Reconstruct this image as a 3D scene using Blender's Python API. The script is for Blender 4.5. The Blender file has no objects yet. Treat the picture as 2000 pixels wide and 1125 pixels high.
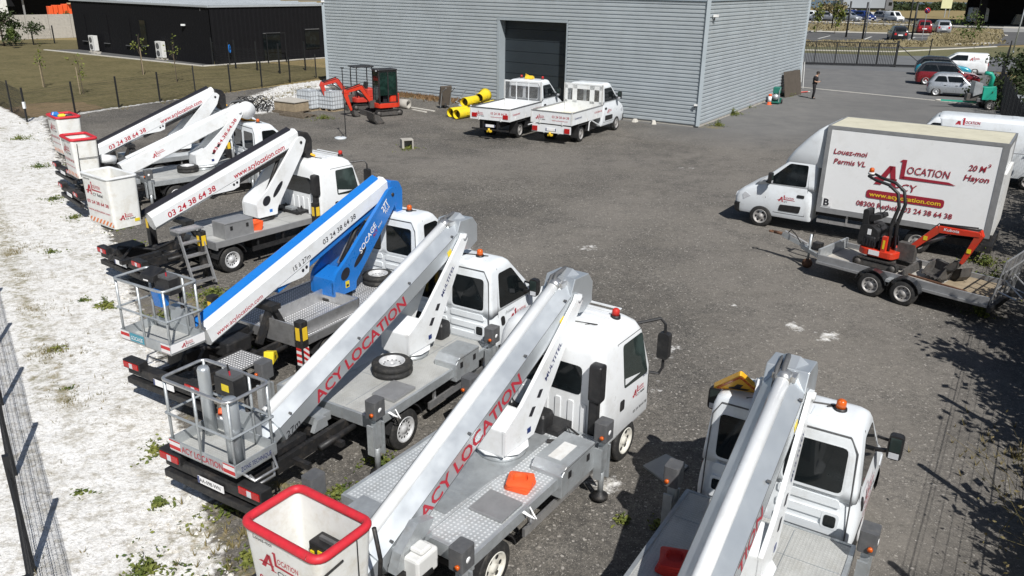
import bpy, bmesh, math, random
import numpy as np
from mathutils import Vector, Matrix, noise as mnoise
random.seed(7); np.random.seed(7)
SC = bpy.context.scene
COL = SC.collection
PI = math.pi
R = math.radians

# ------------------------------------------------------------------ camera
CAM_H, F_PX, PITCH, ROLL = 7.1, 1570.0, 0.3643, 0.01525
_f = Vector((0, math.cos(PITCH), -math.sin(PITCH)))
_r0 = Vector((1, 0, 0)); _u0 = _r0.cross(_f)
_rt = _r0 * math.cos(ROLL) + _u0 * math.sin(ROLL)
_up = -_r0 * math.sin(ROLL) + _u0 * math.cos(ROLL)
cam = bpy.data.cameras.new('camera'); camo = bpy.data.objects.new('camera', cam); COL.objects.link(camo)
camo.matrix_world = Matrix(((_rt.x, _up.x, -_f.x, 0), (_rt.y, _up.y, -_f.y, 0), (_rt.z, _up.z, -_f.z, CAM_H), (0, 0, 0, 1)))
cam.sensor_width = 36; cam.lens = 36 * F_PX / 2000; cam.clip_start = .1; cam.clip_end = 6000
SC.camera = camo

def at(px, py, z=0.0):
    """the point of the place at height z that the surveyed photograph shows at (px, py)"""
    d = _f * F_PX + _rt * (px - 1000) + _up * (562.5 - py)
    t = (z - CAM_H) / d.z
    return Vector((d.x * t, d.y * t, z))

# ------------------------------------------------------------------ light
SUN_EL, SUN_AZ = 47.0, 19.0     # shadows fall 19 degrees left of the camera heading
w = bpy.data.worlds.new('World'); SC.world = w; w.use_nodes = True
nt = w.node_tree; bg = nt.nodes['Background']
sky = nt.nodes.new('ShaderNodeTexSky'); sky.sky_type = 'NISHITA'; sky.sun_disc = False
sky.sun_elevation = R(SUN_EL); sky.sun_rotation = R(180 - SUN_AZ); sky.air_density = 1.0; sky.dust_density = 1.0; sky.ozone_density = 1.5
nt.links.new(sky.outputs[0], bg.inputs[0]); bg.inputs[1].default_value = 0.055
sl = bpy.data.lights.new('sun', 'SUN'); sl.energy = 5.0; sl.angle = R(.5); sl.color = (1.0, .97, .93)
so = bpy.data.objects.new('sun', sl); COL.objects.link(so)
sd = Vector((math.sin(R(SUN_AZ)) * math.cos(R(SUN_EL)), -math.cos(R(SUN_AZ)) * math.cos(R(SUN_EL)), math.sin(R(SUN_EL))))
so.rotation_euler = (-sd).to_track_quat('-Z', 'Y').to_euler(); so.location = sd * 60
SC.view_settings.view_transform = 'Standard'; SC.view_settings.look = 'None'
SC.view_settings.exposure = 0.10; SC.view_settings.gamma = 1.0; SC.view_settings.use_curve_mapping = False

# ------------------------------------------------------------------ materials
def _new(name):
    m = bpy.data.materials.new(name); m.use_nodes = True
    return m, m.node_tree, m.node_tree.nodes['Principled BSDF']
def _n(t, typ, **k):
    n = t.nodes.new(typ)
    for a, b in k.items(): setattr(n, a, b)
    return n
def _mix(t, fac, a, b, blend='MIX'):
    n = _n(t, 'ShaderNodeMix', data_type='RGBA', blend_type=blend)
    for s, v in ((n.inputs[0], fac), (n.inputs[6], a), (n.inputs[7], b)):
        if hasattr(v, 'is_linked') or hasattr(v, 'links'): t.links.new(v, s)
        else: s.default_value = v if s == n.inputs[0] else (v[0], v[1], v[2], 1)
    return n.outputs[2]
def _ramp(t, v, lo, hi, a=0.0, b=1.0):
    n = _n(t, 'ShaderNodeMapRange'); n.inputs[1].default_value = lo; n.inputs[2].default_value = hi
    n.inputs[3].default_value = a; n.inputs[4].default_value = b
    t.links.new(v, n.inputs[0]); return n.outputs[0]
def _noise(t, co, scale, detail=3, rough=.6):
    n = _n(t, 'ShaderNodeTexNoise'); n.inputs['Scale'].default_value = scale; n.inputs['Detail'].default_value = detail
    n.inputs['Roughness'].default_value = rough
    t.links.new(co, n.inputs['Vector']); return n.outputs[0]
def _math(t, op, a, b=None, c=None):
    n = _n(t, 'ShaderNodeMath', operation=op)
    for i, v in enumerate((a, b, c)):
        if v is None: continue
        if hasattr(v, 'links'): t.links.new(v, n.inputs[i])
        else: n.inputs[i].default_value = v
    return n.outputs[0]
def _bump(t, p, h, strength, dist=.02):
    b = _n(t, 'ShaderNodeBump'); b.inputs['Strength'].default_value = strength; b.inputs['Distance'].default_value = dist
    t.links.new(h, b.inputs['Height']); t.links.new(b.outputs[0], p.inputs['Normal'])
def mat(name, col, rough=.5, metal=0.0, var=.12, scale=5, bump=0.0, bscale=60, coat=0.0, dirt=None, dirt_amt=.5, spec=.5):
    m, t, p = _new(name)
    co = _n(t, 'ShaderNodeTexCoord').outputs['Object']
    a = [min(1, c * (1 + var)) for c in col]; b = [c * (1 - var) for c in col]
    n1 = _noise(t, co, scale, 5, .65)
    c = _mix(t, _ramp(t, n1, .32, .68), b, a)
    if dirt:
        n2 = _noise(t, co, scale * .6 + 1.3, 6, .7)
        c = _mix(t, _ramp(t, n2, .5, .72, 0, dirt_amt), c, dirt)
    t.links.new(c, p.inputs['Base Color'])
    rn = _ramp(t, _noise(t, co, scale * 2.3, 3), .3, .7, max(.03, rough - .08), min(1, rough + .1))
    t.links.new(rn, p.inputs['Roughness'])
    p.inputs['Metallic'].default_value = metal; p.inputs['Coat Weight'].default_value = coat; p.inputs['Coat Roughness'].default_value = .08
    p.inputs['Specular IOR Level'].default_value = spec
    if bump: _bump(t, p, _noise(t, co, bscale, 3), bump, .01)
    return m
def chequer(name, base, dot, pitch, rough=.45, metal=.5, strength=.5, dirt=(.2, .19, .17)):
    """raised-pattern tread plate: staggered studs as fine relief, worn brighter on top"""
    m, t, p = _new(name)
    co = _n(t, 'ShaderNodeTexCoord').outputs['Object']
    s = _n(t, 'ShaderNodeSeparateXYZ'); t.links.new(co, s.inputs[0])
    k = 2 * PI / pitch
    u = _math(t, 'SINE', _math(t, 'MULTIPLY', _math(t, 'ADD', s.outputs[0], s.outputs[1]), k * .707))
    v = _math(t, 'SINE', _math(t, 'MULTIPLY', _math(t, 'SUBTRACT', s.outputs[0], s.outputs[1]), k * .707))
    h = _ramp(t, _math(t, 'MULTIPLY', u, v), .2, .6)
    n1 = _noise(t, co, 2.2, 6, .7)
    b2 = [c * .78 for c in base]
    c = _mix(t, _ramp(t, n1, .35, .65), b2, base)
    c = _mix(t, _ramp(t, _noise(t, co, 3.7, 7, .75), .5, .75, 0, .7), c, dirt)
    c = _mix(t, _math(t, 'MULTIPLY', h, strength), c, dot)
    t.links.new(c, p.inputs['Base Color']); p.inputs['Metallic'].default_value = metal
    t.links.new(_ramp(t, n1, .3, .7, rough - .1, rough + .15), p.inputs['Roughness'])
    _bump(t, p, h, .5, .006)
    return m
def stripes(name, c1, c2, pitch, axis=(1, 0, 1)):
    m, t, p = _new(name)
    co = _n(t, 'ShaderNodeTexCoord').outputs['Object']
    d = _n(t, 'ShaderNodeVectorMath', operation='DOT_PRODUCT'); d.inputs[1].default_value = axis; t.links.new(co, d.inputs[0])
    f = _math(t, 'GREATER_THAN', _math(t, 'FRACT', _math(t, 'DIVIDE', d.outputs['Value'], pitch)), .5)
    t.links.new(_mix(t, f, c1, c2), p.inputs['Base Color']); p.inputs['Roughness'].default_value = .45
    return m
def glassm(name, col=(.006, .008, .009), rough=.05):
    m, t, p = _new(name)
    co = _n(t, 'ShaderNodeTexCoord').outputs['Object']
    n1 = _noise(t, co, 2.5, 2)
    t.links.new(_mix(t, _ramp(t, n1, .5, .7), col, [c * 2 for c in col]), p.inputs['Base Color'])
    p.inputs['Roughness'].default_value = rough; p.inputs['Specular IOR Level'].default_value = .4
    return m
def galv(name, col=(.43, .46, .48), metal=.55, rough=.42):
    m, t, p = _new(name)
    co = _n(t, 'ShaderNodeTexCoord').outputs['Object']
    v = _n(t, 'ShaderNodeTexVoronoi'); v.inputs['Scale'].default_value = 26; t.links.new(co, v.inputs['Vector'])
    sp = _n(t, 'ShaderNodeSeparateColor'); t.links.new(v.outputs['Color'], sp.inputs[0])
    n1 = _noise(t, co, 1.6, 6, .7)
    c = _mix(t, _ramp(t, n1, .33, .67), [c * .72 for c in col], [min(1, c * 1.12) for c in col])
    c = _mix(t, _math(t, 'MULTIPLY', sp.outputs[0], .35), c, [c * .8 for c in col])
    c = _mix(t, _ramp(t, _noise(t, co, 5, 5), .56, .75, 0, .4), c, (.3, .27, .23))
    t.links.new(c, p.inputs['Base Color']); p.inputs['Metallic'].default_value = metal
    t.links.new(_ramp(t, sp.outputs[1], 0, 1, rough - .1, rough + .12), p.inputs['Roughness'])
    return m
M = {}
M['white'] = mat('white_paint', (.74, .76, .77), .34, 0, .03, 2, dirt=(.47, .45, .40), dirt_amt=.38, coat=.2)
M['whitev'] = mat('white_van_paint', (.70, .735, .76), .35, 0, .03, 1.4, dirt=(.42, .41, .38), dirt_amt=.42, coat=.2)
M['whited'] = mat('dull_white_paint', (.66, .665, .65), .5, 0, .07, 3, dirt=(.38, .34, .28), dirt_amt=.5)
M['boxw'] = mat('white_box_panel', (.80, .81, .81), .35, 0, .02, 1.5, dirt=(.62, .61, .57), dirt_amt=.25)
M['cream'] = mat('cream_roof', (.60, .57, .44), .6, 0, .07, 1.5, dirt=(.4, .37, .27), dirt_amt=.5)
M['fibre'] = mat('white_fibreglass', (.73, .735, .71), .4, 0, .05, 4, dirt=(.5, .44, .33), dirt_amt=.5)
M['galv'] = galv('galvanised_steel', (.50, .53, .545))
M['galvb'] = mat('galvanised_beam', (.53, .565, .59), .36, .6, .07, .9, dirt=(.42, .45, .47), dirt_amt=.4)
M['alu'] = mat('aluminium', (.6, .6, .6), .35, .8, .1, 6, dirt=(.3, .29, .27))
M['aludull'] = mat('grey_aluminium', (.34, .345, .35), .45, .5, .1, 6)
M['deck'] = chequer('steel_tread_plate', (.52, .55, .565), (.80, .83, .84), .085, .42, .25, .75, (.30, .29, .265))
M['deckw'] = chequer('grey_tread_plate', (.50, .505, .485), (.58, .585, .57), .06, .5, .2, .25, (.36, .35, .31))
M['dots'] = chequer('bright_studded_plate', (.24, .245, .25), (.9, .9, .9), .085, .4, .15, 1.0, (.2, .195, .19))
M['black'] = mat('black_plastic', (.016, .016, .017), .5, 0, .25, 8, dirt=(.07, .065, .06), dirt_amt=.35)
M['chassis'] = mat('black_chassis_paint', (.014, .014, .015), .55, 0, .3, 9, dirt=(.09, .075, .06), dirt_amt=.5)
M['dgrey'] = mat('dark_grey_plastic', (.09, .092, .096), .55, 0, .15, 9, dirt=(.2, .19, .17), dirt_amt=.3)
M['rubber'] = mat('tyre_rubber', (.018, .018, .018), .75, 0, .3, 14, .25, 90, dirt=(.10, .09, .075), dirt_amt=.6)
M['rim'] = mat('silver_wheel', (.62, .63, .64), .38, .3, .1, 10, dirt=(.2, .17, .13), dirt_amt=.4)
M['rimw'] = mat('white_wheel', (.62, .61, .55), .5, 0, .06, 10, dirt=(.3, .25, .18), dirt_amt=.5)
M['rimd'] = mat('dull_wheel', (.36, .35, .34), .55, .3, .12, 10, dirt=(.2, .17, .13), dirt_amt=.6)
M['glass'] = glassm('dark_glass'); M['glassg'] = glassm('green_tinted_glass', (.022, .032, .03))
M['red'] = mat('red_lettering', (.42, .018, .035), .5, 0, .04, 10)
M['redpad'] = mat('red_rim_padding', (.55, .022, .035), .55, 0, .1, 14, .15, 40, dirt=(.3, .05, .05), dirt_amt=.4)
M['maroon'] = mat('maroon_lettering', (.30, .018, .035), .5, 0, .04, 10)
M['navy'] = mat('navy_lettering', (.02, .03, .12), .5, 0, .05, 10)
M['ink'] = mat('black_lettering', (.015, .015, .02), .5, 0, .05, 10)
M['whiteink'] = mat('white_lettering', (.8, .8, .8), .5, 0, .03, 10)
M['yel'] = mat('yellow_plastic', (.72, .56, .02), .45, 0, .06, 8, dirt=(.4, .32, .1), dirt_amt=.3)
M['gold'] = mat('yellow_lettering', (.75, .5, .03), .5, 0, .03, 10)
M['amber'] = mat('amber_lens', (.55, .10, .01), .25, 0, .1, 20)
M['signy'] = mat('amber_sign_face', (.75, .40, .02), .45, 0, .08, 12)
M['lampred'] = mat('red_lens', (.42, .012, .012), .2, 0, .15, 20)
M['lampw'] = mat('clear_lens', (.6, .62, .65), .15, .2, .1, 20)
M['orange'] = mat('orange_red_paint', (.60, .038, .014), .38, 0, .07, 6, dirt=(.3, .08, .04), dirt_amt=.45, coat=.2)
M['orangeb'] = mat('faded_red_paint', (.52, .04, .025), .5, 0, .12, 6, dirt=(.25, .09, .06), dirt_amt=.5)
M['cone'] = mat('orange_rubber', (.75, .10, .02), .6, 0, .06, 9)
M['coned'] = mat('red_rubber', (.48, .02, .012), .6, 0, .08, 9)
M['blue'] = mat('bright_blue_paint', (.012, .16, .52), .32, 0, .04, 3, coat=.4, dirt=(.03, .13, .35), dirt_amt=.3)
M['bluev'] = mat('blue_car_paint', (.012, .03, .14), .3, 0, .05, 3, coat=.5)
M['bluel'] = mat('turquoise_car_paint', (.03, .28, .38), .28, .2, .06, 3, coat=.6)
M['redcar'] = mat('red_car_paint', (.19, .010, .014), .28, .1, .06, 3, coat=.6)
M['silver'] = mat('silver_car_paint', (.42, .445, .47), .3, .5, .05, 3, coat=.5)
M['greycar'] = mat('grey_car_paint', (.2, .21, .23), .3, .4, .05, 3, coat=.5)
M['darkcar'] = mat('dark_car_paint', (.025, .027, .03), .25, .1, .05, 3, coat=.5)
M['clad'] = mat('grey_metal_cladding', (.45, .495, .52), .38, .2, .06, .6, dirt=(.37, .405, .42), dirt_amt=.45)
M['cladt'] = mat('grey_metal_trim', (.38, .43, .46), .45, .2, .05, .8)
M['bclad'] = mat('black_metal_cladding', (.0045, .0045, .006), .7, .0, .1, 1.5, spec=.25)
M['roofm'] = mat('pale_metal_roof', (.42, .45, .47), .5, .2, .06, .8)
M['doorg'] = mat('anthracite_door', (.025, .034, .042), .5, .1, .06, .8)
M['conc'] = mat('concrete', (.40, .38, .34), .9, 0, .14, 3, .3, 30, dirt=(.22, .2, .17), dirt_amt=.5)
M['kerb'] = mat('pale_concrete_kerb', (.52, .50, .45), .9, 0, .1, 3, .2, 30)
M['wood'] = mat('weathered_wood', (.30, .24, .16), .85, 0, .2, 6, .3, 40, dirt=(.16, .12, .08), dirt_amt=.5)
M['woodl'] = mat('pale_timber', (.52, .36, .2), .8, 0, .15, 6)
M['woodd'] = mat('dark_weathered_wood', (.13, .105, .075), .9, 0, .25, 6, .3, 40)
M['brown'] = mat('brown_board', (.085, .07, .055), .7, 0, .12, 3)
M['rust'] = mat('rusty_steel', (.14, .07, .04), .85, .2, .35, 12, .4, 50, dirt=(.06, .035, .025), dirt_amt=.6)
M['steel'] = mat('worn_bucket_steel', (.10, .095, .09), .6, .4, .3, 10, .3, 50, dirt=(.16, .12, .09), dirt_amt=.5)
M['ibc'] = mat('white_plastic_tank', (.56, .60, .63), .45, 0, .06, 5)
M['green'] = mat('green_machine_paint', (.02, .33, .23), .4, 0, .06, 6)
M['dkgreen'] = mat('dark_green_machine_paint', (.02, .16, .12), .45, 0, .1, 6)
M['post'] = mat('black_powder_coat', (.013, .014, .016), .5, 0, .1, 5)
M['skin'] = mat('skin', (.42, .25, .17), .6, 0, .08, 12)
M['cloth'] = mat('black_cloth', (.012, .011, .013), .85, 0, .25, 12)
M['hair'] = mat('dark_hair', (.02, .014, .01), .7, 0, .2, 30)
M['pale'] = mat('pale_stone_slab', (.30, .31, .31), .8, 0, .1, 4, .2, 30)
M['bark'] = mat('bark', (.09, .07, .05), .9, 0, .2, 10, .4, 30)
M['rw'] = stripes('red_white_chevron', (.75, .75, .75), (.5, .02, .02), .22)
M['rws'] = stripes('red_white_tape', (.7, .7, .7), (.5, .02, .02), .12)
M['ow'] = stripes('orange_white_chevron', (.75, .73, .7), (.7, .2, .05), .15, (0, 1, 1))
M['bluetop'] = mat('blue_cap', (.01, .04, .5), .4)

def leafmat(name, c1, c2, scale=9.0):
    m, t, p = _new(name)
    co = _n(t, 'ShaderNodeTexCoord').outputs['Object']
    c = _mix(t, _ramp(t, _noise(t, co, scale, 4, .7), .35, .65), c1, c2)
    t.links.new(c, p.inputs['Base Color']); p.inputs['Roughness'].default_value = .7
    p.inputs['Specular IOR Level'].default_value = .25
    return m
M['leaf'] = leafmat('green_leaves', (.035, .065, .015), (.10, .13, .03))
M['leafd'] = leafmat('dark_leaves', (.015, .028, .01), (.045, .06, .02))
M['weed'] = leafmat('weed_leaves', (.05, .085, .02), (.19, .20, .045), 3)
M['straw'] = leafmat('dry_grass_blades', (.20, .155, .075), (.12, .11, .045), 3)
M['pebble'] = leafmat('pebbles', (.10, .095, .09), (.38, .36, .33), 23)
M['chalkstone'] = leafmat('chalk_stones', (.38, .35, .30), (.75, .74, .7), 17)
# ------------------------------------------------------------------ mesh helpers
class MB:
    def __init__(s): s.v = []; s.f = []; s.m = []; s.mats = []; s.cur = 0; s.T = None; s.smooth = []; s.sm = False
    def mat(s, m):
        if m not in s.mats: s.mats.append(m)
        s.cur = s.mats.index(m); return s
    def add(s, vs, fs):
        b = len(s.v)
        if s.T is not None: vs = [s.T @ Vector(q) for q in vs]
        s.v += [tuple(q) for q in vs]
        for f in fs: s.f.append([b + i for i in f]); s.m.append(s.cur); s.smooth.append(s.sm)
        return s
    def box(s, x0, x1, y0, y1, z0, z1):
        return s.add([(x0, y0, z0), (x1, y0, z0), (x1, y1, z0), (x0, y1, z0), (x0, y0, z1), (x1, y0, z1), (x1, y1, z1), (x0, y1, z1)],
                     [(3, 2, 1, 0), (4, 5, 6, 7), (0, 1, 5, 4), (1, 2, 6, 5), (2, 3, 7, 6), (3, 0, 4, 7)])
    def rings(s, rs, cap=True, closed=True):
        n = len(rs[0]); vs = [q for r in rs for q in r]; fs = []
        for i in range(len(rs) - 1):
            for j in range(n if closed else n - 1):
                k = (j + 1) % n; fs.append((i * n + j, i * n + k, (i + 1) * n + k, (i + 1) * n + j))
        if cap:
            fs.append(tuple(range(n - 1, -1, -1))); fs.append(tuple((len(rs) - 1) * n + j for j in range(n)))
        return s.add(vs, fs)
    def beam(s, p0, p1, prof, up=(0, 0, 1)):
        """profile (lateral, up) extruded from p0 to p1"""
        p0 = Vector(p0); p1 = Vector(p1); d = (p1 - p0).normalized(); l = Vector(up).cross(d)
        l = l.normalized() if l.length > 1e-6 else Vector((1, 0, 0)); u = d.cross(l)
        return s.rings([[p + l * a + u * b for a, b in prof] for p in (p0, p1)])
    def bar(s, p0, p1, w, h, up=(0, 0, 1)):
        return s.beam(p0, p1, [(-w / 2, -h / 2), (w / 2, -h / 2), (w / 2, h / 2), (-w / 2, h / 2)], up)
    def tube(s, pts, r, n=8, cap=True):
        pts = [Vector(p) for p in pts]; rs = []; rr = r if isinstance(r, (list, tuple)) else [r] * len(pts)
        prev = None
        for i, p in enumerate(pts):
            d = (pts[min(i + 1, len(pts) - 1)] - pts[max(i - 1, 0)]).normalized()
            ref = Vector((0, 0, 1)) if abs(d.z) < .9 else Vector((1, 0, 0))
            a = d.cross(ref).normalized()
            if prev is not None:
                a = (prev - d * prev.dot(d)).normalized()
            prev = a; b = d.cross(a)
            rs.append([p + (a * math.cos(2 * PI * j / n) + b * math.sin(2 * PI * j / n)) * rr[i] for j in range(n)])
        o = s.sm; s.sm = n > 6; s.rings(rs, cap); s.sm = o
        return s
    def prism(s, poly, axis, a, b):
        """poly in the plane across axis: 'y' -> (x,z), 'x' -> (y,z), 'z' -> (x,y)"""
        def P(u, v, t): return {'y': (u, t, v), 'x': (t, u, v), 'z': (u, v, t)}[axis]
        return s.rings([[P(u, v, t) for u, v in poly] for t in (a, b)])
    def lathe(s, c, axis, prof, n=20, cap=True):
        """prof: (along axis, radius)"""
        c = Vector(c); ax = {'x': Vector((1, 0, 0)), 'y': Vector((0, 1, 0)), 'z': Vector((0, 0, 1))}[axis]
        u = Vector((0, 0, 1)) if axis != 'z' else Vector((1, 0, 0)); v = ax.cross(u)
        o = s.sm; s.sm = True
        s.rings([[c + ax * a + (u * math.cos(2 * PI * j / n) + v * math.sin(2 * PI * j / n)) * r for j in range(n)] for a, r in prof], cap)
        s.sm = o; return s
    def quad(s, a, b, c, d): return s.add([a, b, c, d], [(0, 1, 2, 3)])
    def poly(s, pts): return s.add(pts, [tuple(range(len(pts)))])
    def mesh(s, name):
        me = bpy.data.meshes.new(name); me.from_pydata(s.v, [], s.f)
        for m in (s.mats or [M['white']]): me.materials.append(m)
        me.polygons.foreach_set('material_index', s.m); me.polygons.foreach_set('use_smooth', s.smooth)
        bm = bmesh.new(); bm.from_mesh(me); bmesh.ops.recalc_face_normals(bm, faces=bm.faces); bm.to_mesh(me); bm.free()
        me.update(); return me
    def build(s, name, m=None, parent=None, bevel=0, seg=2, label=None):
        if m is not None:
            s.mats = [m] if not s.mats else s.mats
            if not s.m: pass
        o = bpy.data.objects.new(name, s.mesh(name)); COL.objects.link(o)
        if parent is not None: o.parent = parent
        if bevel:
            b = o.modifiers.new('b', 'BEVEL'); b.width = bevel; b.segments = seg; b.limit_method = 'ANGLE'; b.angle_limit = R(35)
        if label: o['label'] = label
        return o
def mb(m=None):
    b = MB()
    if m is not None: b.mat(M[m] if isinstance(m, str) else m)
    return b
def tag(o, label, cat, group=None, kind=None):
    o['label'] = label; o['category'] = cat
    if group: o['group'] = group
    if kind: o['kind'] = kind
    return o
def thing(name, label, cat, loc=(0, 0, 0), deg=0, group=None):
    o = bpy.data.objects.new(name, None); COL.objects.link(o); o.empty_display_size = .2
    o.location = (loc[0], loc[1], loc[2] if len(loc) > 2 else 0); o.rotation_euler = (0, 0, R(deg))
    return tag(o, label, cat, group)
def struct(o): o['kind'] = 'structure'; return o
def dup(o, parent=None):
    c = o.copy(); COL.objects.link(c); c.parent = parent
    for ch in list(o.children): dup(ch, c)
    return c
def rpoly(pts, r, n=3):
    out = []; k = len(pts)
    for i in range(k):
        p = Vector(pts[i]); a = Vector(pts[i - 1]) - p; b = Vector(pts[(i + 1) % k]) - p
        rr = min(r, a.length * .45, b.length * .45); p0 = p + a.normalized() * rr; p1 = p + b.normalized() * rr
        for j in range(n + 1):
            t = j / n; q = (1 - t) ** 2 * p0 + 2 * t * (1 - t) * p + t * t * p1; out.append((q.x, q.y))
    return out
def rrect(u0, u1, v0, v1, r, n=3): return rpoly([(u0, v0), (u1, v0), (u1, v1), (u0, v1)], r, n)
def cut(o, cutters, dark):
    """carve wheel arches out of a closed body"""
    for (x, y0, y1, z, r) in cutters:
        b = MB().mat(dark); n = 20
        b.rings([[(x + r * math.cos(2 * PI * j / n), y, z + r * math.sin(2 * PI * j / n)) for j in range(n)] for y in (y0, y1)])
        c = bpy.data.objects.new('cutter', b.mesh('cutter')); COL.objects.link(c)
        md = o.modifiers.new('c', 'BOOLEAN'); md.operation = 'DIFFERENCE'; md.object = c; md.solver = 'EXACT'; md.material_mode = 'TRANSFER'
        dg = bpy.context.evaluated_depsgraph_get(); sc, pa = o.matrix_world.copy(), o.parent
        me = bpy.data.meshes.new_from_object(o.evaluated_get(dg)); o.modifiers.clear(); o.data = me
        bpy.data.objects.remove(c)
    return o
_tc = {}
def tmesh(s, shear=0.0, bold=0.0):
    k = (s, shear, bold)
    if k not in _tc:
        cu = bpy.data.curves.new('t', 'FONT'); cu.body = s; cu.size = 1; cu.shear = shear; cu.offset = bold + .008; cu.resolution_u = 2
        cu.extrude = 0
        o = bpy.data.objects.new('t', cu); COL.objects.link(o)
        me = bpy.data.meshes.new_from_object(o.evaluated_get(bpy.context.evaluated_depsgraph_get()))
        vs = [tuple(v.co) for v in me.vertices]; fs = [tuple(p.vertices) for p in me.polygons]
        bpy.data.objects.remove(o); bpy.data.meshes.remove(me)
        xs = [v[0] for v in vs] or [0]
        _tc[k] = ([(v[0] - min(xs), v[1], v[2]) for v in vs], fs, max(xs) - min(xs))
    return _tc[k]
def frame(o, dx, up):
    dx = Vector(dx).normalized(); up = Vector(up); up = (up - dx * up.dot(dx)).normalized(); n = dx.cross(up)
    return Matrix(((dx.x, up.x, n.x, o[0]), (dx.y, up.y, n.y, o[1]), (dx.z, up.z, n.z, o[2]), (0, 0, 0, 1)))
def put_text(b, T, s, u, v, h, m, width=None, shear=0.0, bold=0.0, centre=False):
    """write s with cap height h at (u, v) of the panel frame T"""
    vs, fs, wd = tmesh(s, shear, bold); k = h / .72; kx = k if width is None else width / wd
    off = -wd * kx / 2 if centre else 0
    b.mat(M[m]); o = b.T; b.T = T
    b.add([(u + off + q[0] * kx, v + q[1] * k, .002) for q in vs], fs); b.T = o
def put_poly(b, T, pts, m, lift=.0015):
    b.mat(M[m]); o = b.T; b.T = T
    b.poly([(p[0], p[1], lift) for p in pts]); b.T = o
def logo(b, T, u, v, h, m='red', cy='red', rethel=False, tail=3.1):
    """the A + tall-L emblem: big slanted A, flagged upright, OCATION, pointed foot line, CY"""
    s = h
    def P(l): put_poly(b, T, [(u + x * s, v + y * s) for x, y in l], m)
    P([(-.12, 0), (.12, 0), (.42, .62), (.42, .72), (.30, .72)]); P([(.30, .72), (.50, .72), (.62, 0), (.74, 0), (.74, -.04), (.42, -.04), (.42, 0), (.48, 0)])
    P([(-.28, .17), (.62, .2), (.62, .27), (-.10, .27)])
    P([(.62, .93), (.70, 1.0), (.84, 1.0), (.84, .33), (.70, .33), (.70, .9)])
    P([(.84, .42), (tail * .72, .40), (tail * .8, .31), (.70, .31)])
    put_text(b, T, 'OCATION', u + .9 * s, v + .52 * s, .27 * s, m, tail * .72 * s - .9 * s, .12)
    put_text(b, T, 'CY', u + .80 * s, v - .12 * s, .27 * s, cy, .52 * s, .1)
    if rethel: put_text(b, T, 'Rethel', u + 1.45 * s, v - .08 * s, .25 * s, 'ink', .85 * s, .1, .01)

# ------------------------------------------------------------------ shared vehicle pieces
_wc = {}
def wheel(parent, x, y, r, wd, rim='rim', side=-1, holes=10, dual=False, z=None):
    """side -1: outer face looks to -y"""
    k = (r, wd, rim, side, holes, dual)
    if k not in _wc:
        t = mb('rubber'); w2 = wd / 2
        pr = [(-w2, r * .62), (-w2 * .98, r * .9), (-w2 * .8, r * .985), (-w2 * .3, r), (-w2 * .28, r * .975), (-w2 * .2, r * .975), (-w2 * .18, r), (w2 * .18, r), (w2 * .2, r * .975), (w2 * .28, r * .975), (w2 * .3, r), (w2 * .8, r * .985), (w2 * .98, r * .9), (w2, r * .62)]
        t.lathe((0, 0, 0), 'y', pr, 28, False)
        if dual: t.lathe((0, -side * (wd + .03), 0), 'y', pr, 24)
        me = t.mesh('tyre')
        b = mb(rim); s = side
        b.lathe((0, 0, 0), 'y', [(s * w2 * .1, .02), (s * w2 * .75, r * .60), (s * w2 * 1.06, r * .64), (s * w2 * 1.1, r * .60), (s * w2 * .86, r * .55), (s * w2 * .55, r * .48), (s * w2 * .7, r * .3), (s * w2 * .72, r * .2), (s * w2 * 1.0, r * .17), (s * w2 * 1.0, .001)], 28)
        b.mat(M['black'])
        for j in range(holes):
            a = 2 * PI * j / holes; c = Vector((math.cos(a) * r * .40, 0, math.sin(a) * r * .40)); yy = s * w2 * .72; q = r * (.055 if holes > 7 else .1)
            b.poly([(c.x + math.cos(2 * PI * i / 8) * q, yy, c.z + math.sin(2 * PI * i / 8) * q) for i in range(8)])
        _wc[k] = (me, b.mesh('rim'))
    me, rm = _wc[k]
    o = bpy.data.objects.new('wheel', me); COL.objects.link(o); o.parent = parent; o.location = (x, y, r if z is None else z)
    q = bpy.data.objects.new('rim', rm); COL.objects.link(q); q.parent = o
    return o
def lathe_lying_wheel(parent_or_none, loc, r, wd, label, group):
    t = thing('spare_wheel', label, 'wheel', loc, random.uniform(0, 90), group)
    b = mb('rubber'); w2 = wd / 2
    b.lathe((0, 0, w2), 'z', [(-w2, r * .62), (-w2 * .95, r * .92), (-w2 * .7, r), (-w2 * .25, r), (-w2 * .2, r * .97), (w2 * .2, r * .97), (w2 * .25, r), (w2 * .7, r), (w2 * .95, r * .92), (w2, r * .62)], 30, False).build('tyre', None, t)
    b = mb('rim'); b.lathe((0, 0, w2), 'z', [(0, .02), (w2 * .7, r * .6), (w2 * 1.03, r * .64), (w2 * 1.05, r * .6), (w2 * .8, r * .55), (w2 * .35, r * .47), (w2 * .6, r * .3), (w2 * .6, r * .12), (w2 * .3, r * .1), (w2 * .3, .001)], 30)
    b.mat(M['black'])
    for j in range(12):
        a = 2 * PI * j / 12; b.poly([(math.cos(a) * r * .40 + math.cos(2 * PI * i / 8) * r * .05, math.sin(a) * r * .4 + math.sin(2 * PI * i / 8) * r * .05, w2 + w2 * .52) for i in range(8)])
    b.build('rim', None, t); return t

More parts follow.
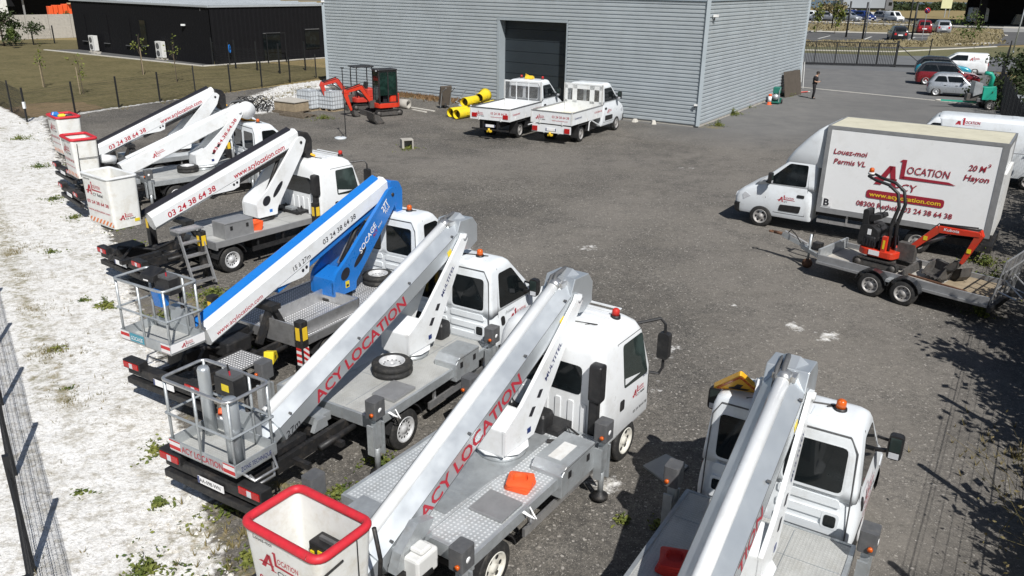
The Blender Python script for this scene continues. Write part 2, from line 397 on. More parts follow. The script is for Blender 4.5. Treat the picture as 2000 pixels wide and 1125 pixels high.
class Shell:
    """a body as a stack of rounded outlines: levels (z, x_rear, x_front, half_width, corner radius)"""
    def __init__(s, lv, xc=None): s.lv = lv
    def at(s, z):
        L = s.lv
        for a, b in zip(L, L[1:]):
            if z <= b[0] + 1e-9:
                t = max(0, (z - a[0]) / (b[0] - a[0])); return [a[i] + (b[i] - a[i]) * t for i in range(5)]
        return list(L[-1])
    def mesh(s, b, n=4):
        b.sm = True
        b.rings([[(x, y, z) for x, y in rrect(xr, xf, -hw, hw, rc, n)] for z, xr, xf, hw, rc in s.lv]); b.sm = False
    def pt(s, face, u, z, off):
        _, xr, xf, hw, rc = s.at(z)
        if face == 'rear': return (xr - off, u, z)
        if face == 'front': return (xf + off, u, z)
        return (u, (-hw - off) if face == 'R' else (hw + off), z)
    def panel(s, b, face, pts, off=.006, thick=.02):
        """a thin plate following the body, its outline in (along, z)"""
        b.rings([[s.pt(face, u, z, o) for u, z in pts] for o in (off - thick, off)])
def outline(s, b, face, pts, w=.012, off=.004):
    k = len(pts)
    for i in range(k):
        a = Vector(s.pt(face, *pts[i], off)); c = Vector(s.pt(face, *pts[(i + 1) % k], off)); b.tube([a, c], w / 2, 4, False)
def smooth_by_angle(o, a=40):
    for p in o.data.polygons: p.use_smooth = True
    md = o.modifiers.new('w', 'EDGE_SPLIT'); md.split_angle = R(a); return o
# ------------------------------------------------------------------ ground
def groundmat(name, kind):
    m, t, p = _new(name)
    co = _n(t, 'ShaderNodeTexCoord').outputs['Object']
    def att(n): a = _n(t, 'ShaderNodeAttribute'); a.attribute_name = n; return a.outputs['Fac']
    ch, wd, sm, dm = att('chalk'), att('weed'), att('smooth'), att('damp')
    big = _noise(t, co, .22, 4, .6); mid = _noise(t, co, 1.4, 5, .65); fine = _noise(t, co, 14, 4, .7); ff = _noise(t, co, 55, 3, .7)
    # crushed-stone yard
    c = _mix(t, _ramp(t, big, .38, .62), (.092, .090, .087), (.174, .167, .157))
    c = _mix(t, _ramp(t, mid, .35, .65, 0, .55), c, (.088, .083, .077))
    gr = _mix(t, _ramp(t, _noise(t, co, 7.5, 6, .8), .36, .64), [.62] * 3, [1.34, 1.32, 1.28])
    c = _mix(t, _math(t, 'MULTIPLY', _math(t, 'SUBTRACT', 1.0, sm), .85), c, gr, 'MULTIPLY')
    v = _n(t, 'ShaderNodeTexVoronoi'); v.inputs['Scale'].default_value = 30; t.links.new(co, v.inputs['Vector'])
    sc = _n(t, 'ShaderNodeSeparateColor'); t.links.new(v.outputs['Color'], sc.inputs[0])
    v2 = _n(t, 'ShaderNodeTexVoronoi'); v2.inputs['Scale'].default_value = 85; t.links.new(co, v2.inputs['Vector'])
    s2 = _n(t, 'ShaderNodeSeparateColor'); t.links.new(v2.outputs['Color'], s2.inputs[0])
    rough_on = _math(t, 'SUBTRACT', 1.0, sm)
    st = _mix(t, _ramp(t, sc.outputs[0], .0, 1.0), [.66] * 3, [1.34, 1.32, 1.27])
    c1 = _mix(t, _math(t, 'MULTIPLY', rough_on, .75), c, st, 'MULTIPLY')
    st2 = _mix(t, _ramp(t, s2.outputs[1], 0, 1), [.6] * 3, [1.42, 1.38, 1.32])
    c1 = _mix(t, _math(t, 'MULTIPLY', rough_on, .7), c1, st2, 'MULTIPLY')
    pale = _math(t, 'MULTIPLY', _ramp(t, sc.outputs[1], .978, .985), rough_on)
    c1 = _mix(t, pale, c1, (.34, .32, .29))
    c1 = _mix(t, _math(t, 'MULTIPLY', _ramp(t, s2.outputs[0], .95, .97), rough_on), c1, (.32, .30, .27))
    # dusty brown wear and fine grass tint
    c1 = _mix(t, _ramp(t, _noise(t, co, .5, 6, .7), .47, .66, 0, .4), c1, (.185, .170, .145))
    c1 = _mix(t, _math(t, 'MULTIPLY', _math(t, 'MULTIPLY', dm, _ramp(t, mid, .3, .58)), .62), c1, (.24, .222, .198))
    c1 = _mix(t, _ramp(t, _noise(t, co, 1.1, 7, .75), .60, .72, 0, .3), c1, (.04, .038, .036))
    # smoother, greyer apron
    ap = _mix(t, _ramp(t, _noise(t, co, .7, 6, .7), .35, .65), (.155, .157, .158), (.21, .21, .205))
    ap = _mix(t, _math(t, 'MULTIPLY', ff, .3), ap, (.07, .07, .07))
    c1 = _mix(t, _math(t, 'MULTIPLY', sm, .9), c1, ap)
    # chalk
    cc = _mix(t, _ramp(t, mid, .3, .7), (.84, .84, .825), (.73, .725, .70))
    cc = _mix(t, _ramp(t, fine, .50, .72, 0, .7), cc, (.33, .30, .25))
    cc = _mix(t, _ramp(t, _noise(t, co, 4.5, 6, .75), .49, .64, 0, .6), cc, (.27, .235, .16))
    cc = _mix(t, _ramp(t, _noise(t, co, 34, 3, .7), .56, .70, 0, .6), cc, (.2, .185, .16))
    edge = _math(t, 'ADD', ch, _math(t, 'MULTIPLY', _math(t, 'SUBTRACT', _noise(t, co, 2.6, 7, .75), .5), 1.25))
    f = _ramp(t, edge, .44, .58)
    c2 = _mix(t, f, c1, cc)
    # weeds and dead grass
    we = _math(t, 'ADD', wd, _math(t, 'MULTIPLY', _math(t, 'SUBTRACT', _noise(t, co, 4.2, 7, .8), .5), 1.5))
    wc = _mix(t, _ramp(t, _noise(t, co, 9, 4, .7), .35, .65), (.30, .235, .125), (.13, .13, .05))
    wf = _ramp(t, we, .48, .72, 0, .85)
    c3 = _mix(t, wf, c2, wc)
    t.links.new(c3, p.inputs['Base Color']); p.inputs['Roughness'].default_value = .95; p.inputs['Specular IOR Level'].default_value = .2
    h = _math(t, 'ADD', _math(t, 'MULTIPLY', fine, .5), _math(t, 'MULTIPLY', s2.outputs[2], .35))
    h = _math(t, 'ADD', h, _math(t, 'MULTIPLY', _noise(t, co, 5, 5, .7), _math(t, 'MULTIPLY', ch, 3.2)))
    b = _n(t, 'ShaderNodeBump'); b.inputs['Strength'].default_value = .55; b.inputs['Distance'].default_value = .03
    t.links.new(h, b.inputs['Height']); t.links.new(b.outputs[0], p.inputs['Normal'])
    return m
def fieldmat(name, a, b, c, sc=.3, bump=.4):
    m, t, p = _new(name)
    co = _n(t, 'ShaderNodeTexCoord').outputs['Object']
    k = _mix(t, _ramp(t, _noise(t, co, sc, 6, .65), .35, .65), a, b)
    k = _mix(t, _ramp(t, _noise(t, co, sc * 7, 6, .75), .45, .68, 0, .8), k, c)
    k = _mix(t, _math(t, 'MULTIPLY', _ramp(t, _noise(t, co, 12, 4, .8), .3, .7), .45), k, [q * .45 for q in b])
    t.links.new(k, p.inputs['Base Color']); p.inputs['Roughness'].default_value = .95; p.inputs['Specular IOR Level'].default_value = .15
    _bump(t, p, _noise(t, co, 9, 5, .8), bump, .08); return m
M['field'] = fieldmat('dry_field', (.36, .27, .14), (.26, .21, .10), (.20, .17, .08))
M['lawn'] = fieldmat('dry_lawn', (.17, .145, .07), (.098, .09, .04), (.25, .20, .115), .45)
M['strawf'] = fieldmat('dead_grass', (.30, .25, .155), (.22, .185, .105), (.14, .13, .06), .5)
M['verge'] = fieldmat('weedy_verge', (.10, .11, .045), (.17, .155, .08), (.25, .24, .17), .6)
M['road'] = mat('grey_asphalt', (.145, .15, .155), .9, 0, .12, .5, .15, 40, dirt=(.19, .185, .17), dirt_amt=.4, spec=.2)
M['lot'] = mat('dark_asphalt', (.10, .10, .10), .9, 0, .12, .3, .15, 30, dirt=(.16, .155, .14), dirt_amt=.5, spec=.2)
M['palegr'] = mat('pale_dusty_ground', (.60, .585, .54), .95, 0, .12, .2, dirt=(.3, .27, .2), spec=.1)
M['paint'] = mat('road_paint', (.55, .55, .52), .8, 0, .1, 1, dirt=(.2, .2, .19), dirt_amt=.5)
M['hill'] = fieldmat('haze_tinted_hills', (.10, .15, .19), (.13, .17, .20), (.05, .09, .12), .05, .1)  # distance haze is put into the colour as a blue-green grey

b = mb('field'); b.quad((-4000, -300, -.02), (4000, -300, -.02), (4000, 4500, -.02), (-4000, 4500, -.02)); struct(b.build('ground'))

# --- yard and chalk bank: one relief sheet, 22 cm grid
def dseg(P, A, B):
    A = np.array(A); B = np.array(B); d = B - A; t = np.clip(((P - A) @ d) / (d @ d), 0, 1); q = A + t[..., None] * d
    return np.linalg.norm(P - q, axis=-1), np.sign(d[0] * (P[..., 1] - A[1]) - d[1] * (P[..., 0] - A[0]))
def dline(P, pts):
    D = np.full(P.shape[:-1], 1e9); S = np.zeros(P.shape[:-1])
    for a, b_ in zip(pts, pts[1:]):
        d, s = dseg(P, a, b_); k = d < D; D[k] = d[k]; S[k] = s[k]
    return D * S                      # positive on the left of the line's direction
def inpoly(P, poly):
    x, y = P[..., 0], P[..., 1]; r = np.zeros(x.shape, bool); n = len(poly)
    for i in range(n):
        x0, y0 = poly[i]; x1, y1 = poly[(i + 1) % n]
        k = ((y0 > y) != (y1 > y)) & (x < (x1 - x0) * (y - y0) / (y1 - y0 + 1e-12) + x0); r ^= k
    return r
CHALK_EDGE = [(-2.2, 3), (-3.35, 7.6), (-4.55, 10.2), (-6.5, 13.6), (-8.6, 17.0), (-10.6, 20.6), (-13.2, 24.5), (-16.6, 29.5), (-19.6, 34.0), (-24.2, 41.6)]
YARD = [(-20, 3), (8, 3), (14, 14), (38.5, 62), (44, 76), (30, 84), (25, 78), (-13.4, 63.5), (-25.6, 42.3), (-30, 47), (-37, 41)]
G0 = .22
gx, gy = np.meshgrid(np.arange(-37, 45, G0), np.arange(3, 84, G0))
PP = np.stack([gx, gy], -1)
dch = dline(PP, CHALK_EDGE)
chalk = np.clip(.5 + dch / 1.0, 0, 1)
# chalky haul strip along the back fence by the grey building
dbk, _ = dseg(PP, (-15.3, 46.5), (-14.6, 61)); wbk = np.clip(1.35 - dbk / 2.1, 0, .62)
chalk = np.maximum(chalk, wbk)
dfn, _ = dseg(PP, (-25.1, 41.6), (-14.6, 63.9)); chalk = np.maximum(chalk, np.clip(.75 - dfn / .9, 0, .6))
for (x, y, r, a) in [(6.27, 16.4, .35, .62), (6.8, 15.9, .4, .6), (7.1, 32.6, .5, .5), (2.2, 21.9, .5, .5), (3.0, 15.2, 1.3, .40), (2.4, 13.4, .8, .42), (1.4, 10.3, .35, .6), (5.2, 17.6, .8, .35), (8.5, 27, 1.0, .3)]:
    chalk = np.maximum(chalk, a * np.exp(-((gx - x) ** 2 + (gy - y) ** 2) / r ** 2 / 1.5))
weed = np.zeros_like(gx)
FL0, FL1 = (-5.0, 6.8), (-28.2, 40.3)
dle, sle = dseg(PP, FL0, FL1)
strip = np.exp(-((dle * sle + .75) / .62) ** 2) * np.clip((gy - 11) / 1.5, 0, 1)
weed = np.maximum(weed, strip * .60)
weed = np.maximum(weed, .46 * np.exp(-(np.abs(dch + .1) / .7) ** 2) * (gy < 40))
for (x, y, r, a) in [(-7.2, 17.4, .9, .75), (-6.5, 16.2, .8, .7), (-3.2, 9.9, 1.0, .66), (-4.1, 8.9, .9, .62), (-3.0, 8.0, .9, .66), (-5.2, 12.4, .6, .5), (-8.2, 15.2, .5, .5), (-11.3, 20.4, .7, .55), (-16.0, 28.6, 1.2, .5), (-16, 52, 2.2, .42), (-15, 57, 2, .36), (-9.3, 16.9, .3, .7), (-4.7, 36, .9, .55), (10.5, 43, 1.1, .65), (13, 48.3, 1.0, .7), (15, 52, 1.0, .6), (-9.5, 19.8, .9, .5), (-20, 35, 1.5, .4), (-12.5, 22.5, .8, .5), (-14.0, 45, 1.6, .45), (-25.5, 38.5, 2.2, .62), (-23.5, 36, 1.5, .5), (-27.5, 41, 1.5, .6), (-17, 30, .9, .5), (-15.5, 27.6, .8, .45), (-13.2, 25.2, .7, .5)] + [(-13.13 + .833 * s_ + -.553 * .6, 57.9 - .553 * s_ - .833 * .6, .75, .75) for s_ in range(4, 15)]:
    weed = np.maximum(weed, a * np.exp(-((gx - x) ** 2 + (gy - y) ** 2) / r ** 2))
dks = dline(PP, [(20.6, 61.9), (24.79, 58.2), (29.1, 54.5), (31, 52.8)])
dksm = dline(PP, [(9.5, 42.0), (12, 40), (20, 40), (32, 47)])
smooth = np.clip(.5 + dksm / 9, 0, .75); smooth = np.where(dks > 0, 1.0, smooth)
dust = np.zeros_like(gx)
for pts in ([(24, 60), (17, 50), (11, 38), (5, 28), (1, 22), (-3, 19)], [(24, 60), (16, 47), (9, 33), (6, 22), (6.5, 14), (5, 9)], [(10, 36), (3, 33), (-4, 33), (-9, 34)], [(13, 40), (7, 30), (7.5, 20), (9, 13)]):
    P2 = np.array(pts, float); 
    for off in (-.85, .85):
        L = [(x + off * .8, y + off * .45) for x, y in pts]; d_ = np.abs(dline(PP, L)); dust = np.maximum(dust, .8 * np.exp(-(d_ / .42) ** 2))
    d_ = np.abs(dline(PP, pts)); dust = np.maximum(dust, .75 * np.exp(-(d_ / 2.3) ** 2))
gz = .02 + np.zeros_like(gx)
gz += .10 * np.clip(chalk - .35, 0, 1) * (chalk > .3) * np.clip(dch / 2, 0, 1.5)
rng = np.random.RandomState(3)
def vnoise(x, y, s):
    """value noise on a lattice of s metres"""
    T = np.random.RandomState(int(s * 1000)).rand(400, 400); u = x / s + 150; v = y / s + 7; i = np.floor(u).astype(int) % 399; j = np.floor(v).astype(int) % 399
    fu = u - np.floor(u); fv = v - np.floor(v); fu = fu * fu * (3 - 2 * fu); fv = fv * fv * (3 - 2 * fv)
    return (T[i, j] * (1 - fu) * (1 - fv) + T[i + 1, j] * fu * (1 - fv) + T[i, j + 1] * (1 - fu) * fv + T[i + 1, j + 1] * fu * fv) - .5
gz += (vnoise(gx, gy, .5) * .03 + vnoise(gx, gy, 1.7) * .04 + rng.rand(*gx.shape) * .02) * (chalk * .8 + .15) * (1 - smooth * .9)
ny, nx = gx.shape; keep = inpoly(PP, YARD)
idx = np.arange(nx * ny).reshape(ny, nx)
q = keep[:-1, :-1] & keep[1:, :-1] & keep[:-1, 1:] & keep[1:, 1:]
fa = np.stack([idx[:-1, :-1][q], idx[:-1, 1:][q], idx[1:, 1:][q], idx[1:, :-1][q]], -1)
used = np.unique(fa); rm = -np.ones(nx * ny, int); rm[used] = np.arange(len(used)); fa = rm[fa]
vs = np.stack([gx.ravel()[used], gy.ravel()[used], gz.ravel()[used]], -1)
me = bpy.data.meshes.new('gravel_yard'); me.from_pydata(vs.tolist(), [], fa.tolist()); me.materials.append(groundmat('yard_ground', 0))
me.polygons.foreach_set('use_smooth', [True] * len(me.polygons))
for nm, arr in (('chalk', chalk), ('weed', weed), ('smooth', smooth), ('damp', dust)):
    a = me.attributes.new(nm, 'FLOAT', 'POINT'); a.data.foreach_set('value', arr.ravel()[used].astype(np.float32))
o = bpy.data.objects.new('gravel_yard', me); COL.objects.link(o); struct(o)

def flat(name, pts, z, m, th=None):
    b = mb(m); b.poly([(p[0], p[1], z) for p in pts]); return struct(b.build(name))
def pflat(name, px, z, m): return flat(name, [at(x, y) for x, y in px], z, m)
# lawn left of the back fence; outside bank; road strip and parking to the right
flat('lawn', [(-25.2, 41.7), (-14.2, 64.3), (-15.5, 70), (-24, 75), (-48, 97), (-100, 97), (-70, 30), (-32, 30)], .012, 'lawn')
b = mb(fieldmat('worn_lawn_patch', (.27, .19, .115), (.21, .155, .09), (.15, .125, .06), .5))
b.poly([(-26.3 + 2.6 * math.cos(a * .35) * (1 + .2 * math.sin(a * 2.1)), 45.6 + 2.8 * math.sin(a * .35) * (1 + .15 * math.cos(a * 3.3)), .02) for a in range(18)]); struct(b.build('bare_earth_patch'))
flat('outer_bank', [(-5.05, 6.4), (-4.0, 3), (-16, 3), (-60, 42), (-31, 48)], .004, 'verge')
flat('outer_verge', [(6.0, 6.6), (12.3, 15.8), (40, 66), (70, 66), (30, 6)], .006, 'verge')
pflat('yard_apron_strip', [(1500, 131), (1830, 143), (1905, 160), (1905, 119), (1500, 103)], .024, 'road')
pflat('road', [(1480, 127), (1745, 131), (2060, 146), (2200, 150), (2200, 118), (2000, 113), (1745, 109), (1480, 101)], .030, 'road')
pflat('weedy_verge', [(1480, 101), (1745, 109), (2000, 113), (2200, 118), (2200, 96), (1960, 92), (1745, 95), (1480, 88)], .022, 'verge')
pflat('parking_lot', [(1480, 88), (1745, 95), (1870, 96), (1960, 89), (2050, 86), (2400, 90), (2400, 66), (1480, 58)], .018, 'lot')
pflat('dead_grass_island', [(1480, 92), (1600, 90), (1740, 92), (1818, 93), (1905, 91), (1925, 83), (1900, 60), (1862, 60), (1838, 74), (1822, 85), (1745, 86), (1480, 80)], .034, 'strawf')
pflat('dead_grass_strip', [(1480, 58), (1860, 67), (1960, 66), (1958, 54), (1480, 40)], .036, 'strawf')
pflat('upper_parking', [(1480, 44), (1965, 57), (2300, 60), (2300, 45), (1800, 37), (1480, 36)], .040, 'lot')
pflat('pale_ground', [(1480, 37), (1700, 41), (1770, 36), (1690, 21), (1480, 26)], .044, 'palegr')
pflat('side_road', [(1956, 63), (2200, 66), (2200, 50), (1962, 50)], .046, mat('pale_road', (.26, .26, .25), .9, 0, .1, .2))
# kerbs and bay lines
def kerb(name, a, b_, h=.12, wd=.3, m='kerb'):
    b = mb(m); b.bar((a[0], a[1], h / 2), (b_[0], b_[1], h / 2), wd, h); return struct(b.build(name))
kerb('entrance_kerb', at(1563, 171), at(1905, 205), .05, .16)
kerb('parking_kerb', at(1480, 97), at(1745, 102)); kerb('parking_kerb', at(1745, 102), at(1945, 92), .12, .35)
kerb('parking_kerb', at(1480, 59), at(1862, 69), .15, .5); kerb('parking_kerb', at(1860, 88), at(1945, 85), .15, .5)
kerb('parking_kerb', at(1880, 58), at(1965, 70), .15, .5); kerb('road_kerb', at(1700, 47), at(2000, 56), .2, .6); kerb('road_kerb', at(1480, 41), at(1700, 46), .2, .6)
for a, b_ in [((1490, 82), (1500, 74)), ((1563, 72), (1576, 68)), ((1598, 76), (1622, 70)), ((1684, 79), (1702, 72)), ((1765, 82), (1787, 73)), ((1787, 74), (1842, 74)), ((1765, 83), (1826, 86)), ((1650, 62), (1660, 60)), ((1600, 60), (1612, 58)), ((1767, 63), (1777, 62))]:
    p, q = at(*a), at(*b_); b = mb('paint'); b.bar((p.x, p.y, .040), (q.x, q.y, .040), .25, .008); struct(b.build('bay_marking'))

# far land: low hills and the tree belt
def ridge(name, y, h0, h1, x0, x1, seed, m, depth=500):
    b = mb(m); n = 60; rs = []
    for k, (dy, f) in enumerate([(0, 0), (depth * .3, .6), (depth * .6, 1), (depth, .8)]):
        rs.append([(x0 + (x1 - x0) * i / n, y + dy, -1 + f * (h0 + (h1 - h0) * (mnoise.noise(Vector((i * .13 + seed, seed, .5))) * .5 + .5))) for i in range(n + 1)])
    b.sm = True; b.rings(rs, False, False); return struct(b.build(name))
ridge('hills', 286, 2.0, 4.5, -100, 420, 3.1, 'hill', 60)
ridge('far_hills', 900, 12, 30, -1500, 2600, 8.7, 'hill', 900)
def leaf_cloud(b, pts, size, flatn=.0):
    for p in pts:
        a = Vector((random.gauss(0, 1), random.gauss(0, 1), random.gauss(0, 1) * (1 - flatn))).normalized()
        c = a.cross(Vector((random.gauss(0, 1), random.gauss(0, 1), random.gauss(0, 1)))).normalized(); s = size * random.uniform(.6, 1.3); p = Vector(p)
        b.add([p + a * s, p + c * s * .55, p - a * s, p - c * s * .55], [(0, 1, 2, 3)])
b = mb('leafd')
for i in range(300):
    u = random.random(); p = at(1640, 20).lerp(at(2260, 20), u); p.y += random.uniform(-4, 14); hh = random.uniform(1.2, 2.6)
    leaf_cloud(b, [(p.x + random.gauss(0, 2.0), p.y + random.gauss(0, 2.0), hh * random.uniform(.0, 1)) for _ in range(40)], .5)
o = b.build('far_woodland'); tag(o, 'dark tree belt beyond the dry field at the horizon', 'woodland', kind='stuff')

# ------------------------------------------------------------------ buildings
def clad(b, A, B_, z0, z1, n, out, pitch=.2, depth=.045):
    """horizontal ribbed sheet between two plan points; out = outward normal"""
    prof = []; k = int(round((z1 - z0) / pitch)); z = z0
    for i in range(k):
        for dz, d in ((.0, 0), (.03, 0), (.05, depth), (.165, depth), (.185, 0)): prof.append((z0 + (z1 - z0) * (i + dz / .2) / k, d))
    prof.append((z1, 0))
    A = Vector((A[0], A[1], 0)); B_ = Vector((B_[0], B_[1], 0)); o = Vector((out[0], out[1], 0))
    b.rings([[p + o * d + Vector((0, 0, z)) for z, d in prof] for p in (A, B_)], False, False)
GA = Vector((-13.13, 57.9, 0)); GC = Vector((9.65, 42.78, 0)); fd = (GC - GA).normalized(); fo = Vector((fd.y, -fd.x, 0)); GL = (GC - GA).length
if fo.y > 0: fo = -fo
GE = at(1557, 176); sd_ = (GE - GC).normalized(); so_ = Vector((sd_.y, -sd_.x, 0)); GSL = (GE - GC).length
gb = thing('metal_warehouse', 'grey warehouse with horizontally ribbed metal walls and a tall dark door', 'building', GC)
def G_(s, dz=0, off=0): p = GA + fd * s + fo * off - GC; return Vector((p.x, p.y, dz))
S0, S1, HD, HT = 14.64, 19.2, 5.1, 6.30
b = mb('clad')
clad(b, G_(0), G_(S0 - .18), .12, HD, 0, fo); clad(b, G_(S1 + .1), G_(GL), .12, HD, 0, fo); clad(b, G_(0), G_(GL), HD, HT, 0, fo)
b.build('front_cladding', None, gb)
b = mb('clad'); clad(b, Vector((0, 0, 0)), GE - GC, .12, HT, 0, so_); b.build('side_cladding', None, gb)
GF = GE - sd_.cross(Vector((0, 0, 1))) * 27; 
for p in (Vector((0, 0, 0)), GA - GC, GE - GC):
    b = mb('cladt'); b.box(p.x - .10, p.x + .10, p.y - .10, p.y + .10, .1, HT + .35); b.build('corner_trim', None, gb)
b = mb('cladt')
for a, c, o1 in ((G_(0), G_(GL), fo), (Vector((0, 0, 0)), GE - GC, so_)):
    b.bar(Vector((a.x, a.y, HT + .3)) + o1 * .03, Vector((c.x, c.y, HT + .3)) + o1 * .03, .16, .56)
b.build('fascia', None, gb)
b = mb('roofm'); k = GE - GC; back = GA - GC + k
b.poly([(0, 0, HT + .4), (k.x, k.y, HT + .4), (back.x, back.y, HT + .4), ((GA - GC).x, (GA - GC).y, HT + .4)]); b.build('roof', None, gb)
b = mb('conc'); b.bar(G_(0, .05, -.06), G_(GL, .05, -.06), .1, .14); b.bar((0, 0, .05) , (k.x, k.y, .05), .06, .14); b.build('plinth', None, gb)
b = mb('cladt')
for s0, s1 in ((S0 - .18, S0), (S1, S1 + .1)): b.bar(G_(s0, HD / 2, .06), G_(s1, HD / 2, .06), .012, HD - .1)
b.bar(G_(S0 - .18, HD - .05, .07), G_(S1 + .1, HD - .05, .07), .012, .14)
for s in (S0, S1): b.bar(G_(s, HD / 2, .05), G_(s, HD / 2, -.62), .03, HD)
b.bar(G_(S0, HD, -.3), G_(S1, HD, -.3), .7, .03); b.build('door_reveal', None, gb)
for i in range(8):
    b = mb('doorg'); z0 = .04 + i * HD / 8; b.bar(G_(S0, z0 + HD / 16 - .01, -.55), G_(S1, z0 + HD / 16 - .01, -.55), .05, HD / 8 - .025); b.build('door_panel', None, gb)
b = mb('doorg'); b.bar(G_(S0, HD / 2, -.60), G_(S1, HD / 2, -.60), .03, HD); b.build('door_backing', None, gb)
for nm, pos, s in (('security_camera', Vector((.10, .12, 5.55)) + so_ * .15 + sd_ * .5, 1), ('security_camera', G_(GL - .15, 1.15, .14), .7), ('security_camera', G_(.05, 5.6, .1), .8)):
    b = mb('whited'); b.box(pos.x - .12 * s, pos.x + .16 * s, pos.y - .07 * s, pos.y + .07 * s, pos.z, pos.z + .12 * s); b.mat(M['black']); b.box(pos.x - .05, pos.x, pos.y - .03, pos.y + .03, pos.z - .16 * s, pos.z); b.build(nm, None, gb)
b = mb('white'); p = G_(6.2, 1.35, .05); b.bar(p, p + fd * .28, .03, .42); b.build('notice_plate', None, gb)

# black office block behind the lawn
BA, BC, BD = Vector((-44.4, 84.66, 0)), Vector((-25.75, 71.07, 0)), Vector((-18.32, 80.32, 0)); BH = 4.85
bb = thing('black_office', 'low black metal clad building with pale roof behind the lawn', 'building', BC)
r1, r2 = BA - BC, BD - BC; r2 = r2.normalized() * 16; BHs = 4.72
b = mb('bclad')
def rib_wall(b, a, c, h):
    d = (c - a).normalized(); o_ = Vector((d.y, -d.x, 0)); o_ = -o_ if o_.y > 0 else o_; n = int((c - a).length / .45); pr = []
    for i in range(n):
        for t, e in ((0, 0), (.18, 0), (.22, .012), (.40, .012), (.45, 0)): pr.append(a + d * min((c - a).length, (i * .45 + t)) + o_ * e)
    b.rings([[Vector((p.x, p.y, z)) for p in pr] for z in (.08, h)], False, False)
rib_wall(b, r1, Vector((0, 0, 0)), BHs); rib_wall(b, Vector((0, 0, 0)), r2, BHs); b.bar((r1.x, r1.y, .04), (0, 0, .04), .08, .1)
b.poly([(r1.x, r1.y, .1), (r1.x, r1.y, BHs), ((r1 + r2).x, (r1 + r2).y, BHs), ((r1 + r2).x, (r1 + r2).y, .1)])
b.build('wall', None, bb)
b = mb('roofm'); c4 = r1 + r2
b.poly([(0, 0, BHs + .02), (r2.x, r2.y, BHs + .02), (c4.x, c4.y, BHs + .22), (r1.x, r1.y, BHs + .22)])
for i in range(9):
    p = r1 * (i / 8); q = p + r2; b.bar((p.x, p.y, BHs + .1 + .1 * i / 8), (q.x, q.y, BHs + .1 + .1 * i / 8), .12, .08)
b.bar((r1.x, r1.y, BHs + .06), (0, 0, BHs + .06), .25, .16); b.bar((0, 0, BHs + .06), (r2.x, r2.y, BHs + .06), .25, .16); b.build('roof', None, bb)
dn = -r1.normalized(); on = Vector((dn.y, -dn.x, 0)); on = -on if on.y > 0 else on; L1 = r1.length
for s, w_, z0, z1 in ((1.5, .8, 1.0, 3.5), (5.6, .9, 1.0, 3.6), (9.5, .9, 1.0, 3.4), (12.2, .9, 1.1, 3.3)):
    b = mb('bclad' if s != 12.2 else 'glass'); p = r1 + dn * s + on * .05; b.bar(p + Vector((0, 0, (z0 + z1) / 2)), p + dn * w_ + Vector((0, 0, (z0 + z1) / 2)), .05, z1 - z0); o = b.build('window', None, bb)
    b = mb('dgrey'); b.bar(p + on * .06 + Vector((0, 0, z0 - .06)), p + dn * w_ + on * .06 + Vector((0, 0, z0 - .06)), .16, .06); b.build('sill', None, o)
dr_ = r2.normalized(); orr = Vector((dr_.y, -dr_.x, 0)); orr = -orr if orr.y > 0 else orr
for s, w_, z0, z1 in ((5.0, 1.8, .1, 2.4), (9.6, 1.6, .9, 2.6)):
    b = mb('glass'); p = dr_ * s + orr * .05; b.bar(p + Vector((0, 0, (z0 + z1) / 2)), p + dr_ * w_ + Vector((0, 0, (z0 + z1) / 2)), .05, z1 - z0); o = b.build('window', None, bb)
    b = mb('dgrey'); b.bar(p + orr * .06 + Vector((0, 0, z1 + .05)), p + dr_ * w_ + orr * .06 + Vector((0, 0, z1 + .05)), .1, .08); b.build('frame', None, o)
b = mb('white'); p = r1 + dn * 19.3 + on * .15 + Vector((0, 0, 3.1)); b.box(p.x - .18, p.x + .18, p.y - .1, p.y + .1, p.z, p.z + .14); b.build('wall_lamp', None, bb)
flat('office_pavement', [tuple((BC + r1 + on * .0)[:2]), tuple((BC + r1 + on * 2.6 - dn * 1.5)[:2]), tuple((BC + on * 1.2)[:2]), tuple((BC + r2 + orr * .9)[:2]), tuple((BC + r2)[:2]), tuple(BC[:2])], .03, 'lot')
kerb('pavement_edge', BC + r1 + on * 2.6 - dn * 1.5, BC + on * 1.2, .08, .25); kerb('pavement_edge', BC + on * 1.2, BC + r2 + orr * .9, .08, .3)
for i, (px, py) in enumerate(((188, 103), (346, 115))):
    p = at(px, py); ang = math.degrees(math.atan2(dn.y, dn.x))
    t = thing('heat_pump', ('white outdoor heat pump at the left end of the black building', 'white outdoor heat pump near the middle corner of the black building')[i], 'heat pump', p + on * (.1 if i == 0 else 1.5), ang, 'heat pumps along the black building')
    b = mb('whited'); b.box(-.5, .5, -.2, .2, .22, 1.62); b.build('casing', None, t, .02)
    b = mb('dgrey')
    for z in (.58, 1.22): b.lathe((-.12, -.2, z), 'y', [(-.02, .26), (-.02, .20), (-.005, .19), (-.005, .001)], 16)
    b.build('fan_grille', None, t)
    b = mb('conc'); b.box(-.6, .6, -.3, .3, .03, .12); b.box(-.4, -.3, -.25, .25, .12, .22); b.box(.3, .4, -.25, .25, .12, .22); b.build('plinth', None, t)
    if i == 0:
        t = thing('concrete_block_pile', 'two small pale concrete blocks beside the left heat pump', 'blocks', p + on * .6 + dn * 1.6 + on * .3, ang); b = mb('conc'); b.box(-.5, .1, -.2, .2, 0.02, .25); b.build('block', None, t, .02); b = mb('conc'); b.box(.15, .6, -.15, .2, .02, .18); b.build('block', None, t, .02)

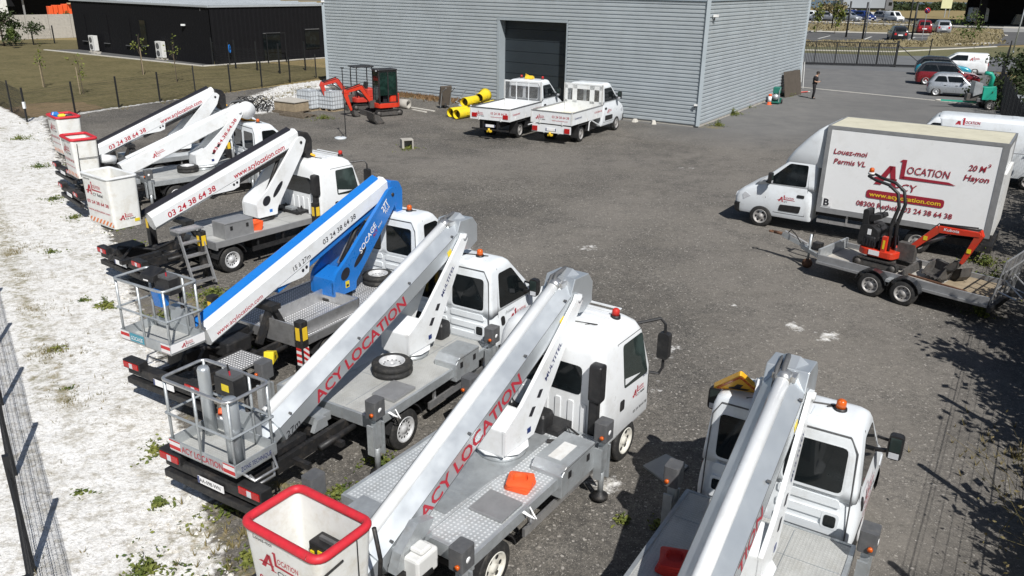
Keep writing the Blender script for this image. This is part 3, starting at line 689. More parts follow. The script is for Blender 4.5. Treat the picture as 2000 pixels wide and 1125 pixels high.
# concrete boundary wall and the depot behind it, upper left
wA, wB = at(-140, 84), at(230, 70); wd_ = (wB - wA).normalized()
t = thing('concrete_wall', 'weathered precast concrete boundary wall left of the black building', 'wall', wA, math.degrees(math.atan2(wd_.y, wd_.x)))
L = (wB - wA).length; b0 = mb('conc'); b0.box(0, 2.46, -.06, .06, 0, 2.7); pm = b0.mesh('panel')
for i in range(int(L / 2.5)):
    o = bpy.data.objects.new('panel', pm); COL.objects.link(o); o.parent = t; o.location = (i * 2.5 + .02, 0, 0)
t = thing('depot_building', 'dark open depot with a white gable wall behind the concrete wall', 'building', at(-200, 60) + Vector((0, 8, 0)), math.degrees(math.atan2(wd_.y, wd_.x)) - 6)
b = mb('whited'); b.box(-6, 9.5, 3, 3.4, 0, 9); b.build('white_wall', None, t)
b = mb('bclad'); b.box(9.5, 46, 9, 9.4, 0, 9); b.box(9.5, 46, 0, 9, 8.6, 9); b.build('dark_wall', None, t)
b = mb('aludull'); b.box(12, 12.25, 5, 5.2, 0, 8.6); b.build('column', None, t); b = mb('aludull'); b.box(24, 24.3, 5, 5.2, 0, 8.6); b.build('column', None, t)
sk = at(118, 64) + Vector((0, 6, 0))
t = thing('timber_rack', 'storage rack with long pale timber beams in front of the dark depot', 'rack', (sk.x, sk.y, 0), math.degrees(math.atan2(wd_.y, wd_.x)))
for z, l in ((5.0, 6.0), (4.0, 5.2), (3.4, 6.2)):
    b = mb('woodl'); b.box(-1.5, -1.5 + l, -.3, .3, z, z + (.42 if z > 4.5 else .16)); b.build('beam', None, t)
for x in (0, 3.6):
    b = mb('aludull'); b.box(x, x + .15, .35, .5, 0, 6.2); b.build('upright', None, t)
t = thing('orange_stack', 'row of orange red wrapped goods standing behind the concrete wall', 'stack', (sk.x - 3.0, sk.y - 2.6, 0), math.degrees(math.atan2(wd_.y, wd_.x)))
for i in range(16):
    b = mb('cone'); h = random.uniform(3.1, 3.5); b.box(i * .62, i * .62 + .55, -.4, .4, 0, h); b.build('package', None, t, .05)
# ------------------------------------------------------------------ fences and gate
def wire_panel(L, h, dx=.05, dz=.2, r=.0028, z0=.06):
    b = mb('post'); n = int(L / dx)
    for i in range(n + 1): x = i * L / n; b.tube([(x, 0, z0), (x, 0, h)], r, 3, False)
    m = int(h / dz)
    for i in range(m + 1): z = z0 + (h - z0) * i / m; b.tube([(0, .004, z), (L, .004, z)], r * 1.25, 3, False)
    for z in (.35, .9, h - .12): b.tube([(0, 0, z), (L, 0, z)], r * 2.2, 3, False)
    return b.mesh('mesh_panel')
def fence(name, label, pts, h, posth, pr=.035, dx=.05, skip=0):
    t = thing(name, label, 'fence', pts[0])
    p0 = Vector((pts[0][0], pts[0][1], 0)); cache = {}
    b = mb('post'); b.box(-pr, pr, -pr, pr, 0, posth); b.box(-pr - .01, pr + .01, -pr - .01, pr + .01, 0, .02); pm = b.mesh('post')
    for i, p in enumerate(pts):
        o = bpy.data.objects.new('post', pm); COL.objects.link(o); o.parent = t; o.location = Vector((p[0], p[1], 0)) - p0
        if i + 1 < len(pts):
            d = Vector((pts[i + 1][0] - p[0], pts[i + 1][1] - p[1], 0)); L = round(d.length - .08, 2)
            if L not in cache: cache[L] = wire_panel(L, h, dx)
            o.rotation_euler.z = math.atan2(d.y, d.x)
            q = bpy.data.objects.new('mesh_panel', cache[L]); COL.objects.link(q); q.parent = t; q.location = o.location + d.normalized() * .04; q.rotation_euler.z = o.rotation_euler.z
    return t
def along(a, c, n): return [(a[0] + (c[0] - a[0]) * i / n, a[1] + (c[1] - a[1]) * i / n) for i in range(n + 1)]
bf = [at(x, y) for x, y in ((54, 241), (148, 225), (233, 211.5), (313, 200), (382, 183), (451, 179.5), (512, 171.5), (567, 161.5), (618, 153.5))]
# snap to one straight line with even bays
u0 = Vector((bf[0].x, bf[0].y)); u1 = Vector((bf[-1].x, bf[-1].y))
back = [(-29.7, 46.7), (-27.2, 43.9)] + [(p.x, p.y) for p in bf]
t = fence('mesh_fence', 'black wire mesh fence between the lawn and the gravel yard', back, 1.62, 1.78, .035, .06)
left = along((-4.55, 6.1), (-28.6, 40.8), 17)
t = fence('mesh_fence', 'black wire mesh fence along the chalk bank on the left edge', left, 1.62, 1.78, .035, .055)
t2 = thing('marker_sleeve', 'white sleeve on the corner post of the left mesh fence', 'marker', (-24.77, 41.07)); b = mb('white'); b.box(-.055, .055, -.055, .055, .75, 1.08); b.build('sleeve', None, t2)
rf = along((4.26, 4.28), (14.57, 20.65), 7)[:-1] + along((14.57, 20.65), tuple(at(1945, 195)[:2]), 15)[:-1] + along(tuple(at(1945, 195)[:2]), tuple(at(1966, 126)[:2]), 9)
t = fence('mesh_fence', 'black wire mesh fence along the right side of the yard', rf, 2.1, 2.3, .04, .055)

g0, g1 = at(1566, 126.5), at(1745, 131.5); gd = (g1 - g0).normalized(); gl = (g1 - g0).length
gt = thing('sliding_gate', 'black sliding gate of upright bars closing the yard entrance', 'gate', g0, math.degrees(math.atan2(gd.y, gd.x)))
b = mb('post'); b.box(-.02, .02, -.02, .02, .22, 2.15); bm_ = b.mesh('bar')
nb = 62
for i in range(nb):
    o = bpy.data.objects.new('bar', bm_); COL.objects.link(o); o.parent = gt; o.location = (-.8 + (gl + .6) * i / (nb - 1), 0, 0)
b = mb('post'); b.box(-2.2, gl + 2.6, -.07, .07, .08, .26); b.build('bottom_rail', None, gt)
b = mb('post'); b.box(-2.2, gl, -.04, .04, 2.12, 2.2); b.build('top_rail', None, gt)
for x in (1.1, 3.0, 5.0, 6.8, gl):
    b = mb('post'); b.box(x - .045, x + .045, -.05, .05, .2, 2.2); b.build('stile', None, gt)
b = mb('post'); b.tube([(gl, 0, 2.15), (gl + 2.5, 0, .25)], .035, 6); b.build('brace', None, gt)
for x in (-.5, gl + .12):
    b = mb('post'); b.box(x - .09, x + .09, .1, .28, 0, 2.4); b.build('guide_post', None, gt)
# tall dark posts and signs beyond the gate
for i, (bx, by, tx, ty, l) in enumerate(((1624, 57, 1633, -12, 'tall black post left of the others by the first bay of parked cars'), (1652, 73, 1664, 4.6, 'tall black post in front of the pale hatchback in the car park'), (1684, 78, 1697, 4.6, 'tall black post in front of the dark blue car'), (1773, 60, 1787, -12, 'tall black post beside the white panel van in the car park'), (1780, 78, 1794, 4.6, 'tall black post just left of the parked red car'))):
    p = at(bx, by); t = thing('lamp_post', l, 'post', p, 0, 'tall black posts in the car park')
    hh = 5.1 if i in (1, 2, 4) else 7.2
    b = mb('post'); b.tube([(0, 0, 0), (0, 0, hh)], .14 if i in (1, 2, 4) else .12, 8); b.build('pole', None, t)
    b = mb('post'); b.lathe((0, 0, 0), 'z', [(0, .24), (.06, .24), (.07, .15)], 10); b.build('base_plate', None, t)
t = thing('street_lamp', 'thin galvanised street lamp pole next to the dark blue car', 'street lamp', at(1689, 74)); b = mb('galv'); b.tube([(0, 0, 0), (0, 0, 8)], [.09, .05], 8); b.tube([(0, 0, 8), (.4, 0, 8.25), (1.3, 0, 8.3)], .04, 6); b.build('pole', None, t); b = mb('aludull'); b.box(1.2, 1.8, -.1, .1, 8.24, 8.34); b.build('lamp_head', None, t)
t = thing('street_lamp', 'leaning galvanised pole at the right edge behind the white utility van', 'street lamp', at(1978, 102)); b = mb('galv'); b.tube([(0, 0, 0), (.35, 0, 7)], [.09, .06], 8); b.build('pole', None, t); b = mb('galv'); b.lathe((0, 0, 0), 'z', [(0, .2), (.05, .2), (.06, .1)], 10); b.build('base_plate', None, t)
t = thing('road_sign', 'round no parking sign behind the parked red car', 'road sign', at(1810, 78) + Vector((0, 1.5, 0)), 0)
b = mb('galv'); b.tube([(0, 0, 0), (0, 0, 4.3)], .05, 6); b.build('pole', None, t)
b = mb('lampred'); b.lathe((0, -.08, 4.0), 'y', [(-.02, .001), (-.02, .42), (.02, .42), (.02, .001)], 20); b.mat(M['bluev']); b.lathe((0, -.11, 4.0), 'y', [(-.005, .001), (-.005, .31), (.005, .31), (.005, .001)], 20); b.mat(M['lampred']); b.bar((-.24, -.125, 4.24), (.24, -.125, 3.76), .015, .09); b.mat(M['whited']); b.box(-.5, .5, -.06, -.04, 3.45, 3.56) if False else None
b.build('sign_disc', None, t)
t = thing('field_sign', 'pale yellow square billboard at the edge of the dry field', 'billboard', at(1844, 34)); b = mb('gold'); b.mats = [mat('pale_yellow_board', (.6, .6, .36), .6, 0, .05, 1)]; b.box(-1.35, 1.35, -.1, .1, 2.2, 4.4); b.build('board', None, t); b = mb('galv'); b.box(-.1, .1, -.08, .08, 0, 2.2); b.build('leg', None, t)
t = thing('mesh_post', 'short black post by the nose of the white utility van', 'post', at(1811, 121)); b = mb('post'); b.tube([(0, 0, 0), (.1, 0, 2.3)], .05, 6); b.build('pole', None, t)
t = thing('street_lamp', 'faint lamp pole standing far off at the field edge', 'street lamp', at(1852, 34)); b = mb('galv'); b.tube([(0, 0, 0), (0, 0, 7)], .1, 6); b.build('pole', None, t); b = mb('galv'); b.box(-1.2, .4, -.1, .1, 6.95, 7.1); b.build('lamp_head', None, t)
# the dark canopy building top right
cp = at(1950, 52); t = thing('canopy_building', 'black flat roofed canopy building beyond the right end of the car park', 'building', cp, -18)
b = mb('bclad'); b.box(-9.5, 60, -3.5, 34, 6.6, 7.6); b.build('roof', None, t)
b = mb('bclad'); b.box(-4, 60, 14, 14.5, 0, 6.6); b.build('back_wall', None, t)
for x in (-3.6, 30): b = mb('bclad'); b.box(x, x + 1.2, 2, 3.2, 0, 6.6); b.build('column', None, t)
t = thing('stone_marker', 'pale blocky kerb stone by the dark canopy building', 'stone', at(1984, 48)); b = mb('kerb'); b.prism([(-1.0, 0), (1.3, 0), (1.1, 2.0), (-.3, 2.1)], 'y', -.4, .4); b.build('stone', None, t, .05)

# ------------------------------------------------------------------ trees and plants
def foliage(n, rad, c, size, m, clumps=9):
    b = mb(m); cs = []
    for _ in range(clumps):
        v = Vector((random.gauss(0, .5), random.gauss(0, .5), random.gauss(0, .45))); cs.append((Vector((v.x * rad[0], v.y * rad[1], v.z * rad[2])) + Vector(c), random.uniform(.25, .5)))
    pts = []
    for _ in range(n):
        p, s = random.choice(cs); pts.append(p + Vector((random.gauss(0, s * rad[0] * .6), random.gauss(0, s * rad[1] * .6), random.gauss(0, s * rad[2] * .5))))
    leaf_cloud(b, pts, size); return b
def tree(name, label, loc, h, cr, n, size, m='leaf', tr=.05, lean=(0, 0), stake=False, group=None, crown_from=.35):
    t = thing(name, label, 'tree', loc, random.uniform(0, 360), group)
    b = mb('bark'); top = Vector((lean[0], lean[1], h * .9)); b.tube([(0, 0, 0), top * .5 + Vector((.03, 0, 0)), top], [tr, tr * .7, tr * .3], 6)
    for i in range(5):
        z = random.uniform(.45, .85); a = random.uniform(0, 6.28); p = top * z; b.tube([p, p + Vector((math.cos(a) * cr * .6, math.sin(a) * cr * .6, h * .16))], [tr * .4, tr * .15], 5)
    b.build('trunk', None, t)
    foliage(n, (cr, cr, h * (1 - crown_from) * .5), (lean[0], lean[1], h * (crown_from + (1 - crown_from) / 2)), size, m).build('crown', None, t)
    if stake: b = mb('wood'); b.tube([(.18, 0, 0), (.18, 0, h * .62)], .03, 5); b.build('stake', None, t)
    return t
tree('bushy_tree', 'dense green tree at the left edge before the concrete wall', at(8, 90), 3.6, 2.0, 2600, .15, 'leafd', .12, group=None, crown_from=.22)
SAP = [((88, 171), 2.7, .7, 'staked young tree nearest the left corner of the lawn'), ((163, 184), 2.7, .75, 'staked young tree between the first two back fence posts'), ((279, 146), 3.3, .7, 'spindly young tree in the lawn below the left heat pump'), ((346, 161), 3.2, .8, 'spindly young tree in the lawn below the right heat pump'), ((28, 95), 2.4, .6, 'thin sapling in front of the dense green tree'), ((72, 72), 2.2, .9, 'small shrubby tree against the left part of the concrete wall'), ((112, 72), 2.8, 1.1, 'bushy young tree against the concrete wall'), ((139, 72), 2.8, .8, 'young tree against the wall beside the black building')]
for p, h, c, l in SAP:
    tree('sapling', l, at(*p), h, c * .62, 60 if h < 3.4 and p[1] > 100 else 420, .085 if p[1] > 100 else .13, 'weed' if p[1] > 100 else 'leaf', .03, stake=p[1] > 100, group='saplings around the lawn')
for i, (px, py) in enumerate(((405, 110), (425, 126), (455, 124), (470, 128), (503, 138), (548, 146), (563, 126), (597, 139), (603, 131), (645, 128))):
    pass
# second mesh fence running back from the yard fence to the office corner
for a, c, l in (((66, 88), (107, 85), 'short run of black mesh fence posts before the concrete wall'),):
    p, q = at(*a), at(*c); fence('mesh_fence', l, along((p.x, p.y), (q.x, q.y), 1), 1.6, 1.9, .05, .1)
oc = [at(417, 128), at(461, 134), at(503, 138), at(547, 144), at(597, 138), at(645, 134)]
fence('mesh_fence', 'black mesh fence crossing the lawn in front of the black building corner', [(p.x, p.y) for p in oc], 1.7, 2.3, .045, .1)
pg = at(525, 124); t = thing('garden_gateway', 'tall slim dark frame standing before the black building', 'frame', pg, 50)
for x in (0, 1.9): b = mb('post'); b.box(x, x + .06, 0, .06, 0, 2.5); b.build('post', None, t)
b = mb('post'); b.box(0, 1.96, 0, .06, 2.5, 2.56); b.build('crossbar', None, t)
t = thing('hose_reel', 'coiled blue hose hanging on a post before the black building', 'hose', at(449, 127)); b = mb('post'); b.box(-.04, .04, -.04, .04, 0, 1.9); b.build('post', None, t); b = mb('blue'); 
for k in range(3): b.tube([(.06 + .03 * k, .1 + math.cos(a * .5) * .20, 1.35 + math.sin(a * .5) * .34) for a in range(13)], .014, 5)
b.build('hose', None, t)
t = thing('downpipe_post', 'tall dark pole beside the near corner of the black building', 'post', at(412, 126)); b = mb('dgrey'); b.tube([(0, 0, 0), (-.1, 0, 4.4)], .05, 6); b.box(-.4, .1, -.1, .1, 4.4, 4.6); b.build('pole', None, t)

tree('roadside_tree', 'ragged young tree standing in the dry grass island beyond the road', at(1897, 86), 4.4, 1.8, 380, .17, 'leaf', .07, crown_from=.25)
tree('roadside_tree', 'slim young tree with sparse leaves before the parked cars left', at(1594, 64), 4.0, .8, 260, .22, 'weed', .05, crown_from=.3)
tree('roadside_tree', 'slim young tree with fuller leaves next to the first tall black post', at(1630, 66), 4.6, 1.0, 380, .22, 'weed', .06, crown_from=.2)
tree('roadside_tree', 'rounded brown green bush at the far left of the car park', at(1612, 40), 5.5, 4.5, 900, .35, 'straw', .1, crown_from=.0)
# hedge beyond the right-hand fence: separate shrubs
random.seed(11)
hed = along((7.6, 6.2), (14.5, 17.2), 9) + along((15.8, 19.6), (36.3, 57.4), 16)
def shrub_label(i, x, y, h):
    wh = 'beside the lower right lift truck' if y < 9.5 else 'between the truck and trailer ramp' if y < 15 else 'next to the trailer ramp' if y < 19 else 'behind the tail of the box van' if y < 27 else 'behind the long panel van' if y < 38 else 'near the white tank at the right edge' if y < 50 else 'near the green chipper'
    return ('tall' if h > 3.9 else 'broad' if h > 3.4 else 'middling' if h > 2.5 else 'small' if h > 2.1 else 'low') + ' dark shrub outside the fence ' + wh
for i, (x, y) in enumerate(hed):
    near = i < 5
    h = random.uniform(2.2, 2.9) if i in (0, 1, 2) else random.uniform(3.4, 4.3)
    if i >= 13: h = random.uniform(2.4, 3.0)
    if i >= 17: h = random.uniform(1.8, 2.4)
    if i >= 15: h = random.uniform(1.8, 2.4)
    t = thing('dark_shrub', shrub_label(i, x, y, h), 'shrub', (x + random.uniform(-.1, .3), y, 0), 0, 'dark shrubs outside the right hand fence')
    b = mb('bark')
    for k in range(5): a = random.uniform(0, 6.28); b.tube([(0, 0, 0), (math.cos(a) * .4, math.sin(a) * .4, h * .6)], [.04, .015], 5)
    b.build('stem', None, t)
    foliage(3600, (.95, 1.35, h * .44), (.1, 0, h * .5), .11, 'leafd', 26).build('foliage', None, t)
bp = at(1925, 150); 
for i, (px, py, h) in enumerate(((1985, 185, 2.6), (1975, 215, 2.2))):
    p = at(px, py); tree('dark_bush', ('dark spreading bush beside the parked cars at the right edge', 'dark bush behind the white tank at the right edge')[i], p, h, 1.8, 1500, .13, 'leafd', .05, crown_from=0)
t = thing('dry_bush', 'tangled bush of dry yellow twigs in the lower right corner', 'bush', (7.6, 7.9), 0)
b = mb('straw')
for i in range(420):
    a = random.uniform(0, 6.28); r = random.uniform(.1, 1.25); h = random.uniform(.4, 1.6); x0, y0 = random.gauss(0, .35), random.gauss(0, .8)
    b.tube([(x0, y0, 0), (x0 + math.cos(a) * r * .5, y0 + math.sin(a) * r * .5, h * .7), (x0 + math.cos(a) * r, y0 + math.sin(a) * r, h)], [.006, .004, .002], 3, False)
b.build('twigs', None, t)
b = mb('straw'); leaf_cloud(b, [(random.gauss(0, .6), random.gauss(0, .9), random.uniform(.1, 1.2)) for _ in range(1200)], .03); b.build('foliage', None, t)

# ground plants (uncountable)
def tufts(name, label, spots, m, hgt, cat='grass'):
    b = mb(m)
    for x, y, r, n in spots:
        for _ in range(n):
            a = random.uniform(0, 6.28); d = abs(random.gauss(0, r)); px, py = x + math.cos(a) * d, y + math.sin(a) * d
            for _ in range(5):
                a2 = random.uniform(0, 6.28); h = hgt * random.uniform(.4, 1.3); w_ = .008
                dx, dy = math.cos(a2) * h * .5, math.sin(a2) * h * .5
                b.add([(px - dy * .06 - w_, py + dx * .06, .02), (px + dy * .06 + w_, py - dx * .06, .02), (px + dx, py + dy, h + .03)], [(0, 1, 2)])
    o = b.build(name); tag(o, label, cat, kind='stuff'); return o
def weeds(name, label, spots, m, size):
    b = mb(m)
    for x, y, r, n, h in spots:
        pts = []
        for _ in range(n):
            a = random.uniform(0, 6.28); d = abs(random.gauss(0, r)) * (.6 + .4 * math.sin(a * 3 + x)); pts.append((x + math.cos(a) * d, y + math.sin(a) * d, .05 + abs(random.gauss(0, h)) * max(.2, 1 - d / (2 * r))))
        pts += [(q[0] + random.gauss(0, .05), q[1] + random.gauss(0, .05), q[2] * random.uniform(.5, 1)) for q in pts]; leaf_cloud(b, pts, size, .5)
    o = b.build(name); tag(o, label, 'weeds', kind='stuff'); return o
weeds('weeds', 'yellow green leafy weeds growing in clumps on the chalk between the trucks', [(-7.0, 17.6, .45, 500, .12), (-6.6, 16.7, .4, 480, .12), (-6.0, 15.9, .4, 330, .1), (-7.6, 16.4, .35, 240, .08), (-5.6, 14.9, .3, 200, .08), (-9.25, 16.9, .17, 220, .10), (-4.0, 11.9, .3, 120, .06), (-2.0, 10.7, .25, 150, .07), (-2.5, 9.9, .25, 120, .06), (-3.3, 8.5, .4, 160, .05), (-5.0, 9.6, .15, 60, .05), (-4.7, 35.9, .4, 200, .05), (-10.3, 43.8, .6, 200, .1), (-10.4, 21.0, .35, 220, .08), (-11.8, 23.1, .3, 160, .07), (1.6, 9.4, .12, 40, .04), (2.1, 9.3, .12, 40, .04), (10.9, 43.4, .35, 260, .12), (12.7, 47.4, .4, 380, .16), (14.2, 50.3, .4, 400, .18), (18.8, 56.6, .45, 300, .25), (12.3, 19.3, .5, 400, .2), (12.9, 20.9, .4, 250, .2), (10.9, 17.3, .25, 160, .12)] + [(-8.9 + random.gauss(0, .2), 14.6, .3, 120, .04), (-9.9, 17.2, .25, 90, .04), (-8.0, 12.9, .25, 90, .04), (-5.6, 11.0, .3, 100, .04), (-6.2, 9.8, .2, 60, .04), (-4.6, 8.2, .4, 200, .05), (-3.9, 9.6, .4, 200, .05), (-12.5, 20.6, .35, 110, .05), (-15.4, 26.2, .5, 150, .05), (-18.6, 31.0, .6, 180, .06), (-22.6, 36.6, .8, 220, .07), (-13.6, 24.0, .35, 110, .05)], 'weed', .036)
tufts('dry_grass', 'dry straw coloured grass tufts along the fences and the chalk bank', [(x, y, .55, 26) for x, y in left[1:14]] + [(x + 1.0, y + .2, .45, 150) for x, y in left[3:9]] + [(x + .2, y - .4, .5, 14) for x, y in back] + [(-15.6 + i * .25, 49 + i * 1.6, .9, 60) for i in range(6)] + [(GA + fd * s + fo * .3)[:2] + (.4, 26) for s in range(2, 14)] + [(9, 9.5, .8, 120), (8.2, 11.2, .6, 60), (-3.4, 9.0, .6, 90), (-3.0, 7.6, .7, 70)], 'straw', .11)
b = mb('strawf')
for _ in range(2600):
    px = random.choice(((1500, 1815, 81, 92), (1820, 1925, 62, 90), (1490, 1860, 42, 60), (1840, 1955, 58, 86))); p = at(random.uniform(px[0], px[1]), random.uniform(px[2], px[3]))
    h = random.uniform(.15, .42); a = random.uniform(0, 3.14)
    for _k in range(3):
        a = random.uniform(0, 6.28); w_ = .16; q = Vector((p.x + random.gauss(0, .3), p.y + random.gauss(0, .3), 0)); b.add([(q.x - w_, q.y, .03), (q.x + w_, q.y, .03), (q.x + math.cos(a) * .25, q.y + math.sin(a) * .2, h)], [(0, 1, 2)])
o = b.build('tall_dry_grass'); tag(o, 'tall bleached grass filling the islands of the car park', 'grass', kind='stuff')
def stones(name, label, m, gen, n, s0, s1, cat):
    b = mb(m)
    for _ in range(n):
        x, y = gen(); s = s0 + (s1 - s0) * random.random() ** 3; q = [Vector((random.uniform(.5, 1) * s * a, random.uniform(.5, 1) * s * c, random.uniform(.4, .8) * s * d)) for a, c, d in ((1, 0, 0), (-1, 0, 0), (0, 1, 0), (0, -1, 0), (0, 0, 1))]
        z = random.uniform(0, 6.28); q = [Vector((v.x * math.cos(z) - v.y * math.sin(z) + x, v.x * math.sin(z) + v.y * math.cos(z) + y, v.z + .02)) for v in q]
        b.add(q, [(0, 2, 4), (2, 1, 4), (1, 3, 4), (3, 0, 4)])
    o = b.build(name); tag(o, label, cat, kind='stuff')
def gy_(): r = random.random() ** .6; y = 7 + r * 22; return random.uniform(-2 - .33 * y, 1.5 + .52 * y), y
def yard_pt():
    while True:
        x, y = gy_()
        if (y - 7.6) > -1.7 * (x + 3.35) : return x, y
stones('pebbles', 'loose light and dark pebbles scattered over the gravel yard', 'pebble', yard_pt, 9000, .012, .035, 'pebbles')
def bank_pt():
    while True:
        y = 6 + random.random() ** 1.2 * 34; f = random.random(); x0 = -5 - (y - 6.5) * .575; x1 = x0 + 2.5
        return x0 + (x1 - x0) * f, y
stones('chalk_stones', 'broken white chalk lumps lying on the bank', 'chalkstone', bank_pt, 7000, .02, .075, 'stones')
# ------------------------------------------------------------------ cabs
def beacon(parent, x, y, z, base='black', lens='amber'):
    b = mb(base); b.lathe((x, y, z), 'z', [(0, .08), (.05, .075), (.055, .001)], 14); b.mat(M[lens]); b.lathe((x, y, z + .05), 'z', [(0, .062), (.09, .055), (.11, .03), (.112, .001)], 14)
    return b.build('beacon', None, parent)
def bonnet_cab(t, xw, L, zr, hw, body='whitev', rear_wall=True, arch_x=None, wr=.34, kind='daily', logos=True, front_half=None, high=0.0):
    """panel-van style cab from its rear wall at xw forward; returns the cab part"""
    xf = xw + L
    lo = Shell([(.40, xw + .04, xf - .08, hw - .07, .10), (.50, xw, xf, hw - .03, .16), (.85, xw, xf, hw, .2), (1.02, xw, xf - .06, hw, .24), (1.16, xw, xf - .22, hw - .01, .28), (1.28, xw, xf - .45, hw - .03, .3), (1.40, xw, xf - .78, hw - .05, .22)])
    ws = 1.55 if kind == 'daily' else 1.6
    hi = Shell([(1.34, xw, xf - .60, hw - .045, .08), (1.5, xw, xf - .78, hw - .055, .08), (zr - .17, xw + .02, xf - ws + .10, hw - .11, .09), (zr - .07, xw + .035, xf - ws + .02, hw - .14, .10), (zr - .02, xw + .06, xf - ws - .04, hw - .19, .12), (zr, xw + .12, xf - ws - .12, hw - .27, .12)])
    b = mb(body); lo.mesh(b)
    cab = b.build('cab', None, t)
    ax = arch_x if arch_x else xf - .95
    cut(cab, [(ax, -hw - .2, -hw + .28, wr, wr + .10), (ax, hw - .28, hw + .2, wr, wr + .10)], M['black'])
    for p in cab.data.polygons: p.use_smooth = True
    md = cab.modifiers.new('e', 'EDGE_SPLIT'); md.split_angle = R(38)
    b = mb(body); hi.mesh(b); b.build('cab_roof', None, cab)
    zt, zb = zr - .21, 1.42
    # side glass and door
    for f in 'RL':
        g = mb('glass'); hi.panel(g, f, rpoly([(xw + .28, zb + .02), (xf - .88, zb), (xf - ws + .02, zt), (xw + .30, zt)], .06), .005); g.build('window', None, cab)
        g = mb('black'); x1 = xf - 1.0
        for a, c in (((xw + .22, .55), (xw + .22, 1.42)), ((xw + .22, .55), (x1 - .25, .55)), ((x1 + .02, .95), (x1 + .02, 1.38))):
            p, q = lo.pt(f, a[0], a[1], .002), lo.pt(f, c[0], c[1], .002); g.tube([p, q], .006, 4, False)
        p, q = hi.pt(f, xw + .22, 1.42, .002), hi.pt(f, xw + .28, zt + .1, .002); g.tube([p, q], .006, 4, False)
        g.build('door_seam', None, cab)
        g = mb('black'); lo.panel(g, f, rrect(xw + .28, xw + .40, 1.10, 1.27, .05) if kind == 'daily' else rrect(xw + .28, xw + .50, 1.10, 1.19, .03), .015); g.build('door_handle', None, cab)
        g = mb('black'); sill = [(xw + .02, .42), (ax - wr - .12, .42), (ax - wr - .12, .74), (xw + .02, .74)] if kind == 'daily' else rpoly([(xw + .38, .62), (ax - wr - .18, .62), (ax - wr - .22, .82), (xw + .34, .84)], .04)
        lo.panel(g, f, sill, .012); g.build('side_trim', None, cab)
        s = -1 if f == 'R' else 1
        g = mb('black'); y0 = s * (hw - .05); xm = xf - 1.12; g.bar((xm, y0, 1.52), (xm, y0 + s * .22, 1.56), .05, .04); g.bar((xm + .02, y0, 1.70), (xm + .02, y0 + s * .22, 1.68), .03, .03)
        g.prism(rrect(y0 + s * .14 if s > 0 else y0 - .32, y0 + .32 if s > 0 else y0 - .14, 1.46, 1.80, .06), 'x', xm - .05, xm + .06)
        g.mat(M['glassg']); yc = y0 + s * .23; g.box(xm - .06, xm - .052, yc - .065, yc + .065, 1.58, 1.77); g.mat(M['lampw']); g.box(xm - .06, xm - .052, yc - .06, yc + .06, 1.48, 1.56); g.build('mirror', None, cab)
    # windscreen, nose
    g = mb('glass'); hi.panel(g, 'front', [(-hw + .20, 1.44), (hw - .20, 1.44), (hw - .30, zr - .24), (-hw + .30, zr - .24)], .006); g.build('windscreen', None, cab)
    g = mb('black'); lo.panel(g, 'front', rrect(-hw + .12, hw - .12, .40, .62, .04), .025); lo.panel(g, 'front', rrect(-.45, .45, .70, .86, .04), .012)
    n2 = [(x, y) for x, y in rrect(xw, xf, -hw, hw, .22, 6) if x > ax + wr + .10]; n2.sort(key=lambda q: q[1]); g.rings([[((x - xw) * k + xw, y * k, z) for x, y in n2] for z, k in ((.38, .985), (.45, 1.008), (.66, 1.012), (.70, 1.002))], False, False)
    g.build('bumper', None, cab)
    for s in (-1, 1):
        g = mb('lampw'); u = s * (hw - .26); lo.panel(g, 'front', rrect(u - .16, u + .16, .84, 1.0, .05), .012, .05)
        lo.panel(g, 'R' if s < 0 else 'L', rpoly([(xf - .52, .96), (xf - .30, .82), (xf - .26, .98), (xf - .34, 1.06)], .03), .012, .04); g.build('headlight', None, cab)
    g = mb('black')
    for s in (-1, 1): g.tube([hi.pt('R' if s < 0 else 'L', xw + .26, zr - .06, -.02), hi.pt('R' if s < 0 else 'L', xf - ws - .1, zr - .08, -.02)], .012, 5)
    g.build('roof_gutter', None, cab)
    if rear_wall:
        for s in (-1, 1):
            g = mb('glass'); hi.panel(g, 'rear', rrect(min(s * .08, s * (hw - .23)), max(s * .08, s * (hw - .23)), 1.44, zr - .27, .07), .006); g.build('window', None, cab)
            g = mb(body)
            hi.panel(g, 'rear', rrect(min(s * .05, s * (hw - .2)), max(s * .05, s * (hw - .2)), 1.40, zr - .26, .1), .003, .03)
            for z in (1.30, 1.10, .90): lo.panel(g, 'rear', rpoly([(s * .05, z - .055), (s * (hw - .2), z - .055), (s * (hw - .24), z + .055), (s * .05, z + .055)], .03), .022, .05)
            g.build('pressed_rib', None, cab)
            g = mb(body); u = s * (hw - .30); lo.panel(g, 'rear', rrect(u - .10, u + .10, .93, 1.16, .04), .026, .05); g.mat(M['glass']); lo.panel(g, 'rear', rrect(u - .07, u + .07, .96, 1.12, .035), .032, .05); g.build('vent_flap', None, cab)
        g = mb('dgrey'); k = hw - .13
        for s in (-1, 1): g.tube([hi.pt('rear', s * (k - .10), zr - .12, .0), hi.pt('rear', s * k, zr - .3, .0), lo.pt('rear', s * (k + .02), 1.35, .0), lo.pt('rear', s * (k + .03), .7, .0)], .010, 5)
        g.tube([hi.pt('rear', -k + .10, zr - .12, .0), hi.pt('rear', k - .10, zr - .12, .0)], .012, 5); g.build('panel_seam', None, cab)
    # roof pressing lines
    g = mb(body)
    for y in (-.32, 0, .32): g.bar((xw + .35, y, zr + .002), (xf - ws - .62, y, zr + .002), .10, .012)
    g.build('roof_rib', None, cab)
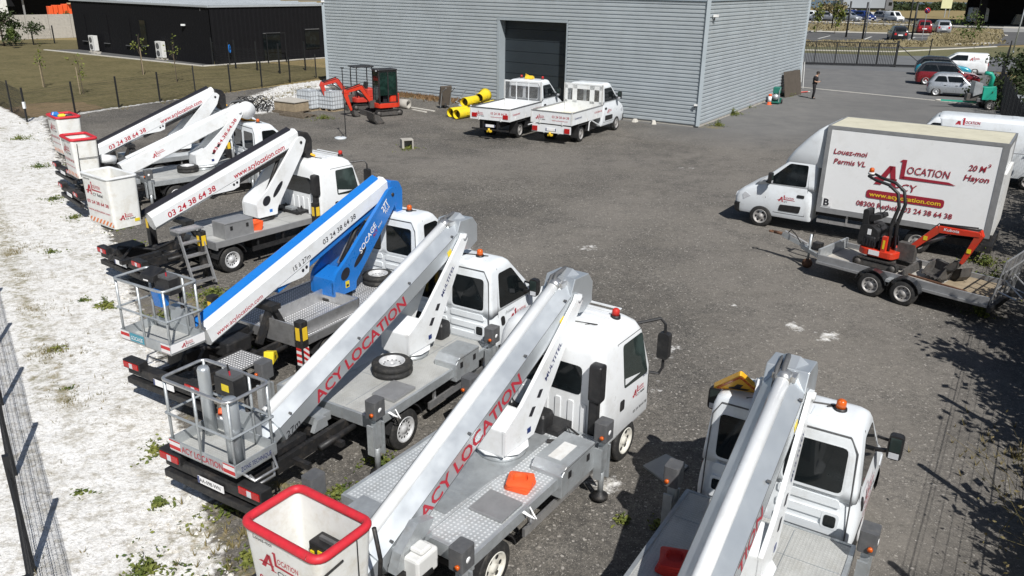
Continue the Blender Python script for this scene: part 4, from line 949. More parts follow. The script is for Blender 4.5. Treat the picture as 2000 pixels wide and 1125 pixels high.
    if logos:
        for f, dx in (('R', (1, 0, 0)), ('L', (-1, 0, 0))):
            g = mb(); x0 = xw + .52 if f == 'R' else xf - 1.35; T = frame(lo.pt(f, x0, .98, .004), dx, (0, 0, 1)) if f == 'R' else frame(lo.pt(f, x0, .98, .004), dx, (0, 0, 1))
            if kind == 'daily':
                logo(g, T, .05, .06, .26, 'red', 'red', True); put_text(g, T, '03 24 38 64 38', 0, -.09, .07, 'red', .62, .1); put_text(g, T, 'www.acylocation.com', 0, -.19, .05, 'red', .62, .1); put_text(g, T, 'St Laurent', -.1, .33, .05, 'aludull' if False else 'dgrey', .3, .1)
            else: logo(g, T, .05, -.06, .20, 'red', 'dgrey')
            g.build('lettering', None, cab)
    return cab, lo, hi
def cabover(t, xw, L, zr, hw, ax, wr, bars=False, phone=True):
    xf = xw + L
    sh = Shell([(.52, xw + .1, xf - .02, hw - .05, .07), (.62, xw, xf, hw, .10), (1.02, xw, xf, hw, .12), (1.40, xw, xf - .02, hw, .14), (zr - .30, xw + .02, xf - .20, hw - .08, .18), (zr - .14, xw + .05, xf - .30, hw - .13, .22), (zr - .04, xw + .13, xf - .44, hw - .22, .25), (zr, xw + .28, xf - .62, hw - .38, .22)])
    b = mb('white'); sh.mesh(b, 5); cab = b.build('cab', None, t)
    cut(cab, [(ax, -hw - .2, -hw + .3, wr + .02, wr + .13), (ax, hw - .3, hw + .2, wr + .02, wr + .13)], M['black'])
    for p in cab.data.polygons: p.use_smooth = True
    md = cab.modifiers.new('e', 'EDGE_SPLIT'); md.split_angle = R(38)
    # the rear part under the cab floor
    for f in 'RL':
        g = mb('glassg'); sh.panel(g, f, rpoly([(xf - .98, 1.35), (xf - .16, 1.30), (xf - .30, zr - .32), (xf - .95, zr - .32)], .06), .005); g.build('window', None, cab)
        g = mb('glassg'); sh.panel(g, f, rrect(xw + .14, xw + .36, 1.45, zr - .4, .06), .003) if L > 2.0 else None
        g = mb('black')
        for a, c in (((xf - 1.12, .60), (xf - 1.10, zr - .26)), ((xf - .10, 1.25), (xf - .10, .9)), ((xf - 1.10, zr - .26), (xf - .30, zr - .26))): g.tube([sh.pt(f, a[0], a[1], .002), sh.pt(f, c[0], c[1], .002)], .006, 4, False)
        g.build('door_seam', None, cab)
        g = mb('black'); sh.panel(g, f, rrect(xf - 1.08, xf - .95, 1.0, 1.17, .03), .014); g.build('door_handle', None, cab)
        s = -1 if f == 'R' else 1; y0 = s * hw
        g = mb('black'); g.tube([(xf - .34, y0 - s * .18, zr - .2), (xf + .02, y0 + s * .08, zr - .17), (xf + .04, y0 + s * .16, zr - .26), (xf + .04, y0 + s * .17, zr - .5), (xf + .04, y0 + s * .17, zr - 1.0), (xf + .02, y0 + s * .12, zr - 1.12), (xf - .06, y0, zr - 1.1)], .024, 6)
        g.prism(rrect(min(y0 + s * .07, y0 + s * .26), max(y0 + s * .07, y0 + s * .26), zr - .84, zr - .40, .05), 'x', xf - .02, xf + .10); g.build('mirror', None, cab)
    g = mb('glass'); sh.panel(g, 'front', [(-hw + .2, 1.32), (hw - .2, 1.32), (hw - .3, zr - .26), (-hw + .3, zr - .26)], .006); g.build('windscreen', None, cab)
    g = mb('white'); sh.panel(g, 'front', rrect(-hw + .05, hw - .05, .50, .72, .05), .05, .08); g.mat(M['black']); sh.panel(g, 'front', rrect(-.5, .5, .9, 1.05, .03), .01); g.build('bumper', None, cab)
    for s in (-1, 1): g = mb('lampw'); u = s * (hw - .25); sh.panel(g, 'front', rrect(u - .15, u + .15, .78, .95, .05), .03, .06); g.build('headlight', None, cab)
    # rear wall: window and upright pressings
    for u0, u1 in ((-.62, -.02), ):
        pass
    g = mb('glass'); sh.panel(g, 'rear', rrect(-.60, .60, 1.42, zr - .48, .08), .006); g.build('window', None, cab)
    g = mb('white')
    for k in range(7): u = -.66 + k * .22; sh.panel(g, 'rear', rrect(u - .045, u + .045, .82, 1.30, .02), .018, .04)
    sh.panel(g, 'rear', rrect(-hw + .12, hw - .12, .66, .76, .02), .02, .04); g.build('pressed_rib', None, cab)
    g = mb('white')
    for k in range(6): x = xw + .42 + k * .17; g.bar((x, -hw + .42, zr + .004), (x, hw - .42, zr + .004), .05, .016)
    g.build('roof_rib', None, cab)
    # air intake tower behind the near corner
    g = mb('black'); g.box(xw - .12, xw + .02, -hw + .04, -hw + .18, .70, 1.55); g.prism(rrect(xw - .16, xw + .04, 1.45, zr - .32, .06), 'y', -hw - .02, -hw + .18); g.build('air_intake', None, cab, .03)
    g = mb('black'); g.box(xw - .45, xw - .05, -.5, .55, .55, .98)
    random.seed(int(xw * 100))
    for _ in range(9): x, y = random.uniform(xw - .5, xw - .1), random.uniform(-.7, .6); g.tube([(x, y, .6), (x + random.uniform(-.2, .2), y + .1, 1.05), (x + .1, y + random.uniform(-.3, .3), .7)], .022, 5)
    g.mat(M['galv']); g.box(xw - .40, xw - .20, -.2, .1, .98, 1.04); g.build('engine_block', None, t)
    return cab, sh

# ------------------------------------------------------------------ aerial lift trucks
def outrigger(t, x, y, top=1.35, col='dgrey', foot=.12, tape=False):
    s = 1 if y > 0 else -1
    if col == 'black':
        b = mb('chassis'); b.prism(rrect(x - .09, x + .09, y - .09, y + .09, .03), 'z', .40, top); b.mat(M['gold'] if 'gold' in M else M['yel']); b.box(x - .06, x + .06, y + s * .091, y + s * .094, top - .35, top - .1); b.box(x - .094, x - .091, y - .05, y + .05, top - .35, top - .1)
        if tape: b.mat(M['rws']); b.box(x - .065, x + .065, y + s * .091, y + s * .095, top - .85, top - .5); b.box(x - .095, x - .091, y - .06, y + .06, top - .85, top - .5)
    else:
        b = mb('dgrey'); b.prism(rrect(x - .12, x + .12, y - .10, y + .10, .03), 'z', top - .28, top); b.mat(M['amber']); b.lathe((x - .13, y + s * .04, top - .2), 'x', [(-.02, .001), (-.02, .03), (.01, .03), (.01, .001)], 8)
        b.mat(M['galv']); b.box(x - .05, x + .05, y - .05, y + .05, .55, top - .26); b.box(x - .13, x - .10, y - .05, y + .07, .45, .95); b.box(x + .08, x + .11, y - .07, y + .05, .4, .95)
        b.mat(M['whiteink']); b.lathe((x - .01, y + s * .101, top - .15), 'y', [(-.003, .001), (-.003, .04), (.003, .04), (.003, .001)], 10)
    b.mat(M['galv'] if col != 'black' else M['chassis']); b.tube([(x, y, .14), (x, y, .6)], .045, 8); b.mat(M['chassis']); b.lathe((x, y, .08), 'z', [(0, foot), (.05, foot), (.09, .05), (.12, .04)], 14)
    o = b.build('outrigger', None, t); return o
def basket_tube(t, cx, cy, lx, ly, zf, zr, letter=None, drums=False, tape='rws', toe='galv'):
    x0, x1, y0, y1 = cx - lx / 2, cx + lx / 2, cy - ly / 2, cy + ly / 2
    e = mb('deckw'); e.box(x0, x1, y0, y1, zf - .03, zf); k = e.build('basket', None, t)
    e = mb(toe)
    for a in (((x0, y0), (x1, y0)), ((x1, y0), (x1, y1)), ((x1, y1), (x0, y1)), ((x0, y1), (x0, y0))): e.bar((a[0][0], a[0][1], zf + .075), (a[1][0], a[1][1], zf + .075), .02, .17)
    e.build('toe_board', None, k)
    r = .022; c = .10
    def loop(z): return [(px, py, z) for px, py in rrect(x0, x1, y0, y1, c, 4)]
    L = loop(zr); e = mb('galv' if not drums else 'alu'); e.tube(L + [L[0]], r * 1.05, 8, False); e.build('top_rail', None, k)
    zm = zf + (zr - zf) * .52
    for a, q in (((x0, y0), (x1, y0)), ((x1, y1), (x1, y0)), ((x1, y1), (x0, y1)), ((x0, y1), (x0, y0))):
        e = mb('galv'); e.tube([(a[0], a[1], zm), (q[0], q[1], zm)], r * .8, 6); e.build('mid_rail', None, k)
    for px, py in [(x0 + .03, y0 + .03), (x1 - .03, y0 + .03), (x1 - .03, y1 - .03), (x0 + .03, y1 - .03), (x0, cy), (x1, cy - .25), (x1, cy + .25)]:
        e = mb('galv'); e.tube([(px, py, zf), (px, py, zr)], r * .95, 7); e.build('upright', None, k)
    if drums:
        for px, py, rr in ((x0 + .14, y0 + .13, .105), (x1 - .14, y1 - .15, .085)):
            e = mb('galvb'); e.lathe((px, py, zf), 'z', [(0, rr), (zr - zf - .06, rr), (zr - zf - .02, rr * .8), (zr - zf - .02, .001)], 20); e.build('guard_column', None, k)
        e = mb('alu'); e.tube([(x0 + .1, y0 - .02, zf), (x0 + .12, y0 - .20, zf - .06), (x1 - .2, y0 - .22, zf - .06), (x1 - .1, y0 - .02, zf + .05)], .02, 7); e.tube([(x0 + .2, y0 - .02, zf - .08), (x0 + .2, y0 - .18, zf - .16), (x1 - .25, y0 - .20, zf - .16), (x1 - .1, y0 - .02, zf - .1)], .02, 7); e.build('step_bar', None, k)
    # control console
    e = mb('black'); e.box(x1 - .24, x1 - .02, cy - .22, cy + .16, zr - .28, zr - .02); e.mat(M['dgrey']); e.box(x1 - .22, x1 - .04, cy - .2, cy + .14, zr - .02, zr + .03)
    if drums: e.mat(M['yel']); e.box(x1 - .245, x1 - .24, cy - .12, cy + .02, zr - .2, zr - .1)
    for q in range(4): e.mat(M['red'] if q == 0 else M['black']); e.tube([(x1 - .18 + .04 * q, cy - .1 + q * .06, zr + .03), (x1 - .18 + .04 * q, cy - .1 + q * .06, zr + .09)], .012, 6)
    e.build('control_box', None, k)
    e = mb('galvb'); e.box(x1, x1 + .16, cy - .20, cy + .20, zf - .05, zf + .45); e.mat(M['chassis']); e.tube([(x1 + .05, cy - .1, zf - .1), (x1 + .05, cy - .1, zf + .75)], .04, 8); e.build('mounting_bracket', None, k)
    # front toe board print: the face that looks backwards
    for s, y in ((-1, y0), (1, y1)):
        e = mb(tape); e.box(x0 - .013, x0 - .010, y if s < 0 else y - .22, y + .22 if s < 0 else y, zf + .0, zf + .15); e.build('warning_tape', None, k)
    return k, (x0, x1, y0, y1)
def bucket(t, cx, cy, lx, ly, zf, zr, rim=True, taper=.06, zlow=None, open_gate=False):
    x0, x1, y0, y1 = cx - lx / 2, cx + lx / 2, cy - ly / 2, cy + ly / 2; q = taper; th = .035
    zl = zlow if zlow else zr
    def ring(z, g, zz=None): k = (zr - z) / (zr - zf); return [(px, py, z) for px, py in rrect(x0 + q * k + g, x1 - q * k - g, y0 + q * k + g, y1 - q * k - g, .09 - g * .5, 4)]
    b = mb('fibre'); b.sm = True
    b.rings([ring(zf, .0), ring(zr, 0)], False); b.rings([ring(zf + .03, th), ring(zr, th)], False); b.sm = False
    b.poly(ring(zf, 0)); b.poly(ring(zf + .03, th)); n = len(ring(zr, 0)); A = ring(zr, 0); B = ring(zr, th); b.add(A + B, [(i, (i + 1) % n, n + (i + 1) % n, n + i) for i in range(n)])
    k = b.build('basket', None, t)
    if rim:
        b = mb('redpad'); P = [(px, py, zr + .01) for px, py in rrect(x0 + .01, x1 - .01, y0 + .01, y1 - .01, .12, 5)]
        if open_gate: P = P[2:-2]
        b.tube(P + ([] if open_gate else [P[0]]), .048, 10, open_gate); b.build('rim_padding', None, k)
    else:
        b = mb('white'); P = [(px, py, zr) for px, py in rrect(x0, x1, y0, y1, .1, 4)]; b.tube(P + [P[0]], .03, 8, False); b.build('rim', None, k)
    b = mb('chassis'); b.box(x0 + .1, x1 - .05, cy - .25, cy + .25, zf - .10, zf - .005); b.box(x1 - q, x1 + .18, cy - .22, cy + .22, zf + .0, zf + .40); b.build('mounting_bracket', None, k)
    return k, (x0, x1, y0, y1)
def beam_profile(w_, h_, c): return [(-w_ / 2, -h_ / 2 + c), (-w_ / 2 + c, -h_ / 2), (w_ / 2 - c, -h_ / 2), (w_ / 2, -h_ / 2 + c), (w_ / 2, h_ / 2 - c), (w_ / 2 - c, h_ / 2), (-w_ / 2 + c, h_ / 2), (-w_ / 2, h_ / 2 - c)]
def holes_panel(b, pts, y, s, m='ink'):
    b.mat(M[m]); b.rings([[(x, y + s * e, z) for x, z in pts] for e in (.001, .006)])
def lift_truck(label, pose, cab, dims, style, group='aerial lift trucks parked in a row'):
    D = dict(xr=-2.95, xa=-.7, xw=2.65, zd=.90, xt=1.35, hx=2.85, hz=2.9, lx=-1.85, lz=1.0, wb=3.75, rim='rim', lenc=2.28, bx=-2.65, by=0.05, blx=.75, bly=1.35, zf=1.0, zr=2.1, deck='deck', frame='galv'); D.update(dims)
    t = thing('aerial_lift_truck', label, 'lift truck', pose[:2], pose[2], group)
    xw, zd, xa = D['xw'], D['zd'], D['xa']; xb = xw - .18
    # chassis
    b = mb('chassis')
    for s in (-1, 1): b.box(D['xr'] + .1, xw + 1.4, s * .40 - .04, s * .40 + .04, .52, .72)
    b.box(xa, xb, -.5, .5, .62, zd - .07); b.lathe((0, -.8, .36), 'y', [(0, .07), (1.6, .07)], 8); b.box(1.0, 1.8, .45, .85, .38, .72); b.box(.75, 1.5, -.8, -.45, .42, .68)
    for x in (D['xr'] + .3, -1.9, -1.2, -.5): b.box(x, x + .08, -.75, .75, .55, .64)
    b.build('chassis', None, t)
    b = mb('chassis'); b.box(D['xr'], D['xr'] + .12, -1.02, 1.02, .42, .54); b.box(D['xr'] + .02, D['xr'] + .2, -.98, .98, .62, .78)
    b.mat(M['black'])
    for s in (-1, 1): b.box(D['xr'] - .03, D['xr'] + .15, s * .80 - .22, s * .80 + .22, .74, .90)
    bp_ = b.build('rear_bumper', None, t, .01)
    for s in (-1, 1):
        b = mb('lampred'); b.box(D['xr'] - .045, D['xr'] - .028, s * .80 - .19, s * .80 + .19, .77, .87); b.mat(M['lampw']); b.box(D['xr'] - .05, D['xr'] - .044, s * .80 - .05, s * .80 + .03, .775, .865); b.build('tail_light', None, bp_)
    b = mb('whiteink'); b.box(D['xr'] - .012, D['xr'] - .004, -.26, .26, .60, .71)
    T = frame((D['xr'] - .013, .22, .63), (0, -1, 0), (0, 0, 1)); b.mat(M['bluev']); b.box(D['xr'] - .014, D['xr'] - .011, .22, .26, .60, .71); D.get('plate') and put_text(b, T, D['plate'], 0, 0, .06, 'ink', .42); b.build('number_plate', None, bp_)
    # wheels
    for s in (-1, 1):
        wheel(t, 0, s * .90, .345, .2, D['rim'], s, 12 if D['rim'] != 'rimw' else 6, True); wheel(t, D['wb'], s * .86, .345, .21, D['rim'], s, 12 if D['rim'] != 'rimw' else 6)
        b = mb('black'); n = 12; rr = .44
        b.rings([[(rr * math.cos(a), y, .345 + rr * math.sin(a)) for a in [R(15 + 150 * j / n) for j in range(n + 1)]] + [((rr - .02) * math.cos(a), y, .345 + (rr - .02) * math.sin(a)) for a in [R(165 - 150 * j / n) for j in range(n + 1)]] for y in (s * .66, s * 1.02)]); b.build('mudguard', None, t)
    # deck
    b = mb(D['deck']); b.box(xa, xb, -1.02, 1.02, zd - .03, zd); dk = b.build('deck', None, t)
    b = mb(D['frame']); zz = zd - .05
    for s in (-1, 1): b.box(xa - .01, xb + .01, s * 1.03 - .025, s * 1.03 + .025, zz - .09, zd + .012)
    b.box(xa - .05, xa, -1.05, 1.05, zz - .14, zd + .008); b.box(xb, xb + .04, -1.05, 1.05, zz - .09, zd + .01); b.build('deck_edge', None, dk)
    b = mb(D['frame'])
    for y in (-.36, .36): b.box(xa + .05, xb - .05, y - .004, y + .004, zd, zd + .006)
    for x in (.35, 1.9): b.box(x - .004, x + .004, -.98, .98, zd, zd + .006)
    b.build('plate_joint', None, dk)
    for s in (-1, 1):
        b = mb('alu' if D['frame'] == 'galv' else 'black'); b.box(.62, xw - .1, s * 1.0 - .02, s * 1.0 + .02, .42, .54)
        for x in (.8, 1.6, 2.3): b.box(x, x + .05, s * .96 - .02, s * .96 + .02, .5, .86)
        b.build('side_guard', None, t)
    if D['frame'] == 'black' or style in ('S', 'SB'):
        pass
    for x, y in ((D.get('ox0', -.88), -1.16), (D.get('ox0', -.88), 1.16), (xw - .34, -1.18), (xw - .34, 1.18)): outrigger(t, x, y, D.get('otop', 1.35), 'black' if style in ('S', 'SB') else 'dgrey', tape=style in ('S',))
    # cab
    if cab == 'daily': c, lo, hi = bonnet_cab(t, xw, D['lenc'], 2.32, 1.0, 'whitev', True, D['wb'], .345)
    else:
        c, sh = cabover(t, xw, D.get('lenk', 1.66), 2.36, .97, D['wb'], .36)
        g = mb(); T = frame(sh.pt('R', xw + .92, .98, .004), (1, 0, 0), (0, 0, 1))
        if D.get('stripe'): g.mat(M['rw']); sh.panel(g, 'R', [(xw + .92, .98), (xw + 1.70, .98), (xw + 1.70, 1.12), (xw + .92, 1.12)], .004, .006); logo(g, T, .08, .2, .16, 'red', 'ink', True, 2.8); put_text(g, T, '03 24 38 64 38', .3, -.10, .05, 'red', .42)
        else: logo(g, T, .12, .06, .17, 'red', 'dgrey', True, 2.8); put_text(g, T, '03 24 38 64 38', .14, -.22, .05, 'dgrey', .48); put_text(g, T, 'PRO TEC', .42, .30, .035, 'navy', .16)
        g.build('lettering', None, c)
    zc = 2.32 if cab == 'daily' else 2.36
    if D.get('beacon', 1): beacon(c, xw + D.get('bcx', .42), D.get('bcy', -.42), zc - .02, lens=D.get('bl', 'amber'))
    b = mb('black'); yy = -.46; b.tube([(xw + .4, -.4, zc + .012), (xw + .5, -.55, zc + .01), (xw + .42, -.25, zc + .012), (xw + .3, .1, zc + .012), (xw + .1, .5, zc - .01)], .012, 5); b.build('roof_cable', None, c)
    # turret
    xt = D['xt']; paint = {'A': 'white', 'A1': 'white', 'S': 'blue', 'SB': 'white'}[style]
    b = mb('galv' if style[0] == 'A' else 'chassis'); b.lathe((xt, 0, zd), 'z', [(0, .36), (.05, .36), (.06, .30), (.12, .30)], 24); b.build('slew_ring', None, t)
    hd = Vector((D['hx'], 0, D['hz'])); lw = Vector((D['lx'], 0, D['lz']))
    z1 = zd + .12
    if style[0] == 'A':
        b = mb('white'); b.prism(rpoly([(xt - .36, z1), (xt + .34, z1), (xt + .46, z1 + .30), (xt + .1, z1 + .55), (xt - .36, z1 + .42)], .03), 'y', -.28, .28)
        b.lathe((xt, 0, z1 - .02), 'z', [(0, .40), (.03, .40), (.03, .3)], 10); tr = b.build('turret', None, t, .012)
        hxx, hzz = hd.x - .25, hd.z - .10
        pl = [(xt - .36, z1 + .05), (xt + .36, z1 + .05), (hxx + .10, hzz - .05), (hxx + .08, hzz + .06), (hxx - .06, hzz + .09), (hxx - .11, hzz + .0), (xt + .04, z1 + .64), (xt - .36, z1 + .42)]
        for s in (-1, 1):
            b = mb('white'); b.prism(pl, 'y', min(s * .255, s * .31), max(s * .255, s * .31)); b.tube([(hxx, s * .25, hzz + .02), (hxx, s * .34, hzz + .02)], .05, 10)
            for (u0, u1) in ((.05, .23), (.34, .50)):
                A = Vector((xt + .2, z1 + .345)); B2 = Vector((hxx, hzz)); d = (B2 - A).normalized(); nrm = Vector((d.y, -d.x))
                P = [A + d * u0 - nrm * .03, A + d * (u0 + .03) + nrm * .05, A + d * u1 + nrm * .035, A + d * (u1 - .04) - nrm * .04]
                holes_panel(b, [(p.x, p.y) for p in P], s * .31, s)
            b.build('riser_arm', None, t)
        b = mb(); A = Vector((xt + .2, 0, z1 + .345)); B2 = Vector((hxx, 0, hzz)); d = (B2 - A).normalized(); up = Vector((-d.z, 0, d.x))
        T = frame((A.x + d.x * .62 - up.x * .035, -.313, A.z + d.z * .62 - up.z * .035), (d.x, 0, d.z), up)
        if style == 'A': put_text(b, T, 'MULTITEL', 0, 0, .075, 'navy', .60, .15, .006)
        b.mat(M['bluev']); b.box(xt + .18, xt + .27, -.316, -.311, z1 + .14, z1 + .22)
        b.build('lettering', None, tr)
        b = mb('dgrey'); b.tube([(hd.x - .62, 0, hd.z + .02), (hd.x - .38, .02, hd.z + .26), (hd.x - .08, .05, hd.z + .27), (hd.x + .26, .05, hd.z + .10)], .032, 7); b.tube([(hd.x - .62, .07, hd.z), (hd.x - .38, .10, hd.z + .22), (hd.x - .05, .12, hd.z + .22), (hd.x + .24, .12, hd.z + .09)], .026, 7); b.build('hose', None, t)
    else:
        hxx, hzz = hd.x - .1, hd.z - .12
        pl = [(xt - .34, z1), (xt + .30, z1), (xt + .32, z1 + .18), (hxx + .05, hzz - .28), (hxx + .18, hzz + .05), (hxx + .06, hzz + .16), (hxx - .12, hzz + .12), (xt + .04, z1 + .70), (xt - .26, z1 + .50), (xt - .34, z1 + .36)]
        b = mb(paint); b.prism([(xt - .34, z1), (xt + .30, z1), (xt + .40, z1 + .25), (xt + .1, z1 + .5), (xt - .34, z1 + .38)], 'y', -.30, .30); tr = b.build('turret', None, t, .015)
        for s in (-1, 1):
            b = mb(paint); b.prism(rpoly(pl, .05), 'y', min(s * .25, s * .33), max(s * .25, s * .33)); b.mat(M['chassis']); b.lathe((hxx, s * .29, hzz), 'y', [(-.06, .04), (.06, .04)], 10)
            A = Vector((xt - .02, z1 + .35)); B2 = Vector((hxx, hzz)); d = B2 - A
            for c0, ra, rb_, tilt in ((A + d * .04 + Vector((-.05, .02)), .15, .11, .3), (A + d * .27 + Vector((.05, -.07)), .26, .065, .0)):
                dd = d.normalized(); nn = Vector((-dd.y, dd.x)); holes_panel(b, [(c0.x + dd.x * math.cos(a) * ra + nn.x * math.sin(a) * rb_, c0.y + dd.y * math.cos(a) * ra + nn.y * math.sin(a) * rb_) for a in [2 * PI * j / 16 for j in range(16)]], s * .33, s)
            b.build('riser_arm', None, t)
        if style == 'S':
            b = mb(); A = Vector((xt + .18, z1 + .44)); B2 = Vector((hxx + .02, hzz)); d = (B2 - A).normalized()
            T = frame((A.x + d.x * .42, -.337, A.y + d.y * .42), (d.x, 0, d.y), (-d.y, 0, d.x)); put_text(b, T, 'SOCAGE', 0, -.01, .12, 'whiteink', .74, .2, .01); put_text(b, T, 'ACY', .48, -.12, .08, 'red', .20, .2); put_text(b, T, 'Rethel', .72, -.11, .05, 'whiteink', .17, .2); put_text(b, T, '27T', 1.05, .0, .13, 'whiteink', .28, .2, .02); put_text(b, T, 'PLUS', 1.08, -.09, .07, 'whiteink', .20, .2)
            b.mat(M['yel']); b.box(xt - .02, xt + .09, -.337, -.331, z1 + .12, z1 + .26); b.mat(M['ink']); b.box(xt, xt + .07, -.339, -.336, z1 + .14, z1 + .19); b.build('lettering', None, tr)
        else:
            b = mb('blue'); b.box(xt + .05, xt + .14, -.336, -.331, z1 + .10, z1 + .18); b.build('sticker', None, tr)
        b = mb('chassis'); b.tube([(xt + .25, 0, z1 + .55), (hxx - .35, 0, hzz - .05)], .05, 8); b.mat(M['alu']); b.tube([(xt + .25, .1, z1 + .5), (hxx - .2, .1, hzz)], .03, 8); b.build('lift_cylinder', None, t)
    # boom
    d = (hd - lw).normalized(); up = Vector((-d.z, 0, d.x)); Lb = (hd - lw).length
    if style == 'A':
        b = mb('galvb'); b.beam(lw, hd + d * .05, beam_profile(.48, .58, .16), up); bm2 = b.build('boom', None, t)
        b = mb('galvb'); b.beam(lw - d * .28, lw + d * .1, beam_profile(.34, .40, .11), up); b.build('inner_section', None, bm2)
        b = mb('white'); p0, p1 = lw + up * .31 + d * .05, hd + up * .30 - d * .42; b.tube([p0, p1], .085, 14); b.mat(M['alu']); b.lathe((0, 0, 0), 'z', [(0, .001), (0, .001)], 3); b.tube([p1, p1 + d * .14], .09, 14)
        b.box(p1.x + .05, p1.x + .22, -.13, .13, p1.z - .0, p1.z + .07); b.build('lift_cylinder', None, bm2)
        b = mb('galvb'); q = hd; b.prism([(q.x - .42, q.z - .10), (q.x - .28, q.z + .21), (q.x + .12, q.z + .19), (q.x + .27, q.z + .02), (q.x + .27, q.z - .30), (q.x + .02, q.z - .40), (q.x - .2, q.z - .36)], 'y', -.245, .245); b.build('boom_head', None, bm2, .012)
        g = mb(); T = frame(lw + d * .62 - up * .11 + Vector((0, -.242, 0)), d, up)
        put_text(g, T, 'ACY LOCATION', .1, 0, .20, 'red', 2.35, 0, .012)
        g.build('lettering', None, bm2)
        b = mb('dgrey')
        for s in (-1, 1):
            for k in (.13, -.13): q0 = lw + up * k + Vector((0, s * .2415, 0)); b.bar(q0, q0 + d * (Lb - .3), .002, .007, up)
        b.tube([lw + up * -.31 + Vector((0, .12, 0)), lw + d * 1.2 + up * -.33 + Vector((0, .13, 0)), lw + d * 2.6 + up * -.31 + Vector((0, .12, 0)), lw + d * 3.9 + up * -.32 + Vector((0, .12, 0))], .02, 5)
        for k in (.25, 1.9, 3.3, Lb - .5):
            q0 = lw + d * k + Vector((0, -.243, 0)); b.tube([q0 + up * .18 - Vector((0, -.03, 0)), q0 + up * .18 + Vector((0, -.012, 0))], .018, 6)
        b.mat(M['yel']); q0 = lw + d * (Lb - .75) + Vector((0, -.242, 0)) - up * .05; b.bar(q0, q0 + d * .12, .004, .10, up); b.build('boom_fitting', None, bm2)
        g = mb(); put_text(g, frame(lw + d * .02 - up * .12 + Vector((0, -.242, 0)), d, up), '27m', 0, 0, .10, 'ink', .30, .2); g.build('lettering', None, bm2)
    elif style == 'A1':
        b = mb('white'); b.beam(lw, hd, beam_profile(.32, .46, .03), up); bm2 = b.build('boom', None, t)
        b = mb('white'); b.tube([lw + up * .28 + d * .3, hd + up * .20 - d * .2], .06, 10); b.tube([Vector((-1.95, -.35, lw.z + .52)), Vector((-1.55, -.30, lw.z + .42))], .14, 14); b.build('lift_cylinder', None, bm2)
        b = mb('white'); q = hd; b.lathe((q.x + .05, -.26, q.z - .05), 'y', [(0, .30), (.52, .30)], 22); b.build('boom_head', None, bm2)
        b = mb('chassis'); b.tube([(q.x - .25, .1, q.z + .15), (q.x + .05, .1, q.z + .34), (q.x + .4, .05, q.z + .2), (q.x + .42, 0, q.z - .15)], .035, 6); b.tube([(q.x - .15, -.1, q.z + .22), (q.x + .15, -.1, q.z + .30), (q.x + .45, -.05, q.z + .05)], .03, 6); b.build('hose', None, bm2)
        g = mb(); T = frame(lw + d * .95 - up * .10 + Vector((0, -.162, 0)), d, up); logo(g, T, .1, .02, .18, 'red', 'red', False); g.build('lettering', None, bm2)
        g = mb(); A = Vector((xt + .2, 0, z1 + .345)); e = (Vector((hxx, 0, hzz)) - A).normalized(); T = frame((A.x + e.x * .12, -.314, A.z + e.z * .12), e, (-e.z, 0, e.x)); put_text(g, T, '03 24.38.64.38', 0, -.04, .11, 'red', 1.40, 0, .01); g.build('lettering', None, bm2)
    else:
        w_ = .30; top = 'blue' if style == 'S' else 'ink'
        b = mb('white'); b.beam(lw, hd, beam_profile(w_, .46, .09), up); bm2 = b.build('boom', None, t)
        b = mb(top); pr = [(w_ / 2 + .03, -.10), (w_ / 2 + .03, .07), (w_ / 2 - .02, .10), (.0, .05), (-.01, .018)]; b.beam(lw + up * .212 - d * .12, hd + up * .212 - d * .1, pr, up); b.build('cable_duct', None, bm2)
        b = mb('blue' if style == 'S' else 'chassis'); b.beam(lw + d * 1.7 - up * .25, hd - d * .5 - up * .25, beam_profile(.2, .12, .02), up); b.build('lower_cylinder', None, bm2)
        b = mb('white'); p = lw + d * 1.75; q = p + d * .9; b.prism([(p.x, p.z - .17), (q.x, q.z - .17), (q.x - .04, q.z - .38), (q.x - .22, q.z - .44)], 'y', -.14, .14); b.mat(M['ink']); b.lathe((q.x - .20, -.145, q.z - .30), 'y', [(-.004, .001), (-.004, .035), (.0, .035), (.0, .001)], 8); b.lathe((q.x - .10, -.145, q.z - .26), 'y', [(-.004, .001), (-.004, .035), (.0, .035), (.0, .001)], 8); b.build('boom_bracket', None, bm2)
        b = mb(top if style == 'S' else 'chassis'); q = hd; b.prism(rpoly([(q.x - .05, q.z + .16), (q.x + .24, q.z + .10), (q.x + .36, q.z - .10), (q.x + .34, q.z - .62), (q.x + .18, q.z - .66), (q.x - .0, q.z - .2)], .06), 'y', -.24, .24); b.mat(M['white' if style == 'SB' else 'blue']); b.build('boom_head', None, bm2, .01)
        g = mb(); T = frame(lw + d * .10 - up * .10 + Vector((0, -w_ / 2 - .002, 0)), d, up)
        if style == 'S': put_text(g, T, 'www.acylocation.com', .05, 0, .095, 'red', 1.15, .1); put_text(g, T, '15 à 27m', 2.05, 0, .10, 'ink', .50, .1); put_text(g, T, '03 24 38 64 38', 2.95, .03, .11, 'ink', 1.05, .1)
        else: put_text(g, T, '03 24 38 64 38', .30, 0, .15, 'red', 1.45, .1, .01); put_text(g, T, 'www.acylocation.com', 2.35, .0, .15, 'red', 1.75, .1, .01)
        g.build('lettering', None, bm2)
    # boom rest
    b = mb('chassis' if style[0] == 'S' else 'galv')
